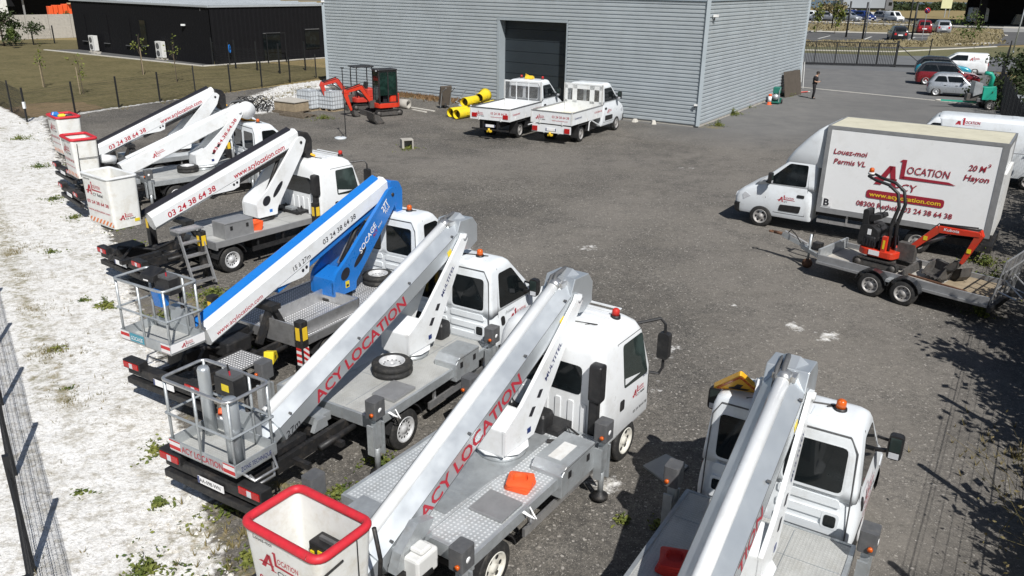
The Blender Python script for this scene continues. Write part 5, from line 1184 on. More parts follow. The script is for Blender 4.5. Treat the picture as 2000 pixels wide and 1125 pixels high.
    if style[0] == 'S': b.bar((-1.0, -.15, .7), (-.62, -.15, 1.35), .12, .10); b.bar((-.30, -.15, .7), (-.62, -.15, 1.35), .12, .10); b.box(-.74, -.50, -.28, .28, 1.28, 1.38)
    elif D.get('rest'): b.prism([(-1.15, .75), (-.8, .75), (-.45, 1.12), (-.75, 1.22), (-1.05, .98)], 'y', -.42, -.29); b.box(-1.0, -.5, -.42, .30, .88, .96)
    else: b.box(-1.15, -.85, -.22, .22, .72, .86); b.prism([(-1.3, .7), (-1.0, .7), (-1.02, .86), (-1.2, .88)], 'y', -.30, -.22)
    b.build('boom_rest', None, t)
    # rear frame clutter: hydraulics, battery box, hoses
    b = mb('chassis'); b.box(-2.3, -1.6, .2, .75, .58, .92); b.box(-2.5, -1.5, -.34, -.22, .72, .82); b.tube([(-2.4, -.1, .75), (-2.0, .1, .95), (-1.5, -.05, .8), (-.9, .1, .85)], .035, 6); b.tube([(-2.6, .1, .75), (-2.2, .3, .98), (-1.4, .15, .75)], .025, 6)
    b.tube([(-1.5, -.6, .66), (-.75, -.6, .66)], .05, 7); b.tube([(-1.5, .6, .66), (-.75, .6, .66)], .05, 7); b.build('hydraulics', None, t)
    return t, dk, tr
POSE = dict(T0=(-13.57, 29.56, 43.5), T1=(-11.76, 26.54, 42.7), T2=(-7.95, 20.03, 52.8), T3=(-4.34, 14.59, 59.4), T4=(-2.53, 11.77, 59.0), T5=(-.98, 8.57, 56.1), T6=(1.91, 6.24, 58.4))
def W(k, x, y, z=0):
    px, py, a = POSE[k]; a = R(a); return Vector((px + math.cos(a) * x - math.sin(a) * y, py + math.sin(a) * x + math.cos(a) * y, z))
def box_chest(t, x0, x1, y0, y1, z0, z1, m='aludull', name='toolbox', sticker=False, slope=False):
    b = mb(m)
    if slope: b.prism([(x0, z0), (x1, z0), (x1, z1), (x0 + .12, z1), (x0, z1 - .1)], 'y', y0, y1)
    else: b.box(x0, x1, y0, y1, z0, z1)
    o = b.build(name, None, t, .008)
    b = mb('black'); n = 2
    for i in range(n): x = x0 + (x1 - x0) * (.22 + .56 * i); b.box(x - .035, x + .035, y0 - .012, y0 - .001, z1 - .2, z1 - .10)
    b.build('latch', None, o)
    b = mb('dgrey'); b.bar((x0, y0 - .002, z1 - .03), (x1, y0 - .002, z1 - .03), .01, .006); b.build('lid_seam', None, o)
    if sticker: b = mb('whited'); b.box(x0 + .2, x1 - .25, y0 + .15, y1 - .15, z1 + .002, z1 + .006); b.build('lid_plate', None, o)
    return o
def cone_stack(label, loc, m='cone', n=3, r=.17, group=None):
    t = thing('folded_cones', label, 'cones', loc, random.uniform(0, 90), group)
    for i in range(n):
        b = mb(m); z = i * .035; a = i * .12; T0 = Matrix.Rotation(a, 4, 'Z'); b.T = T0
        b.rings([[(x, y, z) for x, y in rrect(-r, r, -r, r, .05)], [(x, y, z + .03) for x, y in rrect(-r, r, -r, r, .05)], [(x, y, z + .05) for x, y in rrect(-r * .74, r * .74, -r * .74, r * .74, r * .6)], [(x, y, z + .055) for x, y in rrect(-r * .6, r * .6, -r * .6, r * .6, r * .55)], [(x, y, z + .012) for x, y in rrect(-r * .5, r * .5, -r * .5, r * .5, r * .45)]])
        b.build('cone', None, t)
    return t

# T6 lower right, T5 centre, T4, T3 (blue), T2, T1, T0 at the back
t6, dk, tr = lift_truck('white lift truck seen from behind with a galvanised boom and amber triangle sign', POSE['T6'], 'daily', dict(hx=2.70, hz=2.80, lx=-1.9, lz=.9, bcy=-.55, wb=3.8, xw=2.66, deck='deckw'), 'A')
t5, dk5, tr = lift_truck('white cabover lift truck with a galvanised boom and red rimmed white bucket', POSE['T5'], 'isuzu', dict(hx=3.32, hz=2.86, lx=-1.15, lz=.78, wb=3.60, xw=2.72, rim='rimw', xa=-.5, xt=1.55, bl='coned', bcx=.95, bcy=-.62, rest=1), 'A')
t4, dk4, tr = lift_truck('white lift truck with a galvanised boom and a tubular basket on thick columns', POSE['T4'], 'daily', dict(hx=2.95, hz=2.85, lx=-1.83, lz=.95, wb=3.8, xw=2.62, deck='deckw', xt=1.38, plate='AA-098-WN'), 'A')
t3, dk3, tr = lift_truck('white lift truck with a blue riser and blue topped white boom', POSE['T3'], 'daily', dict(hx=2.95, hz=2.90, lx=-2.05, lz=1.25, wb=3.85, xw=2.88, deck='dots', frame='alu', xt=1.25), 'S')
t2, dk2, tr = lift_truck('white cabover lift truck with black topped boom and square white bucket', POSE['T2'], 'isuzu', dict(hx=3.05, hz=2.98, lx=-1.48, lz=1.50, wb=3.80, xw=2.95, xt=1.68, xr=-2.36, xa=-.4, lenk=1.62, bcx=1.15, bcy=-.60, deck='deckw', frame='aludull', stripe=1, bl='coned'), 'SB')
t1, dk1, tr = lift_truck('white lift truck with white boom and numbered riser, second from the back of the row', POSE['T1'], 'daily', dict(hx=3.0, hz=2.80, lx=-1.3, lz=1.2, wb=3.9, xw=2.9, xt=1.38, deck='deckw'), 'A1')
t0, dk0, tr = lift_truck('white lift truck with black topped boom at the far end of the row', POSE['T0'], 'daily', dict(hx=2.75, hz=2.95, lx=-1.75, lz=1.22, wb=3.9, xw=2.9, xt=1.2, beacon=0), 'SB')

k4, e4 = basket_tube(t4, -2.66, .03, .70, 1.30, 1.03, 2.10, drums=True)
g = mb(); T = frame((e4[0] - .012, e4[3] - .25, 1.05), (0, -1, 0), (0, 0, 1)); put_text(g, T, 'ACY LOCATION', 0, 0, .10, 'red', .82); g.build('lettering', None, k4); g = mb()
T = frame((e4[0] + .08, e4[2] - .012, 1.06), (1, 0, 0), (0, 0, 1)); put_text(g, T, 'ZONE TECHNIQUE', 0, 0, .07, 'navy', .52); g.build('lettering', None, k4)
k3, e3 = basket_tube(t3, -2.76, .10, .66, 1.25, 1.42, 2.48)
g = mb('whiteink'); g.box(e3[0], e3[1], e3[2] - .016, e3[2] - .011, 1.43, 1.57); T = frame((e3[0] + .16, e3[2] - .018, 1.45), (1, 0, 0), (0, 0, 1)); logo(g, T, .05, .01, .10, 'red', 'ink', True, 2.8); g.build('lettering', None, k3); g = mb()
g.mat(M['bluel']); g.box(e3[0] - .016, e3[0] - .011, e3[3] - .62, e3[3] - .25, 1.43, 1.57); T = frame((e3[0] - .018, e3[3] - .28, 1.46), (0, -1, 0), (0, 0, 1)); put_text(g, T, 'SOCAGE', 0, 0, .07, 'whiteink', .3, .2); g.build('lettering', None, k3)
b = mb('black'); b.prism([(e3[1] - .34, 2.40), (e3[1] - .04, 2.42), (e3[1] - .08, 2.58), (e3[1] - .30, 2.50)], 'y', e3[3] - .56, e3[3] - .22); b.mat(M['whiteink']); b.box(e3[1] - .345, e3[1] - .338, e3[3] - .46, e3[3] - .34, 2.41, 2.435); b.build('control_cover', None, k3, .03)
b = mb('blue'); b.prism([(e3[1] - .26, 1.95), (e3[1] - .12, 1.95), (e3[1] - .08, 2.25), (e3[1] - .3, 2.25)], 'y', e3[3] - .6, e3[3] - .42); b.build('tool_pouch', None, k3)

def bucket_print(k, e, zf, zr, full=True, side=True, chev=True, q=.05):
    g = mb(); dz = (zr - zf)
    T = frame((e[0] + q - .004, e[3] - .10 - q, zf + .02), (0, -1, 0), (-q / dz, 0, 1)); w_ = (e[3] - e[2]) - .25
    logo(g, T, .10, dz * .60, .24 * w_ / .8, 'red', 'ink', full, 2.9); put_text(g, T, '03 24 38 64 38', .0, dz * .40, .08, 'red', w_, 0, .01); put_text(g, T, 'www.acylocation.com', .0, dz * .25, .05, 'red', w_)
    put_text(g, T, 'Louez-moi', .0, dz * .88, .05, 'ink', .28, .1)
    if chev: g.mat(M['ow']); o = g.T; g.T = T; g.box(0, w_ + .08, .02, .13, .001, .005); g.T = o
    if side:
        g.build('lettering', None, k); g = mb()
        T = frame((e[0] + .12, e[2] + q - .004, zf + .02), (1, 0, 0), (0, -q / dz, 1)); logo(g, T, .06, .17, .15, 'red', 'ink', True, 2.6); g.mat(M['yel']); o = g.T; g.T = T; g.box(.38, .50, .08, .15, .001, .006); g.T = o
    g.build('lettering', None, k)
k5, e5 = bucket(t5, -2.13, -.17, .74, 1.10, .86, 1.98, True)
bucket_print(k5, e5, .86, 1.98, False, False, False, .06)
b = mb('aludull'); b.box(e5[0] + .042, e5[0] + .05, .02, .30, 1.50, 1.78); b.build('inner_plate', None, k5)
b = mb('chassis'); b.tube([(e5[1] + .03, e5[2] + .02, 1.9), (e5[1] + .06, e5[2] - .02, 1.5), (e5[1] + .04, e5[2], 1.1)], .025, 7); b.tube([(e5[0] + .05, e5[2] - .01, 1.80), (e5[0] + .3, e5[2] - .015, 1.83)], .012, 6); b.tube([(e5[0] + .50, e5[2] - .01, .95), (e5[0] + .50, e5[2] - .01, 1.93)], .006, 5); b.build('door_latch', None, k5)
tb = thing('tool_case', 'black and yellow tool case inside the red rimmed bucket nearest the camera', 'tool case', W('T5', e5[1] - .17, e5[3] - .62, 1.38), POSE['T5'][2] + 90)
b = mb('black'); b.box(-.2, .2, -.10, .10, 0, .26); b.build('body', None, tb, .015)
b = mb('yel')
for x in (-.16, .12): b.box(x, x + .05, .10, .115, .02, .16)
b.box(-.06, .06, .10, .112, .14, .20); b.build('clasp', None, tb)
b = mb('dgrey'); b.box(-.12, .12, -.02, .02, .26, .30); b.build('handle', None, tb)
k2, e2 = bucket(t2, -2.32, -.03, .70, 1.22, 1.68, 2.84, False, .02)
bucket_print(k2, e2, 1.68, 2.84, True, True, True, .02)
k1, e1 = bucket(t1, -2.42, -.02, .76, 1.15, 1.22, 2.40, True, .05)
bucket_print(k1, e1, 1.22, 2.40, True, False, True)
b = mb('ink'); b.tube([(e1[0] + .12, e1[2] - .012, 1.35), (e1[0] + .16, e1[2] - .012, 2.3)], .01, 5); b.tube([(e1[0] + .14, e1[2] - .012, 1.85), (e1[1] - .06, e1[2] - .012, 1.85)], .01, 5); b.tube([(e1[1] - .05, e1[2] - .01, 1.3), (e1[1] - .02, e1[2] - .012, 2.35)], .018, 5); b.build('gate_seam', None, k1)
k0, e0 = bucket(t0, -2.62, .0, .76, 1.14, 1.35, 2.58, True, .05)
bucket_print(k0, e0, 1.35, 2.58, True, False, True)
b = mb('ink'); b.tube([(e0[0] + .06, e0[2] - .012, 1.75), (e0[1] - .06, e0[2] - .012, 1.78)], .01, 5); b.build('gate_seam', None, k0)
for nm, x, y, m, h in (('blue_bottle', .2, .25, 'blue', .2), ('yellow_pouch', .35, .05, 'yel', .14), ('black_jacket', .5, -.28, 'black', .15)):
    t = thing(nm, {'blue_bottle': 'small blue bottle showing above the red rim of the farthest bucket', 'yellow_pouch': 'small yellow pouch showing above the red rim of the farthest bucket', 'black_jacket': 'black bundled cloth at the corner of the farthest red rimmed bucket'}[nm], nm.split('_')[1], W('T0', e0[0] + x, y, 2.50), 40)
    b = mb(m); b.rings([[(px * k, py * k, z) for px, py in rrect(-.13, .13, -.10, .10, .05)] for z, k in ((0, .9), (h * .6, 1), (h, .6))]); b.build('body', None, t)

# things carried by the trucks
box_chest(t5, 1.35, 2.25, -1.12, -.62, .62, 1.06, 'galv', 'toolbox', True, True)
box_chest(t4, 1.25, 1.95, -1.12, -.66, .68, 1.10, 'galv', 'toolbox', False, True)
box_chest(t2, -.12, .72, -1.0, -.45, .90, 1.32, 'aludull')
b = mb('aludull'); b.box(-.2, -.55 + .9, -.95, -.5, .905, .95); b.build('access_hatch', None, t4, .006)
b = mb('aludull'); b.box(.15, .62, -.98, -.48, .905, .945); b.build('access_hatch', None, t5, .006)
b = mb('galv'); b.poly([(-.1, -.30, .904), (.9, -.34, .904), (1.15, -.42, .904), (2.2, -.42, .904), (2.2, .45, .904), (-.1, .45, .904)]); b.build('smooth_plate', None, t5)
for tt, x in ((t5, .62), (t4, -.35)):
    b = mb('whiteink')
    for k in range(3): b.tube([(x - .12 + .02 * k, -1.02, .90), (x - .10, -1.16 - .03 * k, .86), (x + .02, -1.14 - .02 * k, .80 - .02 * k), (x + .06, -1.04, .88)], .009, 5)
    b.build('cable_loop', None, tt)
b = mb('chassis'); b.tube([(2.05, -.45, .93), (2.15, -.70, .96), (2.28, -.78, .93)], .03, 6); b.build('hose_end', None, t5)
b = mb('chassis'); b.tube([(1.95, -.50, .93), (2.05, -.75, .96), (2.18, -.82, .93)], .03, 6); b.build('hose_end', None, t4)
b = mb('galv'); b.prism([(1.15, .90), (1.75, .90), (2.45, .88), (2.45, .80), (1.2, .80)], 'y', -.96, -.50) if False else b.box(-1.2, -.4, .35, .8, .82, .92); b.build('side_shelf', None, t5)
b = mb('whited'); b.box(-1.0, -.62, -.62, -.30, .62, .92); b.box(-.9, -.7, -.6, -.4, .92, .99); b.build('control_cover', None, t5, .04)
b = mb('alu'); z = .905
for x0, x1, y0, y1 in ((-.75, .95, -.93, -.90), (-.75, .95, .02, .05), (.92, .95, -.93, .05), (-.75, -.72, -.93, .05)): b.box(x0, x1, y0, y1, z, z + .24)
b.build('tray_side', None, t3)
for k, c, x in (('T4', k4, 2.30), ('T5', k5, 2.38)):
    tk = thing('fuel_canister', {'T4': 'black plastic canister with red cap behind the cab of the lift truck with tubular columns', 'T5': 'black plastic canister with red cap behind the cabover cab'}[k], 'canister', W(k, x - .06, .05 if k == 'T4' else -.05, .91), POSE[k][2])
    b = mb('black'); b.rings([[(px, py, z) for px, py in rrect(-.15 + g_, .15 - g_, -.26 + g_, .26 - g_, .06)] for z, g_ in ((0, .01), (.05, 0), (.26, 0), (.30, .02))]); b.build('body', None, tk)
    b = mb('coned'); b.lathe((0, .10, .30), 'z', [(0, .03), (.04, .03), (.04, .001)], 10); b.build('cap', None, tk)
    b = mb('galv'); b.box(-.175, -.155, -.03, .03, 0, .30); b.box(-.175, .17, -.025, .025, .302, .312); b.build('strap', None, tk)
lathe_lying_wheel(None, W('T4', .62, -.25, .905), .345, .215, 'black tyre on silver rim lying flat under the ACY LOCATION boom', None)
lathe_lying_wheel(None, W('T3', 2.35, -.25, .905), .34, .21, 'black tyre on silver rim lying flat behind the blue riser', None)
lathe_lying_wheel(None, W('T1', .75, -.2, .905), .345, .215, 'black tyre lying on the grey deck of the second lift truck from the back', None)
cone_stack('bright orange folded cones on the studded deck in the centre foreground', W('T5', .95, -.72, .905))
cone_stack('dark red folded cones on the shaded deck at the lower right', W('T6', .95, .62, .905), 'coned', 5, .17)
cone_stack('pile of orange folded cones beside the grey toolbox on the cabover truck', W('T2', .95, -.72, .905), 'cone', 6, .17)
# amber triangle sign boards on cab roofs
def roof_sign(label, loc, deg, tilt=55):
    t = thing('triangle_sign', label, 'warning sign', loc, deg); b = mb('signy')
    T = Matrix.Rotation(R(90 - tilt), 4, 'X'); b.T = T
    tri = rpoly([(-.32, 0), (.32, 0), (0, .56)], .05); b.prism(tri, 'y', -.03, .03); b.mat(M['lampred'] if False else M['amber']); b.prism(rpoly([(-.285, .02), (.285, .02), (0, .52)], .05), 'y', -.035, -.031); b.mat(M['signy']); b.prism(rpoly([(-.235, .05), (.235, .05), (0, .455)], .04), 'y', -.038, -.0355); b.build('sign_face', None, t)
    b = mb('ink'); b.T = T; b.prism([(-.12, .09), (.10, .09), (.14, .14), (.02, .15), (.05, .26), (-.02, .27), (-.06, .17), (-.12, .14)], 'y', -.041, -.0385); b.build('pictogram', None, t)
    b = mb('dgrey'); b.box(-.03, .03, -.03, .03, -.04, .04); b.build('bracket', None, t); return t
roof_sign('amber triangle roadworks sign on the cab roof at the lower right', W('T6', 2.95, .66, 2.30), POSE['T6'][2] - 75, 48)
roof_sign('amber triangle sign on the white cabover cab roof', W('T2', 3.45, .0, 2.40), POSE['T2'][2] - 90, 30)
roof_sign('amber triangle sign on the cab roof of the farthest lift truck', W('T0', 3.3, .25, 2.38), POSE['T0'][2] - 90, 30)
roof_sign('small yellow sign on the cab roof of the second lift truck from the back', W('T1', 3.35, .35, 2.30), POSE['T1'][2] - 60, 20)
# wheel chock pair in yellow on the blue lift truck, ladder, traffic cone
t = thing('wheel_chock', 'yellow wheel chock on the black frame of the blue lift truck', 'wheel chock', W('T3', -1.25, -.72, .60), POSE['T3'][2] + 30); b = mb('yel'); b.prism([(-.16, 0), (.16, 0), (.10, .16), (-.08, .22)], 'y', -.09, .09); b.build('wedge', None, t, .01); b = mb('ink'); b.box(-.02, .02, -.093, -.090, .05, .12); b.build('slot', None, t)
b = mb('dots'); b.box(-2.15, -1.55, -.92, -.32, .80, .84); b.build('step_plate', None, t3)
b = mb('black'); b.box(-1.55, -.95, .1, .6, .72, 1.0); b.build('battery_box', None, t3, .03)
b = mb('black'); b.box(-1.75, -1.2, -.2, .35, .70, .98); b.build('battery_box', None, t3, .03)
lp = W('T2', -1.15, -1.12, 0)
t = thing('step_ladder', 'grey aluminium access steps hanging at the side of the cabover lift truck', 'ladder', (lp.x, lp.y, 0), POSE['T2'][2])
for x in (-.28, .28): b = mb('aludull'); b.bar((x, -.42, .12), (x, .02, 1.42), .03, .09, (0, 1, 0)); b.build('rail', None, t)
for i in range(5): f = .06 + i * .235; b = mb('alu' if i < 5 else 'aludull'); b.box(-.27, .27, -.46 + .44 * f, -.28 + .44 * f, .14 + 1.30 * f - .01, .14 + 1.30 * f + .02); b.build('tread', None, t)
b = mb('aludull'); b.box(-.33, .33, -.10, .28, 1.42, 1.45); b.build('platform', None, t)
t = thing('traffic_cone', 'small orange traffic cone under the rear bumper of the tubular basket truck', 'cone', W('T3', -2.7, -1.05, 0)); b = mb('cone'); b.box(-.14, .14, -.14, .14, .02, .05); b.lathe((0, 0, .05), 'z', [(0, .1), (.36, .03), (.36, .001)], 14); b.mat(M['whiteink']); b.lathe((0, 0, .05), 'z', [(.15, .078), (.25, .056)], 14); b.build('body', None, t)
# ground items near the front trucks
sp = [at(1255, 915), at(1300, 892), at(1344, 915), at(1303, 950)]; c0 = sum(sp, Vector()) / 4
t = thing('stone_slab', 'pale flat square slab lying in the shade beside the lower right truck', 'slab', c0); b = mb('pale'); b.rings([[(p.x - c0.x, p.y - c0.y, z) for p in sp] for z in (.02, .06)]); b.build('slab', None, t, .006)
# ------------------------------------------------------------------ dropside trucks by the warehouse
def dropside(label, pose, mark, sign=True, second=False):
    t = thing('dropside_truck', label, 'truck', pose[:2], pose[2], 'dropside trucks by the warehouse door')
    xa, xb, zd = -1.25, 1.95, .95
    b = mb('chassis')
    for s in (-1, 1): b.box(-1.2, 2.6, s * .42 - .04, s * .42 + .04, .55, .75)
    b.box(.6, 1.7, -.85, -.45, .38, .70); b.build('chassis', None, t)
    for s in (-1, 1):
        wheel(t, 0, s * .80, .34, .2, 'rimd', s, 8, True); wheel(t, 3.85, s * .86, .34, .21, 'rimd', s, 8)
        b = mb('black'); b.box(-.5, -.42, s * .62, s * 1.0, .25, .80) if s > 0 else b.box(-.5, -.42, -1.0, -.62, .25, .80); b.box(-.45, .45, s * .82 - .18, s * .82 + .18, .74, .78); b.build('mudguard', None, t)
    b = mb('cream' if second else 'whited'); b.box(xa, xb, -1.0, 1.0, zd - .05, zd); b.build('bed_floor', None, t)
    hgt = .40
    for nm, (x0, x1, y0, y1) in (('tailgate', (xa - .03, xa, -1.03, 1.03)), ('side_board', (xa, xb, -1.04, -1.01)), ('side_board', (xa, xb, 1.01, 1.04))):
        b = mb('white'); b.box(x0, x1, y0, y1, zd - .10, zd + hgt); o = b.build(nm, None, t, .006)
        b = mb('dgrey' if not second else 'aludull'); b.box(x0 - .012, x1 + .012, y0 - .012, y1 + .012, zd + hgt - .02, zd + hgt + .02); b.build('top_edge', None, o)
        b = mb('whited')
        if nm == 'side_board':
            for i in range(3): x = xa + .5 + i * 1.0; s = -1 if y0 < 0 else 1; b.box(x, x + .05, (y0 - .02 if s < 0 else y1), (y0 if s < 0 else y1 + .02), zd - .08, zd + .05)
        else:
            for y in (-.6, .55): b.box(x0 - .02, x0, y, y + .06, zd - .12, zd + .02)
        b.build('hinge', None, o)
    for x, y in ((xa - .01, -1.02), (xa - .01, 1.02), (xb, -1.0), (xb, 1.0)): b = mb('whited'); b.box(x - .03, x + .03, y - .03, y + .03, zd - .1, zd + (hgt + .06 if x < 0 else 1.25)); b.build('stake_post', None, t)
    g = mb(); T = frame((xa - .034, .98, zd - .05), (0, -1, 0), (0, 0, 1)); logo(g, T, .22, .10, .20, 'red', 'ink', True, 2.7); put_text(g, T, '03 24 38 64 38', 1.02, .20, .10, 'red', .86); put_text(g, T, 'www.acylocation.com', 1.02, .08, .05, 'red', .80); g.build('lettering', None, t)
    g = mb(); T = frame((xa + .25, -1.045, zd + .02), (1, 0, 0), (0, 0, 1)); put_text(g, T, 'Louez-moi', 0, .1, .10, 'red' if not second else 'navy', .7, .1); put_text(g, T, '03 24 38 64 38', 2.05, .12, .08, 'red', .8); g.build('lettering', None, t)
    # headboard with mesh
    b = mb('white'); b.box(xb - .03, xb, -1.0, 1.0, zd, zd + .42); b.box(xb - .03, xb, -1.0, 1.0, zd + 1.18, zd + 1.25)
    for y, w_ in ((-1.0, .16), (-.58, .24), (.34, .24), (.84, .16)) if second else ((-1.0, .04), (-.35, .04), (.32, .04), (.96, .04)): b.box(xb - .03, xb, y, y + w_, zd + .42, zd + 1.2)
    if second: b.box(xb - .03, xb, -1, 1, zd + .42, zd + .52); b.box(xb - .03, xb, -1, 1, zd + 1.02, zd + 1.2)
    h = b.build('headboard', None, t)
    b = mb('alu')
    for i in range(40): y = -1.0 + 2.0 * i / 39; b.box(xb - .022, xb - .014, y - .004, y + .004, zd + .42, zd + 1.18)
    for i in range(15): z = zd + .42 + .76 * i / 14; b.box(xb - .02, xb - .012, -1.0, 1.0, z - .004, z + .004)
    b.build('mesh_grille', None, h)
    bonnet_cab(t, 2.1, 2.65, 2.22, .97, 'whitev', True, 3.85, .34, 'master')
    b = mb('white' if second else 'chassis'); b.box(xa - .02, xa + .02, -.98, .98, .42, .48) if not second else b.box(xa - .01, xa + .05, -.98, .98, .48, .80); b.box(xa, xa + .05, -.4, -.34, .45, .8); b.box(xa, xa + .05, .34, .4, .45, .8); rb = b.build('rear_bar', None, t)
    for s in (-1, 1): b = mb('lampred'); b.box(xa - .055, xa - .035, s * .82 - .13, s * .82 + .13, (.52 if second else .95), (.72 if second else 1.12)); b.build('tail_light', None, rb)
    b = mb('whiteink'); b.box(xa - .03, xa - .015, -.26, .26, .56, .67); b.mat(M['bluev']); b.box(xa - .034, xa - .029, -.26, -.22, .56, .67); b.box(xa - .034, xa - .029, .22, .26, .56, .67); b.build('number_plate', None, rb)
    b = mb('gold'); b.tube([(xa - .12, 0, .38), (xa - .12, 0, .52)], .05, 8); b.box(xa - .14, xa, -.10, .10, .36, .44); b.build('tow_ball_cover', None, rb)
    for s in (-1, 1):
        b = mb('white'); b.tube([(.6, s * .98, .42), (.62, s * 1.0, .78), (.8, s * 1.0, .84), (1.9, s * 1.0, .45)] if second else [(.7, s * .98, .5), (1.9, s * .98, .5)], .03, 6); b.build('side_guard', None, t)
    if not second:
        for y in (-.62, .55): beacon(t, 2.85, y, 2.2, lens='lampred')
        b = mb('gold'); b.prism([(2.5, 2.24), (2.8, 2.24), (2.74, 2.33), (2.6, 2.38)], 'y', -.20, .20); b.bar((2.6, -.2, 2.3), (2.7, .25, 2.42), .04, .03); b.build('folded_sign', None, t)
    t.scale = (1.03, 1.03, 1.12); return t
dropside('white dropside truck with dark bed edges parked in front of the dark door', (-.55, 39.5, 62), 0)
dropside('white dropside truck with cream bed parked against the ribbed wall', (2.36 + .0, 38.69, 59.5), 1, second=True)

# ------------------------------------------------------------------ box van
bx = (9.65, 24.23, 145.5)
t = thing('box_van', 'white box van with maroon lettering parked behind the digger trailer', 'van', bx[:2], bx[2])
LB, Z1, Z2, HB = 4.58, .86, 3.34, 1.06
b = mb('chassis')
for s in (-1, 1): b.box(-LB, .8, s * .42 - .05, s * .42 + .05, .55, .80)
b.box(-LB + .1, -LB + 1.1, -.7, .7, .4, .6); b.build('chassis', None, t)
b = mb('boxw'); b.box(-LB + .03, -.03, -HB + .012, HB - .012, Z1 + .04, Z2 - .03); bo = b.build('box', None, t)
b = mb('cream'); b.box(-LB + .04, -.04, -HB + .05, HB - .05, Z2 - .03, Z2 + .012); b.build('roof', None, bo)
b = mb('aludull')
for s in (-1, 1):
    y = s * HB; y0, y1 = min(y, y - s * .05), max(y, y - s * .05)
    b.box(-LB, 0, y0, y1, Z2 - .07, Z2 + .02); b.box(-LB, 0, y0, y1, Z1 - .06, Z1 + .10)
    b.box(-LB, -LB + .16, y0, y1, Z1 + .1, Z2 - .07); b.box(-.12, 0, y0, y1, Z1 + .1, Z2 - .07)
b.box(-.05, 0, -HB + .05, HB - .05, Z2 - .07, Z2 + .02); b.box(-LB, -LB + .05, -HB + .05, HB - .05, Z2 - .1, Z2 + .02); b.box(-LB, -LB + .04, -HB + .05, HB - .05, Z1, Z1 + .08)
b.build('frame', None, bo)
b = mb('whited'); b.box(-LB - .06, -LB + .02, -HB + .02, HB - .02, Z1 + .05, Z1 + 1.7); b.build('tail_lift', None, t)
b = mb('chassis'); b.box(-LB - .1, -LB + .3, -HB + .1, HB - .1, .38, .58); b.build('bumper', None, t)
for s in (-1, 1):
    b = mb('alu'); b.bar((-2.1, s * .98, .52), (-.05, s * .98, .52), .03, .10); b.bar((-.9, s * .98, .5), (-.9, s * .98, .82), .05, .05, (1, 0, 0)); b.build('side_guard', None, t)
    wheel(t, -2.83, s * .82, .34, .2, 'rimd', s, 8, True); wheel(t, 1.66, s * .88, .345, .22, 'rimd', s, 6)
g = mb(); T = frame((-.12, HB + .002, Z1 + .10), (-1, 0, 0), (0, 0, 1)); HH = Z2 - Z1 - .17
put_text(g, T, 'Louez-moi', .14, 1.62, .15, 'maroon', .92, .15, .01); put_text(g, T, 'Permis VL', .18, 1.34, .15, 'maroon', .88, .15, .01)
logo(g, T, 1.45, .90, .78, 'maroon', 'maroon', False, 3.15)
put_text(g, T, '20 M', 3.62, 1.60, .16, 'maroon', .42, .15, .01); put_text(g, T, '3', 4.06, 1.74, .09, 'maroon', .07, .1, .01); put_text(g, T, 'Hayon', 3.56, 1.33, .16, 'maroon', .60, .15, .01)
put_poly(g, T, rrect(1.20, 3.22, .48, .72, .08), 'maroon'); T2_ = T @ Matrix.Translation((0, 0, .006)); put_text(g, T2_, 'www.acylocation.com', 1.28, .54, .125, 'gold', 1.86, 0, .012)
put_text(g, T, '08300 Rethel - 03 24 38 64 38', .98, .22, .15, 'maroon', 2.5, 0, .008)
put_poly(g, T, [(.02, .04), (.30, .04), (.30, .32), (.02, .32)], 'whiteink'); put_text(g, T2_, 'B', .07, .07, .21, 'ink', .16, 0, .02)
g.build('lettering', None, bo)
cab, lo, hi = bonnet_cab(t, .12, 2.42, 2.30, .99, 'whitev', False, 1.66, .345, 'master')
sh = Shell([(2.06, -.02, 1.16, .84, .16), (2.22, -.02, 1.10, .92, .22), (2.5, -.02, .92, .96, .26), (2.85, -.02, .62, .98, .26), (3.18, -.02, .28, .97, .22), (3.32, -.02, .08, .90, .06)])
b = mb('whitev'); sh.mesh(b); o = b.build('roof_deflector', None, cab); smooth_by_angle(o)

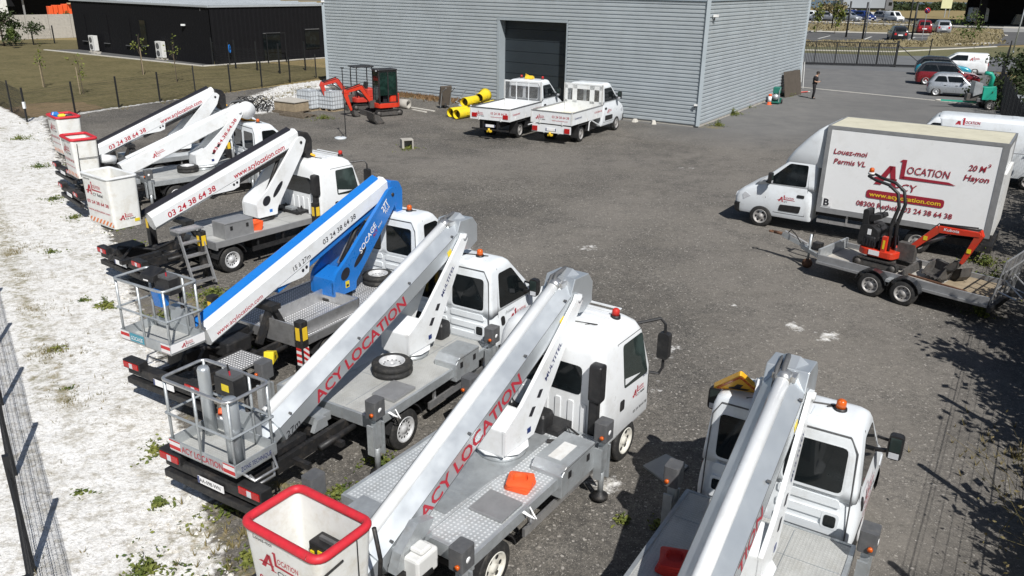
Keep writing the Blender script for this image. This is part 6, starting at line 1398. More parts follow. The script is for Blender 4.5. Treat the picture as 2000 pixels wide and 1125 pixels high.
# long white panel van behind it
def panel_van(name, label, pose, L=5.6, zr=2.35, hw=.99, text=None, lettersize=.5, body='whitev', small=False, arch=.34, group=None):
    t = thing(name, label, 'van', pose[:2], pose[2], group)
    nose = 2.35 if not small else 1.9; xw = L - nose
    if small:
        lo = Shell([(.28, 0.05, L - .05, hw - .05, .12), (.4, 0, L, hw - .01, .18), (.8, 0, L, hw, .25), (.98, 0, L - .12, hw - .01, .3), (1.08, 0, L - .5, hw - .03, .3), (1.16, 0, L - .95, hw - .05, .2)])
        b = mb(body); lo.mesh(b); bd = b.build('body', None, t); cut(bd, [(L - .85, -hw - .2, hw + .2, .31, .38), (.95, -hw - .2, hw + .2, .31, .38)], M['black']); smooth_by_angle(bd, 38)
        hi = Shell([(1.10, .0, L - .85, hw - .05, .1), (1.2, .0, L - .98, hw - .06, .1), (zr - .12, .03, L - 1.75, hw - .13, .13), (zr - .03, .06, L - 1.95, hw - .2, .15), (zr, .14, L - 2.1, hw - .32, .12)])
        b = mb(body); hi.mesh(b); smooth_by_angle(b.build('roof', None, bd))
        for f in 'RL': g = mb('glass'); hi.panel(g, f, rpoly([(L - 2.75, 1.2), (L - 1.2, 1.18), (L - 1.85, zr - .17), (L - 2.75, zr - .17)], .05), .005); g.build('window', None, bd)
        g = mb('glass'); hi.panel(g, 'front', [(-.6, 1.18), (.6, 1.18), (.52, zr - .15), (-.52, zr - .15)], .006); g.build('windscreen', None, bd)
        g = mb('black'); lo.panel(g, 'front', rrect(-.6, .6, .36, .52, .05), .02); g.build('bumper', None, bd)
        for s in (-1, 1): g = mb('lampw'); lo.panel(g, 'front', rrect(s * .6 - .12, s * .6 + .12, .74, .88, .04), .015, .05); g.build('headlight', None, bd); g = mb('lampred'); lo.panel(g, 'rear', rrect(s * .72 - .06, s * .72 + .06, .8, 1.05, .03), .012, .04); g.build('tail_light', None, bd)
        for s in (-1, 1):
            wheel(t, .95, s * (hw - .1), .31, .19, 'rimd', s, 5); wheel(t, L - .85, s * (hw - .1), .31, .19, 'rimd', s, 5)
        sh2 = hi; zb = 1.15
    else:
        cab, lo, hi = bonnet_cab(t, xw, nose, zr - .08, hw, body, False, L - .95, .34, 'master', False)
        sh2 = Shell([(.42, .02, xw + .1, hw - .04, .05), (.6, 0, xw + .2, hw, .08), (1.3, 0, xw + .3, hw, .08), (zr - .35, .02, xw + .5, hw - .06, .10), (zr - .12, .05, xw + .6, hw - .13, .16), (zr - .02, .10, xw + .6, hw - .28, .2), (zr + .02, .2, xw + .5, hw - .5, .2)])
        b = mb(body); sh2.mesh(b, 5); bd = b.build('body', None, t); cut(bd, [(1.05, -hw - .2, hw + .2, .34, .43)], M['black']); smooth_by_angle(bd, 38)
        for s in (-1, 1): wheel(t, 1.05, s * (hw - .12), .34, .21, 'rimd', s, 6); wheel(t, L - .95, s * (hw - .12), .34, .21, 'rimd', s, 6)
        for s in (-1, 1): g = mb('lampred'); sh2.panel(g, 'rear', rrect(s * (hw - .12) - .05, s * (hw - .12) + .05, .9, 1.5, .03), .012, .04); g.build('tail_light', None, bd)
        g = mb('dgrey')
        for f in 'RL': g.tube([sh2.pt(f, 2.0, .7, .002), sh2.pt(f, 2.0, zr - .3, .002)], .006, 4, False); g.tube([sh2.pt(f, .3, 1.35, .002), sh2.pt(f, xw, 1.35, .002)], .008, 4, False)
        g.build('door_seam', None, bd)
        g = mb(body)
        for x in (.6, 1.2, 1.8, 2.4): g.box(x, x + .2, -.45, .45, zr + .012, zr + .03)
        g.build('roof_rib', None, bd)
        zb = 1.2
    if text:
        for f in text:
            g = mb(); s = -1 if f == 'R' else 1; x0 = (.9 if s < 0 else L - 2.85) if small else (1.0 if s < 0 else L - 2.2)
            z0 = (zb + .05) if small else 2.02; p = sh2.pt(f, x0, z0, .006); q = sh2.pt(f, x0, z0 + .30, .012)
            T = frame(p, (-s, 0, 0), Vector(q) - Vector(p)); logo(g, T, .1, .02, lettersize, 'red', 'ink', False, 2.8); g.build('lettering', None, bd)
    return t
# roof rises behind the box van; nose towards the upper left
p = at(1752, 222, 2.2); panel_van('panel_van', 'long white panel van parked behind the box van', (20.7, 30.0, 149), 6.2, 2.5, .99, 'L', .44)

# ------------------------------------------------------------------ cars
def car(label, pose, L, W_, H, paint, hatch=.18, rimm='rim', group=None, bonnet=.25, roofm=None, cat='car', name='parked_car', sc=1.04):
    t = thing(name, label, cat, pose[:2], pose[2], group)
    hw = W_ / 2; zb = H * .60; wr = .30 if H < 1.6 else .33
    lo = Shell([(.20, .10, L - .10, hw - .08, .15), (.32, .02, L - .02, hw - .03, .28), (.55, 0, L, hw, .35), (zb - .22, .02, L - .10, hw, .38), (zb - .08, .06, L - .45, hw - .03, .35), (zb, .10, L * (1 - bonnet) - .02, hw - .06, .25)])
    hi = Shell([(zb - .04, .06, L * (1 - bonnet) + .05, hw - .06, .15), (zb + .03, .07, L * (1 - bonnet) - .05, hw - .07, .15), (H - .16, hatch * 1.6 + .08, L * .60, hw - .20, .18), (H - .05, hatch * 1.6 + .25, L * .55, hw - .27, .2), (H, hatch * 1.6 + .5, L * .50, hw - .38, .2)])
    b = mb(paint); lo.mesh(b, 5); bd = b.build('body', None, t)
    xr_, xf_ = L * .17, L * .815
    cut(bd, [(xr_, -hw - .2, hw + .2, wr, wr + .06), (xf_, -hw - .2, hw + .2, wr, wr + .06)], M['black']); smooth_by_angle(bd, 38)
    b = mb(roofm or paint); hi.mesh(b, 5); smooth_by_angle(b.build('roof', None, bd), 38)
    zt = H - .19; z0 = zb + .05
    def lerp(a, c, k): return a + (c - a) * k
    xr0, xr1 = hi.at(z0)[1], hi.at(zt)[1]; xf0, xf1 = hi.at(z0)[2], hi.at(zt)[2]; m0, m1 = lerp(xr0, xf0, .47), lerp(xr1, xf1, .42)
    for f in 'RL':
        g = mb('glass'); hi.panel(g, f, rpoly([(xr0 + .28, z0), (m0 - .04, z0), (m1 - .04, zt), (xr1 + .22, zt)], .06), .005); g.build('window', None, bd)
        g = mb('glass'); hi.panel(g, f, rpoly([(m0 + .04, z0), (xf0 - .22, z0), (xf1 - .10, zt), (m1 + .04, zt)], .06), .005); g.build('window', None, bd)
        g = mb('black'); g.tube([lo.pt(f, m0, .35, .001), lo.pt(f, m0, zb - .02, .001)], .006, 4, False); g.tube([lo.pt(f, xf_ - .45, .4, .001), lo.pt(f, xf_ - .42, zb - .1, .001)], .006, 4, False); g.build('door_seam', None, bd)
        g = mb(paint); g.mat(M['black']); lo.panel(g, f, rrect(m0 - .24, m0 - .08, zb - .17, zb - .13, .02), .015); lo.panel(g, f, rrect(m0 + .45, m0 + .61, zb - .17, zb - .13, .02), .015); g.build('door_handle', None, bd)
        s = -1 if f == 'R' else 1; g = mb(paint); y = s * (hw + .08); g.prism(rrect(min(y - .09, y + .09), max(y - .09, y + .09), zb + .02, zb + .16, .05), 'x', xf0 - .42, xf0 - .30); g.build('mirror', None, bd)
        y = s * (hw - .10); wheel(t, xr_, y, wr, .19, rimm, s, 8); wheel(t, xf_, y, wr, .19, rimm, s, 8)
        g = mb('black'); lo.panel(g, f, rrect(xr_ + wr + .12, xf_ - wr - .12, .21, .27, .02), .008); g.build('sill', None, bd)
    g = mb('glass'); hi.panel(g, 'front', [(-hw + .25, z0), (hw - .25, z0), (hw - .38, zt + .02), (-hw + .38, zt + .02)], .006); g.build('windscreen', None, bd)
    g = mb('glass'); hi.panel(g, 'rear', [(-hw + .28, z0), (hw - .28, z0), (hw - .36, zt), (-hw + .36, zt)], .006); g.build('rear_window', None, bd)
    for s in (-1, 1):
        g = mb('lampw'); u = s * (hw - .36); lo.panel(g, 'front', rrect(u - .13, u + .13, .58, .72, .05), .012, .05); g.build('headlight', None, bd)
        g = mb('lampred'); u = s * (hw - .34); lo.panel(g, 'rear', rrect(u - .12, u + .10, zb - .30, zb - .08, .04), .012, .05); g.build('tail_light', None, bd)
    g = mb('black'); lo.panel(g, 'front', rrect(-.4, .4, .32, .50, .05), .012); lo.panel(g, 'rear', rrect(-.45, .45, .28, .38, .03), .01); g.mat(M['whiteink']); lo.panel(g, 'rear', rrect(-.25, .25, .55, .66, .01), .012); lo.panel(g, 'front', rrect(-.25, .25, .36, .46, .01), .02); g.build('number_plate', None, bd)
    t.scale = (sc, sc, sc * 1.04); return t
def carpose(rear_px, head, L, back=.0, half=.75, wr=.17):
    """ground contact of the near rear wheel -> origin at the middle of the tail"""
    p = at(*rear_px); a = R(head); o = p - Vector((math.cos(a), math.sin(a), 0)) * (L * wr) + Vector((-math.sin(a), math.cos(a), 0)) * half
    return (o.x, o.y, head)
G1 = 'cars parked nose to the right hand fence'
car('small silver hatchback nearest the van, parked at the entrance', carpose((1825, 188), -24, 3.45), 3.45, 1.63, 1.47, 'silver', group=G1)
car('dark red car with black roof beside the small silver hatchback', carpose((1805, 166), -24, 4.35), 4.35, 1.8, 1.60, 'redcar', group=G1, roofm='darkcar')
car('turquoise car with black roof parked beyond the dark red car', carpose((1802, 148), -24, 4.25), 4.2, 1.78, 1.5, 'bluel', group=G1, roofm='darkcar')
q = at(1940, 152); panel_van('utility_van', 'small white utility van with red emblem at the end of the entrance row', (q.x + .5, q.y + 2.2, 156), 4.4, 1.82, .9, 'L', .34, 'white', True)
FC = 'cars in the far car park'
q = at(1651 + 88, 70); 
car('dark car half hidden in the grass beside the gate end', (at(1757, 80).x, at(1757, 80).y, 75), 4.1, 1.75, 1.5, 'darkcar', group=FC, sc=1.25)
car('red hatchback parked with its tail to the camera in the car park', (at(1804, 67).x, at(1804, 67).y, 72), 4.0, 1.75, 1.55, 'redcar', group=FC, sc=1.35)
car('silver family car right of the parked red hatchback', (at(1842, 67).x, at(1842, 67).y, 72), 4.4, 1.8, 1.6, 'silver', group=FC, sc=1.3)
far = [((1588, 40), -60, 'whitev', 'white car at the left end of the far parked row'), ((1611, 41), -20, 'greycar', 'grey car partly behind the bush in the far parked row'), ((1637, 37), -70, 'whitev', 'white car standing behind the pale hatchback'), ((1657, 42), -52, 'silver', 'pale hatchback between two tall black posts'), ((1665, 38), -60, 'bluev', 'dark blue car behind the pale hatchback'), ((1690, 40), -75, 'bluev', 'deep blue hatchback beside the thin street lamp'), ((1728, 40), -75, 'greycar', 'grey hatchback facing the camera left of the white panel van')]
for (px, py), hd_, pm_, l in far:
    p = at(px, py); a = R(hd_); car(l, (p.x - math.cos(a) * 2.1, p.y - math.sin(a) * 2.1 + 1.5, hd_), 4.2, 1.8, 1.55, pm_, group='cars in the far parked row', sc=1.28)
p = at(1757, 42); panel_van('utility_van', 'white panel van with dark windscreen at the right end of the far parked row', (p.x - 1.2, p.y + 3.8, -78), 4.8, 2.1, .95, None, .3, 'white', True)
# articulated lorry
p = at(1640, 23); t = thing('articulated_lorry', 'long grey articulated lorry parked behind the far row of cars', 'lorry', (p.x, p.y, 0), 8)
b = mb('greycar'); b.mats = [mat('grey_tarpaulin', (.26, .285, .31), .6, 0, .05, .3)]; b.box(0, 13.4, -1.25, 1.25, 1.2, 4.2); b.build('trailer_body', None, t)
b = mb('chassis'); b.box(0, 15.5, -1, 1, .8, 1.2); b.build('chassis', None, t)
for x in (1.8, 3.1, 4.4, 12.2, 15.6): wheel(t, x, -1.0, .5, .3, 'rimd', -1, 8)
b = mb('greycar'); b.prism(rpoly([(13.7, .7), (16.2, .7), (16.2, 2.0), (15.8, 3.4), (14.3, 3.9), (13.7, 3.9)], .15), 'y', -1.2, 1.2); b.build('cab', None, t)
b = mb('glass'); b.box(14.6, 15.7, -1.22, -1.205, 1.9, 2.9); b.build('window', None, t)
# white box van beneath the canopy
p = at(1893, 46); panel_van('panel_van', 'white high van with side doors parked before the dark canopy building', (p.x, p.y + 1, 5), 7.5, 3.3, 1.15, None, .3, 'white', False)

# ------------------------------------------------------------------ tracked machines
def track(b, x0, x1, y0, y1, z0, z1):
    h = (z1 - z0) / 2; zc = z0 + h; prof = []
    for k in range(9): a = PI / 2 + PI * k / 8; prof.append((x0 + h + math.cos(a) * h, zc + math.sin(a) * h))
    for k in range(9): a = -PI / 2 + PI * k / 8; prof.append((x1 - h + math.cos(a) * h, zc + math.sin(a) * h))
    b.mat(M['rubber']); inn = [(x0 + h + (x - x0 - h) * .86 if x < x0 + h else (x1 - h + (x - x1 + h) * .86 if x > x1 - h else x), zc + (z - zc) * .82) for x, z in prof]
    b.rings([[(x, y, z) for x, z in prof] for y in (y0, y1)], False); n = len(prof)
    for y in (y0, y1): b.add([(x, y, z) for x, z in prof] + [(x, y, z) for x, z in inn], [(i, (i + 1) % n, n + (i + 1) % n, n + i) for i in range(n)])
    m = (y0 + y1) / 2
    for k in range(40):
        t_ = k / 40; per = 2 * (x1 - x0 - 2 * h) + 2 * PI * h; d = t_ * per; s_ = x1 - x0 - 2 * h
        if d < s_: q = (x0 + h + d, z1, 0)
        elif d < s_ + PI * h: a = (d - s_) / h; q = (x1 - h + math.sin(a) * h, zc + math.cos(a) * h, -a)
        elif d < 2 * s_ + PI * h: q = (x1 - h - (d - s_ - PI * h), z0 + .004, 0)
        else: a = (d - 2 * s_ - PI * h) / h; q = (x0 + h - math.sin(a) * h, zc - math.cos(a) * h, -a)
        c, s2 = math.cos(q[2]) * .022, math.sin(q[2]) * .022
        if q[1] > z0 + .01: b.add([(q[0] - c, y0, q[1] - s2 + .012), (q[0] + c, y0, q[1] + s2 + .012), (q[0] + c, y1, q[1] + s2 + .012), (q[0] - c, y1, q[1] - s2 + .012), (q[0] - c, y0, q[1] - s2 - .01), (q[0] + c, y0, q[1] + s2 - .01), (q[0] + c, y1, q[1] + s2 - .01), (q[0] - c, y1, q[1] - s2 - .01)], [(0, 1, 2, 3), (0, 4, 5, 1), (1, 5, 6, 2), (2, 6, 7, 3), (3, 7, 4, 0)])
    b.mat(M['steel']); b.box(x0 + h, x1 - h, y0 + .02, y1 - .02, zc - h * .55, zc + h * .55)
    for x in (x0 + h, x1 - h): b.lathe((x, m, zc), 'y', [(-(y1 - y0) / 2 - .005, .001), (-(y1 - y0) / 2 - .005, h * .7), ((y1 - y0) / 2 + .005, h * .7), ((y1 - y0) / 2 + .005, .001)], 12)
def limb(b, pts, y0, y1): b.prism(rpoly(pts, .04), 'y', y0, y1)
def bucket_mesh(b, x, z, s, w_, flip=1):
    pr = [(0, 0), (.02, -.30), (.14, -.46), (.34, -.50), (.50, -.40), (.44, -.36), (.33, -.43), (.18, -.40), (.08, -.28), (.06, -.02)]
    P = [(x + flip * a * s, z + c * s) for a, c in pr]; b.prism(P, 'y', -w_ / 2, w_ / 2)
    for y in (-w_ / 2, w_ / 2 - .015): b.prism([(x, z), (x + flip * .02 * s, z - .3 * s), (x + flip * .14 * s, z - .46 * s), (x + flip * .34 * s, z - .5 * s), (x + flip * .5 * s, z - .4 * s), (x + flip * .3 * s, z - .12 * s)], 'y', y, y + .015)
    for k in range(4): y = -w_ / 2 + w_ * (k + .3) / 4; b.box(x + flip * .48 * s - .03, x + flip * .48 * s + .05, y, y + .04, z - .42 * s, z - .38 * s)
def excavator(label, loc, deg, kind, sc=1.0, paint='orange', boom=None):
    t = thing('mini_excavator', label, 'excavator', loc, deg)
    L, g = (1.5 * sc, .25 * sc)
    wt = .62 * sc
    for s in (-1, 1):
        b = mb(); y = s * wt; track(b, -L / 2 - .05, L / 2 + .05, y - .13 * sc, y + .13 * sc, .0, .36 * sc); b.build('track', None, t)
    b = mb('steel'); b.box(-.3, .35, -wt + .1, wt - .1, .14 * sc, .36 * sc); b.lathe((0, 0, .34 * sc), 'z', [(0, .28 * sc), (.12 * sc, .28 * sc)], 14); b.build('undercarriage', None, t)
    b = mb('steel'); x = L / 2 + .35 * sc; b.prism([(x, .02), (x + .05, .02), (x + .02, .30 * sc), (x - .03, .32 * sc)], 'y', -wt - .12, wt + .12); b.bar((L / 2 - .3, -.3 * sc, .2 * sc), (x, -.3 * sc, .15), .06, .08); b.bar((L / 2 - .3, .3 * sc, .2 * sc), (x, .3 * sc, .15), .06, .08); b.build('blade', None, t)
    z0 = .46 * sc
    b = mb(paint); pf = rpoly([(-.78 * sc, -.45 * sc), (-.55 * sc, -.62 * sc), (.52 * sc, -.62 * sc), (.62 * sc, -.3 * sc), (.62 * sc, .3 * sc), (.52 * sc, .62 * sc), (-.55 * sc, .62 * sc), (-.78 * sc, .45 * sc), (-.9 * sc, 0)], .12)
    b.rings([[(x, y, z) for x, y in pf] for z in (z0, z0 + .26 * sc)]); up_ = b.build('upper_body', None, t, .02)
    b = mb(paint if kind != 'micro' else 'black'); pr = rpoly([(-.84 * sc, -.35 * sc), (-.6 * sc, -.55 * sc), (-.15 * sc, -.55 * sc), (-.15 * sc, .55 * sc), (-.6 * sc, .55 * sc), (-.84 * sc, .35 * sc)], .15); b.rings([[(x, y, z) for x, y in pr] for z in (z0 + .26 * sc, z0 + .72 * sc)]); b.build('engine_cover', None, up_, .04)
    b = mb('ink')
    for k in range(5): b.box(-.60 * sc + k * .07, -.57 * sc + k * .07, -.56 * sc - .012, -.55 * sc, z0 + .36 * sc, z0 + .6 * sc)
    b.build('grille', None, up_)
    b = mb('black'); b.box(-.32 * sc, .08 * sc, -.24 * sc, .24 * sc, z0 + .26 * sc, z0 + .62 * sc); b.prism(rpoly([(-.32 * sc, z0 + .6 * sc), (-.18 * sc, z0 + .6 * sc), (-.28 * sc, z0 + 1.1 * sc), (-.40 * sc, z0 + 1.1 * sc)], .04), 'y', -.23 * sc, .23 * sc); b.build('seat', None, t, .03)
    b = mb('ink')
    for s in (-1, 1): b.box(-.1 * sc, .2 * sc, s * .34 * sc - .06, s * .34 * sc + .06, z0 + .26 * sc, z0 + .62 * sc); b.tube([(.1 * sc, s * .34 * sc, z0 + .6 * sc), (.16 * sc, s * .32 * sc, z0 + .85 * sc)], .018, 6)
    for y in (-.08, .08): b.tube([(.42 * sc, y, z0 + .2), (.36 * sc, y, z0 + .78 * sc)], .015, 6)
    b.build('control_lever', None, t)
    if kind == 'cab':
        x0, x1, y0, y1, zc0, zc1 = -.55 * sc, .50 * sc, -.20 * sc, .58 * sc, z0 + .26 * sc, 2.45
        b = mb('black'); r = .035
        for x, y in ((x0, y0), (x1, y0), (x1, y1), (x0, y1), ((x0 + x1) / 2, y0), ((x0 + x1) / 2, y1)): b.box(x - r, x + r, y - r, y + r, zc0, zc1)
        for z in (zc0, zc1 - .06): b.box(x0, x1, y0 - .03, y0 + .03, z, z + .06); b.box(x0, x1, y1 - .03, y1 + .03, z, z + .06); b.box(x0 - .03, x0 + .03, y0, y1, z, z + .06); b.box(x1 - .03, x1 + .03, y0, y1, z, z + .06)
        cb = b.build('cab_frame', None, t)
        b = mb('black'); b.rings([[(x, y, z) for x, y in rrect(x0 - .08, x1 + .12, y0 - .07, y1 + .07, .12)] for z in (zc1, zc1 + .08)]); b.build('cab_roof', None, cb, .03)
        gm = M.setdefault('cabglass', glassm('cab_glass', (.008, .020, .016), .05))
        for a in ((x0, x1, y0 - .012, y0 - .006), (x0, x1, y1 + .006, y1 + .012), (x1 + .006, x1 + .012, y0, y1), (x0 - .012, x0 - .006, y0, y1)): b = mb(gm); b.box(a[0], a[1], a[2], a[3], zc0 + .42 * (a[0] == x0 and a[1] == x1), zc1 - .08); b.build('window', None, cb)
        b = mb(paint); b.box(x0, x1, y0 - .025, y0 - .014, zc0, zc0 + .40); b.build('door', None, cb)
        b = mb('lampw')
        for y in (y0 + .05, y1 - .05): b.box(x1 + .12, x1 + .16, y - .05, y + .05, zc1 - .02, zc1 + .06)
        b.build('work_light', None, cb)
    elif kind == 'canopy':
        b = mb('black'); zc1 = 2.38
        for x, y in ((-.60 * sc, -.48 * sc), (-.60 * sc, .48 * sc), (.42 * sc, -.48 * sc), (.42 * sc, .48 * sc)): b.tube([(x, y, z0 + .3 * sc), (x * 1.0, y, zc1 - .1), (x * .9, y * .9, zc1)], .03, 7)
        cb = b.build('canopy_frame', None, t)
        b = mb('black'); b.rings([[(x, y, z) for x, y in rrect(-.70 * sc, .60 * sc, -.54 * sc, .54 * sc, .15)] for z in (zc1, zc1 + .07)]); b.build('canopy_roof', None, cb, .03)
    elif kind == 'micro':
        for y in (-.24, .12):
            b = mb('black'); b.tube([(.16, y, z0 + .1), (.14, y, z0 + .8), (.24, y, z0 + 1.30), (.16, y, z0 + 1.62), (-.08, y, z0 + 1.78), (-.42, y, z0 + 1.84), (-.62, y + .03, z0 + 1.90)], [.055, .05, .042, .040, .038, .036, .03], 9); b.build('roll_bar', None, t)
        b = mb('black'); b.bar((.14, -.24, z0 + .85), (.14, .12, z0 + .85), .05, .05, (1, 0, 0)); b.bar((-.62, -.21, z0 + 1.90), (-.62, .15, z0 + 1.90), .05, .05, (1, 0, 0)); b.build('cross_bar', None, t)
        beacon(t, -.64, -.03, z0 + 1.92, 'whited')
        b = mb('black'); b.prism(rpoly([(-.58, z0 + .2), (-.12, z0 + .2), (-.10, z0 + .62), (-.30, z0 + .74), (-.56, z0 + .70)], .06), 'y', -.33, .30); b.prism(rpoly([(-.56, z0 + .68), (-.40, z0 + .68), (-.44, z0 + 1.10), (-.58, z0 + 1.08)], .04), 'y', -.26, .06); b.prism(rpoly([(-.40, z0 + .78), (-.12, z0 + .92), (-.16, z0 + 1.02), (-.42, z0 + .96)], .03), 'y', -.22, .20); b.tube([(-.3, .1, z0 + 1.0), (-.38, .12, z0 + 1.3)], .014, 5); b.tube([(-.2, -.1, z0 + 1.0), (-.05, -.12, z0 + 1.18)], .014, 5); b.build('operator_station', None, t, .03)
        b = mb('whiteink'); b.box(-.22, .04, -.425, -.418, z0 + .04, z0 + .16); b.box(-.36, -.27, -.338, -.331, z0 + .50, z0 + .64); b.build('sticker', None, up_)
        g = mb(paint); g.box(.05, .16, -.40, -.30, z0 + .1, z0 + .55); g.mat(M['yel']); g.box(.08, .13, -.406, -.401, z0 + .24, z0 + .46); g.build('side_column', None, up_)
    # boom, arm, bucket
    F, K, E, T_ = boom
    b = mb('steel'); b.box(.50 * sc, F[0] + .12, -.10, .10, z0 - .02, F[1] + .10); b.build('swing_post', None, t)
    def limb2(P, Q, w0, w1, n, y=.09):
        P, Q = Vector(P), Vector(Q); d = (Q - P).normalized(); nn = Vector((-d.y, d.x)); return [tuple(P - nn * w0), tuple(Q - nn * w1), tuple(Q + d * w1 * .6), tuple(Q + nn * w1), tuple(P + nn * w0)]
    b = mb(paint)
    for A, B_, w0, w1 in ((F, K, .10 * sc, .13 * sc), (K, E, .13 * sc, .09 * sc)): b.prism(limb2(A, B_, w0, w1, 0), 'y', -.075, .075) if A is F else b.prism(limb2(A, B_, w0, w1, 0), 'y', -.078, .078)
    b.build('boom', None, t, .012)
    b = mb(paint); d = (Vector(T_) - Vector(E)).normalized(); Ee = Vector(E) - d * .22 * sc; b.prism([(Ee.x - d.y * -.05, Ee.y - .02), (E[0] - .12 * sc * d.y, E[1] + .12 * sc * d.x), (T_[0] - .06 * sc * d.y, T_[1] + .06 * sc * d.x), (T_[0] + .06 * sc * d.y, T_[1] - .06 * sc * d.x), (E[0] + .13 * sc * d.y, E[1] - .13 * sc * d.x)], 'y', -.065, .065); b.build('dipper_arm', None, t, .01)
    b = mb('chassis'); b.tube([(F[0] + .02, 0, F[1] - .02), ((K[0] * .7 + E[0] * .3), 0, (K[1] * .7 + E[1] * .3) - .12)], .035, 8); b.mat(M['alu']); b.tube([((F[0] + K[0]) / 2, 0, (F[1] + K[1]) / 2 - .1), ((K[0] * .7 + E[0] * .3), 0, (K[1] * .7 + E[1] * .3) - .10)], .022, 8); b.mat(M['chassis']); b.tube([(K[0], 0, K[1] + .15 * sc), (E[0], 0, E[1] + .16 * sc)], .03, 8)
    b.tube([(F[0], .05, F[1] + .1), (K[0] - .05, .09, K[1] + .1), (E[0] - .1, .09, E[1] + .12)], .014, 5); b.build('hydraulic_ram', None, t)
    for P, Q in ((F, K), (E, T_)): b = mb('yel'); c = Vector(P).lerp(Vector(Q), .55); b.box(c.x - .045, c.x + .045, -.082, -.076, c.y - .05, c.y + .05); b.build('warning_label', None, t)
    b = mb('steel'); bucket_mesh(b, T_[0] - .02, T_[1] + .06, .85 * sc, .42 * sc, -1 if T_[0] < E[0] else 1); b.build('bucket', None, t)
    return t
# ---- trailer with the micro digger
ta = 133.5; tw = at(1697, 578).lerp(at(1762, 595), .5); tl = Vector((-math.sin(R(ta)), math.cos(R(ta)), 0)); tf = Vector((math.cos(R(ta)), math.sin(R(ta)), 0)); tc = tw - tl * .93
tr = thing('plant_trailer', 'galvanised twin axle plant trailer parked in front of the box van', 'trailer', (tc.x, tc.y, 0), ta)
b = mb('conc'); b.box(-2.1, 1.85, -.74, .74, .50, .54); b.build('deck', None, tr)
b = mb('wood'); b.box(-2.05, -1.0, -.70, .70, .545, .56); b.build('deck_board', None, tr)
for s in (-1, 1):
    b = mb('aludull'); b.box(-2.15, 1.9, s * .78 - .03, s * .78 + .03, .42, .66); b.box(-2.15, 1.9, s * .84 - .02, s * .84 + .03, .44, .50); b.build('side_rail', None, tr)
    for x in (-.39, .39): wheel(tr, x, s * .95, .31, .19, 'rimd', s, 8)
    for x in (-.39, .39):
        b = mb('darkcar'); n = 10; rr = .385; b.rings([[(x + r_ * math.cos(a), y, .33 + r_ * math.sin(a)) for r_, a in [(rr, R(12 + 156 * j / n)) for j in range(n + 1)] + [(rr - .015, R(168 - 156 * j / n)) for j in range(n + 1)]] for y in (s * .84, s * 1.07)]); b.build('mudguard', None, tr)
    b = mb('galv'); b.box(-.05, .05, s * .84 - .03, s * .84 + .2, .5, .56); b.build('mudguard_stay', None, tr)
b = mb('galv'); b.box(1.86, 1.92, -.78, .78, .42, .80); b.bar((1.9, -.5, .48), (2.75, 0, .50), .07, .1); b.bar((1.9, .5, .48), (2.75, 0, .50), .07, .1); b.build('front_frame', None, tr)
b = mb('galv'); b.bar((2.5, 0, .50), (3.35, 0, .72), .10, .12); b.mat(M['alu']); b.bar((2.6, 0, .60), (3.3, 0, .80), .08, .05); b.build('drawbar', None, tr)
b = mb('rust'); b.tube([(3.35, 0, .72), (3.6, 0, .72)], .045, 8); b.tube([(3.68 + .07 * math.cos(a * PI / 5), .07 * math.sin(a * PI / 5), .72) for a in range(11)], .022, 6); b.build('towing_eye', None, tr)
b = mb('galv'); b.tube([(2.45, .18, .25), (2.45, .18, .95)], .035, 8); b.mat(M['rust']); b.lathe((2.45, .14, .14), 'y', [(0, .13), (.09, .13)], 14); b.mat(M['chassis']); b.box(2.2, 2.42, -.1, .12, .52, .72); b.tube([(2.6, -.1, .55), (2.5, -.1, .98)], .018, 6); b.tube([(2.75, .1, .62), (2.9, .16, .84), (3.1, .05, .9), (3.2, .0, .78)], .015, 5); b.build('jockey_wheel', None, tr)
b = mb('aludull'); r = .02
for y in (-.78, -.4, .0, .4, .78): b.tube([(-2.18, y, .50), (-2.30, y, 1.55)], r, 6)
for z in (.55, .9, 1.25, 1.55): b.tube([(-2.19 - (z - .5) * .115, -.78, z), (-2.19 - (z - .5) * .115, .78, z)], r, 6)
for i in range(16): y = -.76 + i * .1; b.tube([(-2.2, y, .55), (-2.31, y, 1.53)], .006, 3, False)
b.build('loading_ramp', None, tr)
for y in (.62, .0):
    b = mb('alu'); b.tube([(-2.24, y, .8), (-2.62, y + .05, .72), (-2.70, y - .12, .74), (-2.50, y - .22, .84), (-2.27, y - .22, 1.02)], .018, 6); b.build('ramp_leg', None, tr)
b = mb('chassis'); b.box(-2.25, -2.15, -.85, .85, .34, .46); b.build('light_bar', None, tr)
def TR(x, y, z): p = tc + tf * x + tl * y; return Vector((p.x, p.y, z))
ex = excavator('small red and black digger with tall roll bars standing on the trailer', TR(.55, .10, .56), ta + 180, 'micro', .66, 'orange', boom=((.62, .62), (1.15, 1.22), (2.05, 1.28), (1.78, .52)))
g = mb(); T = frame((1.28, -.084, 1.22), (1, 0, .05), (0, 0, 1)); put_text(g, T, 'Kubota', 0, 0, .07, 'whiteink', .34, .1, .01); g.build('lettering', None, ex)
t = thing('loose_bucket', 'rusty digger bucket lying on the trailer deck in front of the digger', 'bucket', TR(-.75, .10, .56), ta + 60); b = mb('steel'); bucket_mesh(b, -.2, .42, .8, .55); b.build('shell', None, t)
t = thing('loose_bucket', 'narrow dark bucket lying beside the excavator arm on the trailer', 'bucket', TR(-1.15, -.2, .56), ta - 30); b = mb('steel'); bucket_mesh(b, -.2, .38, .75, .3); b.build('shell', None, t)
t = thing('iron_bar', 'rusty bar lying along the trailer deck', 'bar', TR(-.9, .48, .58), ta - 8); b = mb('rust'); b.bar((-.7, 0, .02), (.8, 0, .02), .05, .04); b.build('bar', None, t)

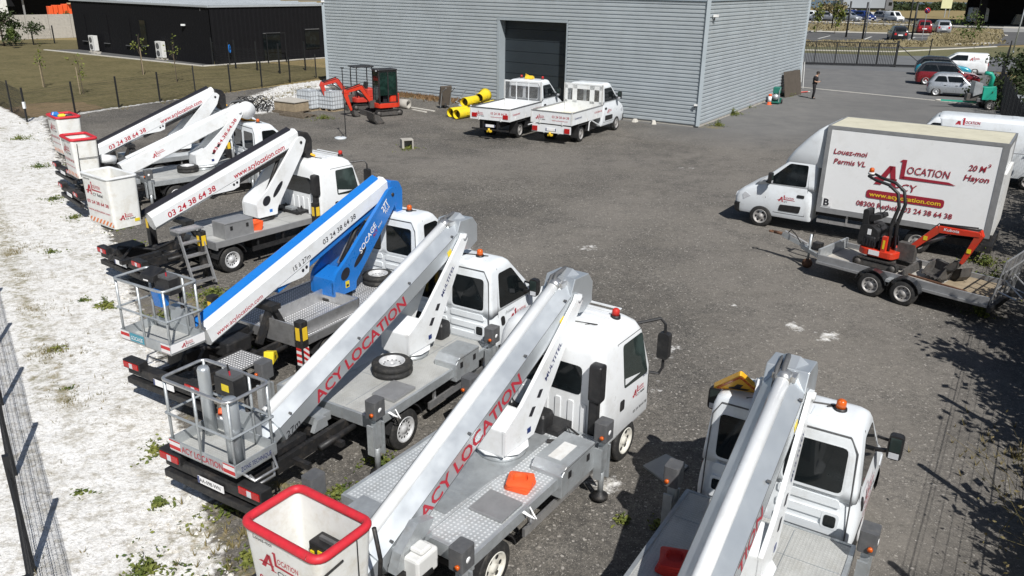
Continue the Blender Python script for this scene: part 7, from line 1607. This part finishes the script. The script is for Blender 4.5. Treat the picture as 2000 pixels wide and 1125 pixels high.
# ---- two diggers by the warehouse wall
p = at(748, 232); excavator('red excavator with closed black cab beside the warehouse wall', (p.x - .15, p.y + 1.4, 0), -146, 'cab', 1.0, 'orange', boom=((.75, .75), (1.35, 1.62), (2.30, 1.38), (1.95, .38)))
p = at(690, 222); excavator('faded red excavator with black canopy left of the cabbed excavator', (p.x + .15, p.y + 1.9, 0), -148, 'canopy', .98, 'orangeb', boom=((.75, .75), (1.45, 1.72), (2.35, 1.50), (2.05, .42)))
p = at(742, 240); t = thing('loose_bucket', 'wide dark grading bucket on the ground before the cabbed excavator', 'bucket', (p.x - .2, p.y - .2, 0), 30); b = mb('steel'); bucket_mesh(b, -.3, .6, 1.25, 1.0); b.build('shell', None, t)

# ------------------------------------------------------------------ yard clutter
p = at(676, 272); t = thing('antenna_pole', 'tall thin black pole standing in a pale round base near the excavators', 'pole', p); b = mb('post'); b.tube([(0, 0, .05), (0, 0, 3.3)], .022, 6); b.lathe((0, 0, 3.25), 'z', [(0, .03), (.02, .09), (.05, .09), (.06, .02)], 10); b.bar((0, 0, .3), (-.35, 0, .05), .02, .02); b.build('pole', None, t); b = mb('ibc'); b.lathe((-.25, -.05, .02), 'z', [(0, .28), (.08, .28), (.10, .2)], 18); b.build('base', None, t)
p = at(795, 291); t = thing('concrete_block', 'hollow concrete block standing alone in the gravel yard', 'block', p, 20); b = mb('conc'); b.prism([(-.26, 0), (.26, 0), (.26, .46), (-.26, .46)], 'y', .12, .22); b.box(-.26, -.16, -.2, .12, 0, .46); b.box(-.16, .26, -.2, .12, .40, .46); b.box(.20, .26, -.2, .12, 0, .40); b.build('block', None, t, .01)
def ibc(label, loc, deg):
    t = thing('ibc_tank', label, 'tank', loc, deg); b = mb('wood'); b.box(-.6, .6, -.5, .5, .0, .03); b.build('pallet', None, t)
    for x in (-.5, 0, .42): b = mb('wood'); b.box(x, x + .1, -.5, .5, .03, .13); b.build('pallet_block', None, t)
    b = mb('ibc'); b.rings([[(x, y, z) for x, y in rrect(-.57, .57, -.47, .47, .08)] for z in (.15, 1.12)]); b.lathe((0, 0, 1.12), 'z', [(0, .1), (.04, .1)], 12); b.build('bottle', None, t, .03)
    b = mb('aludull')
    for i in range(7): x = -.6 + i * .2; b.tube([(x, -.5, .13), (x, -.5, 1.15), (x, .5, 1.15), (x, .5, .13)], .010, 5)
    for i in range(6): y = -.5 + i * .2; b.tube([(-.6, y, .13), (-.6, y, 1.15)], .010, 5); b.tube([(.6, y, .13), (.6, y, 1.15)], .010, 5)
    for z in (.2, .42, .64, .86, 1.15): P = [(-.6, -.5, z), (.6, -.5, z), (.6, .5, z), (-.6, .5, z), (-.6, -.5, z)]; b.tube(P, .010, 5)
    b.build('cage', None, t); return t
ibc('white caged liquid tank left of the excavators', (-11.8, 47.0, 0), -32)
ibc('yellowed caged liquid tank behind the faded red excavator arm', (-10.55, 46.9, 0), -32)
ibc('white caged liquid tank at the right edge beyond the long panel van', at(1990, 228) + Vector((.3, .5, 0)), 60)
def pallet(label, loc, deg, w_=1.2, l=.9, z=0):
    t = thing('pallet', label, 'pallet', (loc[0], loc[1], z), deg)
    for i in range(7): b = mb('woodd'); x = -w_ / 2 + i * w_ / 6.6; b.box(x, x + .11, -l / 2, l / 2, .11, .135); b.build('slat', None, t)
    for y in (-l / 2, -.05, l / 2 - .1): b = mb('woodd'); b.box(-w_ / 2, w_ / 2, y, y + .1, 0.01, .11); b.build('bearer', None, t)
    return t
pallet('wooden pallet under the pale crate by the fence', (-12.6, 45.9), -30, 1.7, 1.3)
pallet('wooden pallet lying in front of the pale crate', (-11.9, 44.6), -34, 1.9, 1.0)
t = thing('plywood_crate', 'low pale plywood crate with covered top standing on a pallet', 'crate', (-12.6, 46.0, .14), -30); b = mb('wood'); b.box(-.78, .78, -.55, .55, 0, .50); b.build('side', None, t); b = mb('conc'); b.rings([[(-.83, -.60, .50), (.83, -.60, .50), (.83, .60, .50), (-.83, .60, .50)], [(-.82, -.59, .54), (.82, -.59, .54), (.82, .59, .54), (-.82, .59, .54)], [(-.2, -.1, .68), (.2, -.1, .68), (.2, .1, .68), (-.2, .1, .68)]]); b.build('cover', None, t)
t = thing('wire_tangle', 'tangle of dark wire and brushwood beside the pale crate', 'wire', (-14.7, 46.4, 0), 0); b = mb('chassis')
for _ in range(46):
    r = random.uniform(.3, .8); x, y = random.gauss(0, .6), random.gauss(0, .4); a0 = random.uniform(0, 6.28); k = random.uniform(.3, 1); b.tube([(x + math.cos(a0 + a) * r * .6, y + math.sin(a0 + a) * r * .5, .05 + abs(math.sin(a * k)) * r) for a in [j * .6 for j in range(6)]], .02, 4)
b.build('strand', None, t)
# yellow rubbish chutes
CH = [((892, 228), 10, 0), ((903, 232), 14, .02), ((925, 226), 25, .0), ((952, 216), 28, .0), ((915, 222), 20, .42), ((938, 212), 34, .40)]
for i, ((px, py), dg, z) in enumerate(CH):
    lab = ['yellow chute section lowest on the left with its dark mouth facing out', 'yellow chute section second from the left with an open end', 'yellow chute section in the middle of the yellow pile', 'yellow chute section at the right end of the pile near the door', 'tilted yellow chute section lying on top of the pile', 'yellow chute hopper on top of the pile by the door frame'][i]
    t = thing('rubble_chute', lab, 'chute', at(px, py) + Vector((.1, .2, z)), 42 + dg); b = mb('yel'); hop = i == 5; b.lathe((0, 0, .27), 'x', [(-.70, .255), (-.66, .27), (.50, .25 if not hop else .33), (.62, .26 if not hop else .42), (.62, .23 if not hop else .38), (.45, .22), (-.60, .215), (-.70, .235)], 18, False)
    b.mat(M['ink']); b.lathe((0, 0, .27), 'x', [(-.45, .001), (-.45, .215)], 18, False); b.build('shell', None, t); b = mb('yel'); b.box(-.1, .1, -.31, -.24, .2, .34); b.build('handle', None, t)  # black disc added inside the mouth stands in for the tube's inner shade
t = thing('wheelbarrow', 'upturned wheelbarrow with dark tray leaning by the warehouse wall', 'wheelbarrow', at(868, 212), -60); b = mb('brown'); b.prism([(-.1, .3), (.12, .2), (.35, 1.3), (.2, 1.35)], 'y', -.35, .35); b.build('tray', None, t, .02); b = mb('galv'); b.tube([(.1, -.3, .1), (.35, -.3, 1.0), (.9, -.3, 1.3)], .022, 6); b.tube([(.1, .3, .1), (.35, .3, 1.0), (.9, .3, 1.3)], .022, 6); b.build('frame', None, t); b = mb('rubber'); b.lathe((0, -.05, .2), 'y', [(0, .2), (.1, .2)], 14); b.build('wheel', None, t)
t = thing('scaffold_tubes', 'loose grey scaffold tubes standing among the yellow chutes', 'tubes', at(893, 220) + Vector((0, .9, 0)), -32)
for i, (a, c) in enumerate((((-.6, 0, .0), (.5, .2, 1.25)), ((.9, .1, 0), (.0, .1, .8)), ((1.1, .2, 0), (1.1, .2, 1.2)), ((.2, .1, .8), (1.2, .15, .9)), ((-.2, 0, .5), (.6, .1, .2)))): b = mb('galv'); b.tube([a, c], .025, 6); b.build('tube', None, t)
t = thing('wire_coil', 'pale rope and cable heap beside the yellow chutes', 'rope', at(893, 219) + Vector((.3, .3, 0)), 0); b = mb('ibc')
for _ in range(6): r = random.uniform(.15, .3); z = random.uniform(.05, .4); b.tube([(math.cos(a * .5) * r, math.sin(a * .5) * r, z + .05 * math.sin(a)) for a in range(13)], .03, 5)
b.build('loop', None, t)
t = thing('concrete_ring', 'short grey concrete pipe lying behind the cabbed excavator', 'pipe', at(788, 212), -30); b = mb('conc'); b.lathe((0, 0, .28), 'x', [(-.4, .27), (.4, .27), (.4, .20), (-.35, .20), (-.35, .001)], 18); b.build('shell', None, t)
for i, (a, c) in enumerate((((800, 211), (848, 219)), ((806, 216), (832, 221)))):
    p, q = at(*a), at(*c); t = thing('timber_plank', ('long pale plank on the ground behind the excavators', 'short pale plank in front of the long plank')[i], 'plank', ((p.x + q.x) / 2, (p.y + q.y) / 2, 0), math.degrees(math.atan2(q.y - p.y, q.x - p.x))); L = (q - p).length; b = mb('kerb'); b.box(-L / 2, L / 2, -.08, .08, .03, .08); b.build('board', None, t)
b = mb('rust')
for _ in range(1500):
    s = random.uniform(5.5, 14); p = GA + fd * s + fo * abs(random.gauss(.2, .5)); a = random.uniform(0, 6.28); h = random.uniform(.02, .35); b.add([(p.x, p.y, .02), (p.x + .05, p.y, .02), (p.x + math.cos(a) * .15, p.y + math.sin(a) * .12, h)], [(0, 1, 2)])
b.mats = [leafmat('dead_weeds', (.22, .13, .06), (.10, .06, .03), 4)]; tag(b.build('dead_weeds'), 'reddish brown dead weeds along the foot of the warehouse wall', 'weeds', kind='stuff')
for i, (s, l) in enumerate(((20.2, 'white rubble lump'), (22.5, 'pale rubble stone'), (23.9, 'grey rubble stone'), (25.0, 'small pale rubble stone'))):
    p = GA + fd * s + fo * .35; t = thing('rubble_stone', l + (' by the wall near the parked truck nose', ' lying along the right part of the wall foot', ' third along the wall foot', ' nearest the warehouse corner')[i], 'stone', p, 30 * i); b = mb('kerb'); b.rings([[(x, y, 0) for x, y in rrect(-.22, .22, -.14, .14, .08)], [(x, y, .12 + .03 * i) for x, y in rrect(-.14, .12, -.08, .09, .05)]]); b.build('stone', None, t, .02)
# brown board, ladder pole, compressor, cone by the side wall
pb = at(1523, 190); pc = at(1556, 183); dg = math.degrees(math.atan2(pc.y - pb.y, pc.x - pb.x)); Lp = (pc - pb).length
t = thing('leaning_board', 'large brown board leaning on the side wall of the warehouse', 'board', pb, dg); b = mb('brown'); b.prism([(-.42, .02), (-.38, .02), (-.08, 1.68), (-.12, 1.68)], 'x', -.1, Lp * .92) ; b.build('sheet', None, t)
p = at(1568, 173); t = thing('leaning_pole', 'white rimmed pole and ladder end at the back corner of the warehouse', 'pole', p, 60); b = mb('whited'); b.tube([(0, 0, 0), (.1, .15, 1.9)], .03, 6); b.tube([(-.5, .1, .5), (-.4, .2, 2.2)], .03, 6); b.build('pole', None, t)
p = at(1514, 203); t = thing('garden_machine', 'dark green engine powered machine on wheels beside the warehouse side wall', 'machine', p, 62)
b = mb('dkgreen'); b.box(-.35, .45, -.3, .3, .10, .18); b.box(.2, .45, -.3, .3, .18, .35); b.build('frame', None, t); b = mb('dkgreen'); b.box(-.1, .4, -.2, .22, .65, 1.05); b.build('hood', None, t, .03); b = mb('galv'); b.lathe((-.1, 0, .45), 'x', [(-.2, .18), (.3, .22), (.35, .1)], 14); b.tube([(-.3, -.25, .15), (-.2, -.2, .8), (.1, -.2, 1.0)], .025, 6); b.mat(M['chassis']); b.box(.0, .35, -.18, .18, .35, .65); b.build('engine', None, t)
for s in (-.32, .32): b = mb('rubber'); b.lathe((.3, s - .04, .14), 'y', [(0, .14), (.08, .14)], 12); b.build('wheel', None, t)
t = thing('traffic_cone', 'orange and white striped traffic marker beside the dark green machine', 'cone', at(1502, 205)); b = mb('cone'); b.lathe((0, 0, 0), 'z', [(0, .17), (.04, .17), (.05, .11), (.35, .10), (.36, .09), (.55, .085), (.56, .11), (.68, .10), (.69, .001)], 14); b.mat(M['whiteink']); b.lathe((0, 0, 0), 'z', [(.20, .112), (.54, .105)], 14); b.build('body', None, t)
t = thing('fire_debris', 'small heap of orange and white scraps by the back corner of the warehouse', 'scraps', at(1570, 182)); b = mb('orangeb'); b.tube([(-.4, 0, .05), (.3, .1, .1)], .04, 5); b.mat(M['kerb']); b.tube([(-.2, .2, .05), (.5, .2, .08)], .04, 5); b.build('scrap', None, t)
# wood chipper on its trailer
p = at(1921, 213); t = thing('wood_chipper', 'bright green towable wood chipper behind the long white van', 'chipper', (p.x, p.y, 0), 168)
b = mb('green'); b.prism(rpoly([(-.5, .6), (.35, .6), (.35, 1.35), (-.35, 1.45)], .06), 'y', -.4, .4); b.build('body', None, t, .02); b = mb('green'); b.tube([(-.1, 0, 1.4), (-.15, 0, 1.95), (.0, 0, 2.15), (.35, 0, 2.2)], [.14, .13, .13, .12], 10); b.build('discharge_spout', None, t); b = mb('galv'); b.prism([(.4, 1.0), (.9, .8), (.9, 1.7), (.45, 1.6)], 'y', -.4, .4); b.build('infeed_hopper', None, t)
b = mb('dgrey'); b.box(.2, .6, -.3, .3, .45, .7); b.mat(M['steel']); b.box(.5, 1.2, -.25, .25, .5, .95); b.build('engine', None, t, .03); b = mb('green'); b.bar((.5, 0, .42), (2.6, 0, .45), .09, .09); b.mat(M['kerb']); b.lathe((2.6, 0, .45), 'x', [(0, .06), (.3, .05)], 10); b.build('drawbar', None, t)
for s in (-.62, .62): wheel(t, -.1, s, .28, .16, 'rimd', -1 if s < 0 else 1, 5); b = mb('black'); b.rings([[(-.1 + r_ * math.cos(a), y, .3 + r_ * math.sin(a)) for r_, a in [(.36, R(20 + 140 * j / 8)) for j in range(9)] + [(.34, R(160 - 140 * j / 8)) for j in range(9)]] for y in (s - .1, s + .1)]); b.build('mudguard', None, t)

# ------------------------------------------------------------------ the person
def skinned(name, parent, verts, edges, radii, m, root=0, sub=1):
    me = bpy.data.meshes.new(name); me.from_pydata(verts, edges, []); o = bpy.data.objects.new(name, me); COL.objects.link(o)
    md = o.modifiers.new('s', 'SKIN'); md.use_smooth_shade = True
    for i, r in enumerate(radii): me.skin_vertices[0].data[i].radius = (r, r)
    me.skin_vertices[0].data[root].use_root = True
    sb = o.modifiers.new('u', 'SUBSURF'); sb.levels = sb.render_levels = sub
    me.materials.append(m); o.parent = parent; return o
p = at(1587, 193.5); t = thing('person', 'person in black T-shirt and black trousers bending head over a phone', 'person', p, -20)
V_ = []; E_ = []; R_ = []
def jv(x, y, z, r, to=None):
    V_.append((x, y, z)); R_.append(r)
    if to is not None: E_.append((to, len(V_) - 1))
    return len(V_) - 1
pel = jv(0, 0, .98, .125); bel = jv(.01, 0, 1.12, .12, pel); che = jv(.02, 0, 1.32, .15, bel); nec0 = jv(.03, 0, 1.48, .085, che); nec = jv(.07, 0, 1.56, .055, nec0)
hea = jv(.12, 0, 1.63, .085, nec); hd2 = jv(.13, 0, 1.71, .098, hea); hd3 = jv(.12, 0, 1.78, .07, hd2)
for s in (-1, 1):
    sh_ = jv(.02, s * .17, 1.44, .065, nec0); el = jv(-.02, s * .25, 1.17, .048, sh_); wr_ = jv(.22, s * .14, 1.13, .034, el); ha = jv(.29, s * .08, 1.16, .036, wr_)
    for k in range(4): f1 = jv(.325, s * (.10 - k * .022), 1.185, .010, ha); jv(.345, s * (.085 - k * .02), 1.215 - .004 * abs(k - 1), .009, f1)
    th_ = jv(.30, s * .045, 1.20, .011, ha)
    hp = jv(.0, s * .10, .90, .10, pel); kn = jv(.03, s * .10, .50, .068, hp); an = jv(-.02, s * .10, .10, .045, kn); jv(.12, s * .11, .05, .042, an)
body = skinned('body', t, V_, E_, R_, M['skin'])
def tubepart(name, segs, m):
    b = mb(m)
    for pts, rr in segs: b.tube(pts, rr, 12)
    return b.build(name, None, t)
tubepart('t_shirt', [([(0, 0, .96), (.01, 0, 1.12), (.02, 0, 1.32), (.03, 0, 1.46), (.05, 0, 1.52)], [.155, .15, .178, .155, .07])] + [([(.02, s * .12, 1.45), (.02, s * .19, 1.42), (-.01, s * .235, 1.24)], [.085, .082, .066]) for s in (-1, 1)], 'cloth')
tubepart('trousers', [([(0, s * .04, 1.02), (0, s * .09, .90), (.03, s * .10, .50), (-.02, s * .10, .09)], [.12, .115, .085, .065]) for s in (-1, 1)], 'cloth')
tubepart('shoe', [([(-.07, s * .11, .055), (.06, s * .11, .055), (.16, s * .115, .04)], [.05, .052, .035]) for s in (-1, 1)], 'black')
b = mb('hair'); b.lathe((.115, 0, 1.66), 'z', [(0, .095), (.06, .115), (.12, .105), (.16, .06), (.17, .001)], 14); b.build('hair', None, t)
b = mb('skin'); b.tube([(.215, 0, 1.67), (.24, 0, 1.645)], .014, 6); 
for s in (-1, 1): b.lathe((.12, s * .10, 1.66), 'y', [(-.01, .022), (.01, .022)], 8)
b.mat(M['ink']); 
for s in (-1, 1): b.lathe((.205, s * .035, 1.685), 'x', [(0, .01), (.01, .008)], 6)
b.box(.205, .215, -.022, .022, 1.612, 1.62); b.build('face', None, t)
ph = thing('phone', 'dark phone held in both hands of the person', 'phone', (p.x + .32 * math.cos(R(-20)), p.y + .32 * math.sin(R(-20)), 1.20), -20); b = mb('ink'); b.bar((.0, 0, 0), (.10, 0, .09), .09, .012); b.build('case', None, ph)
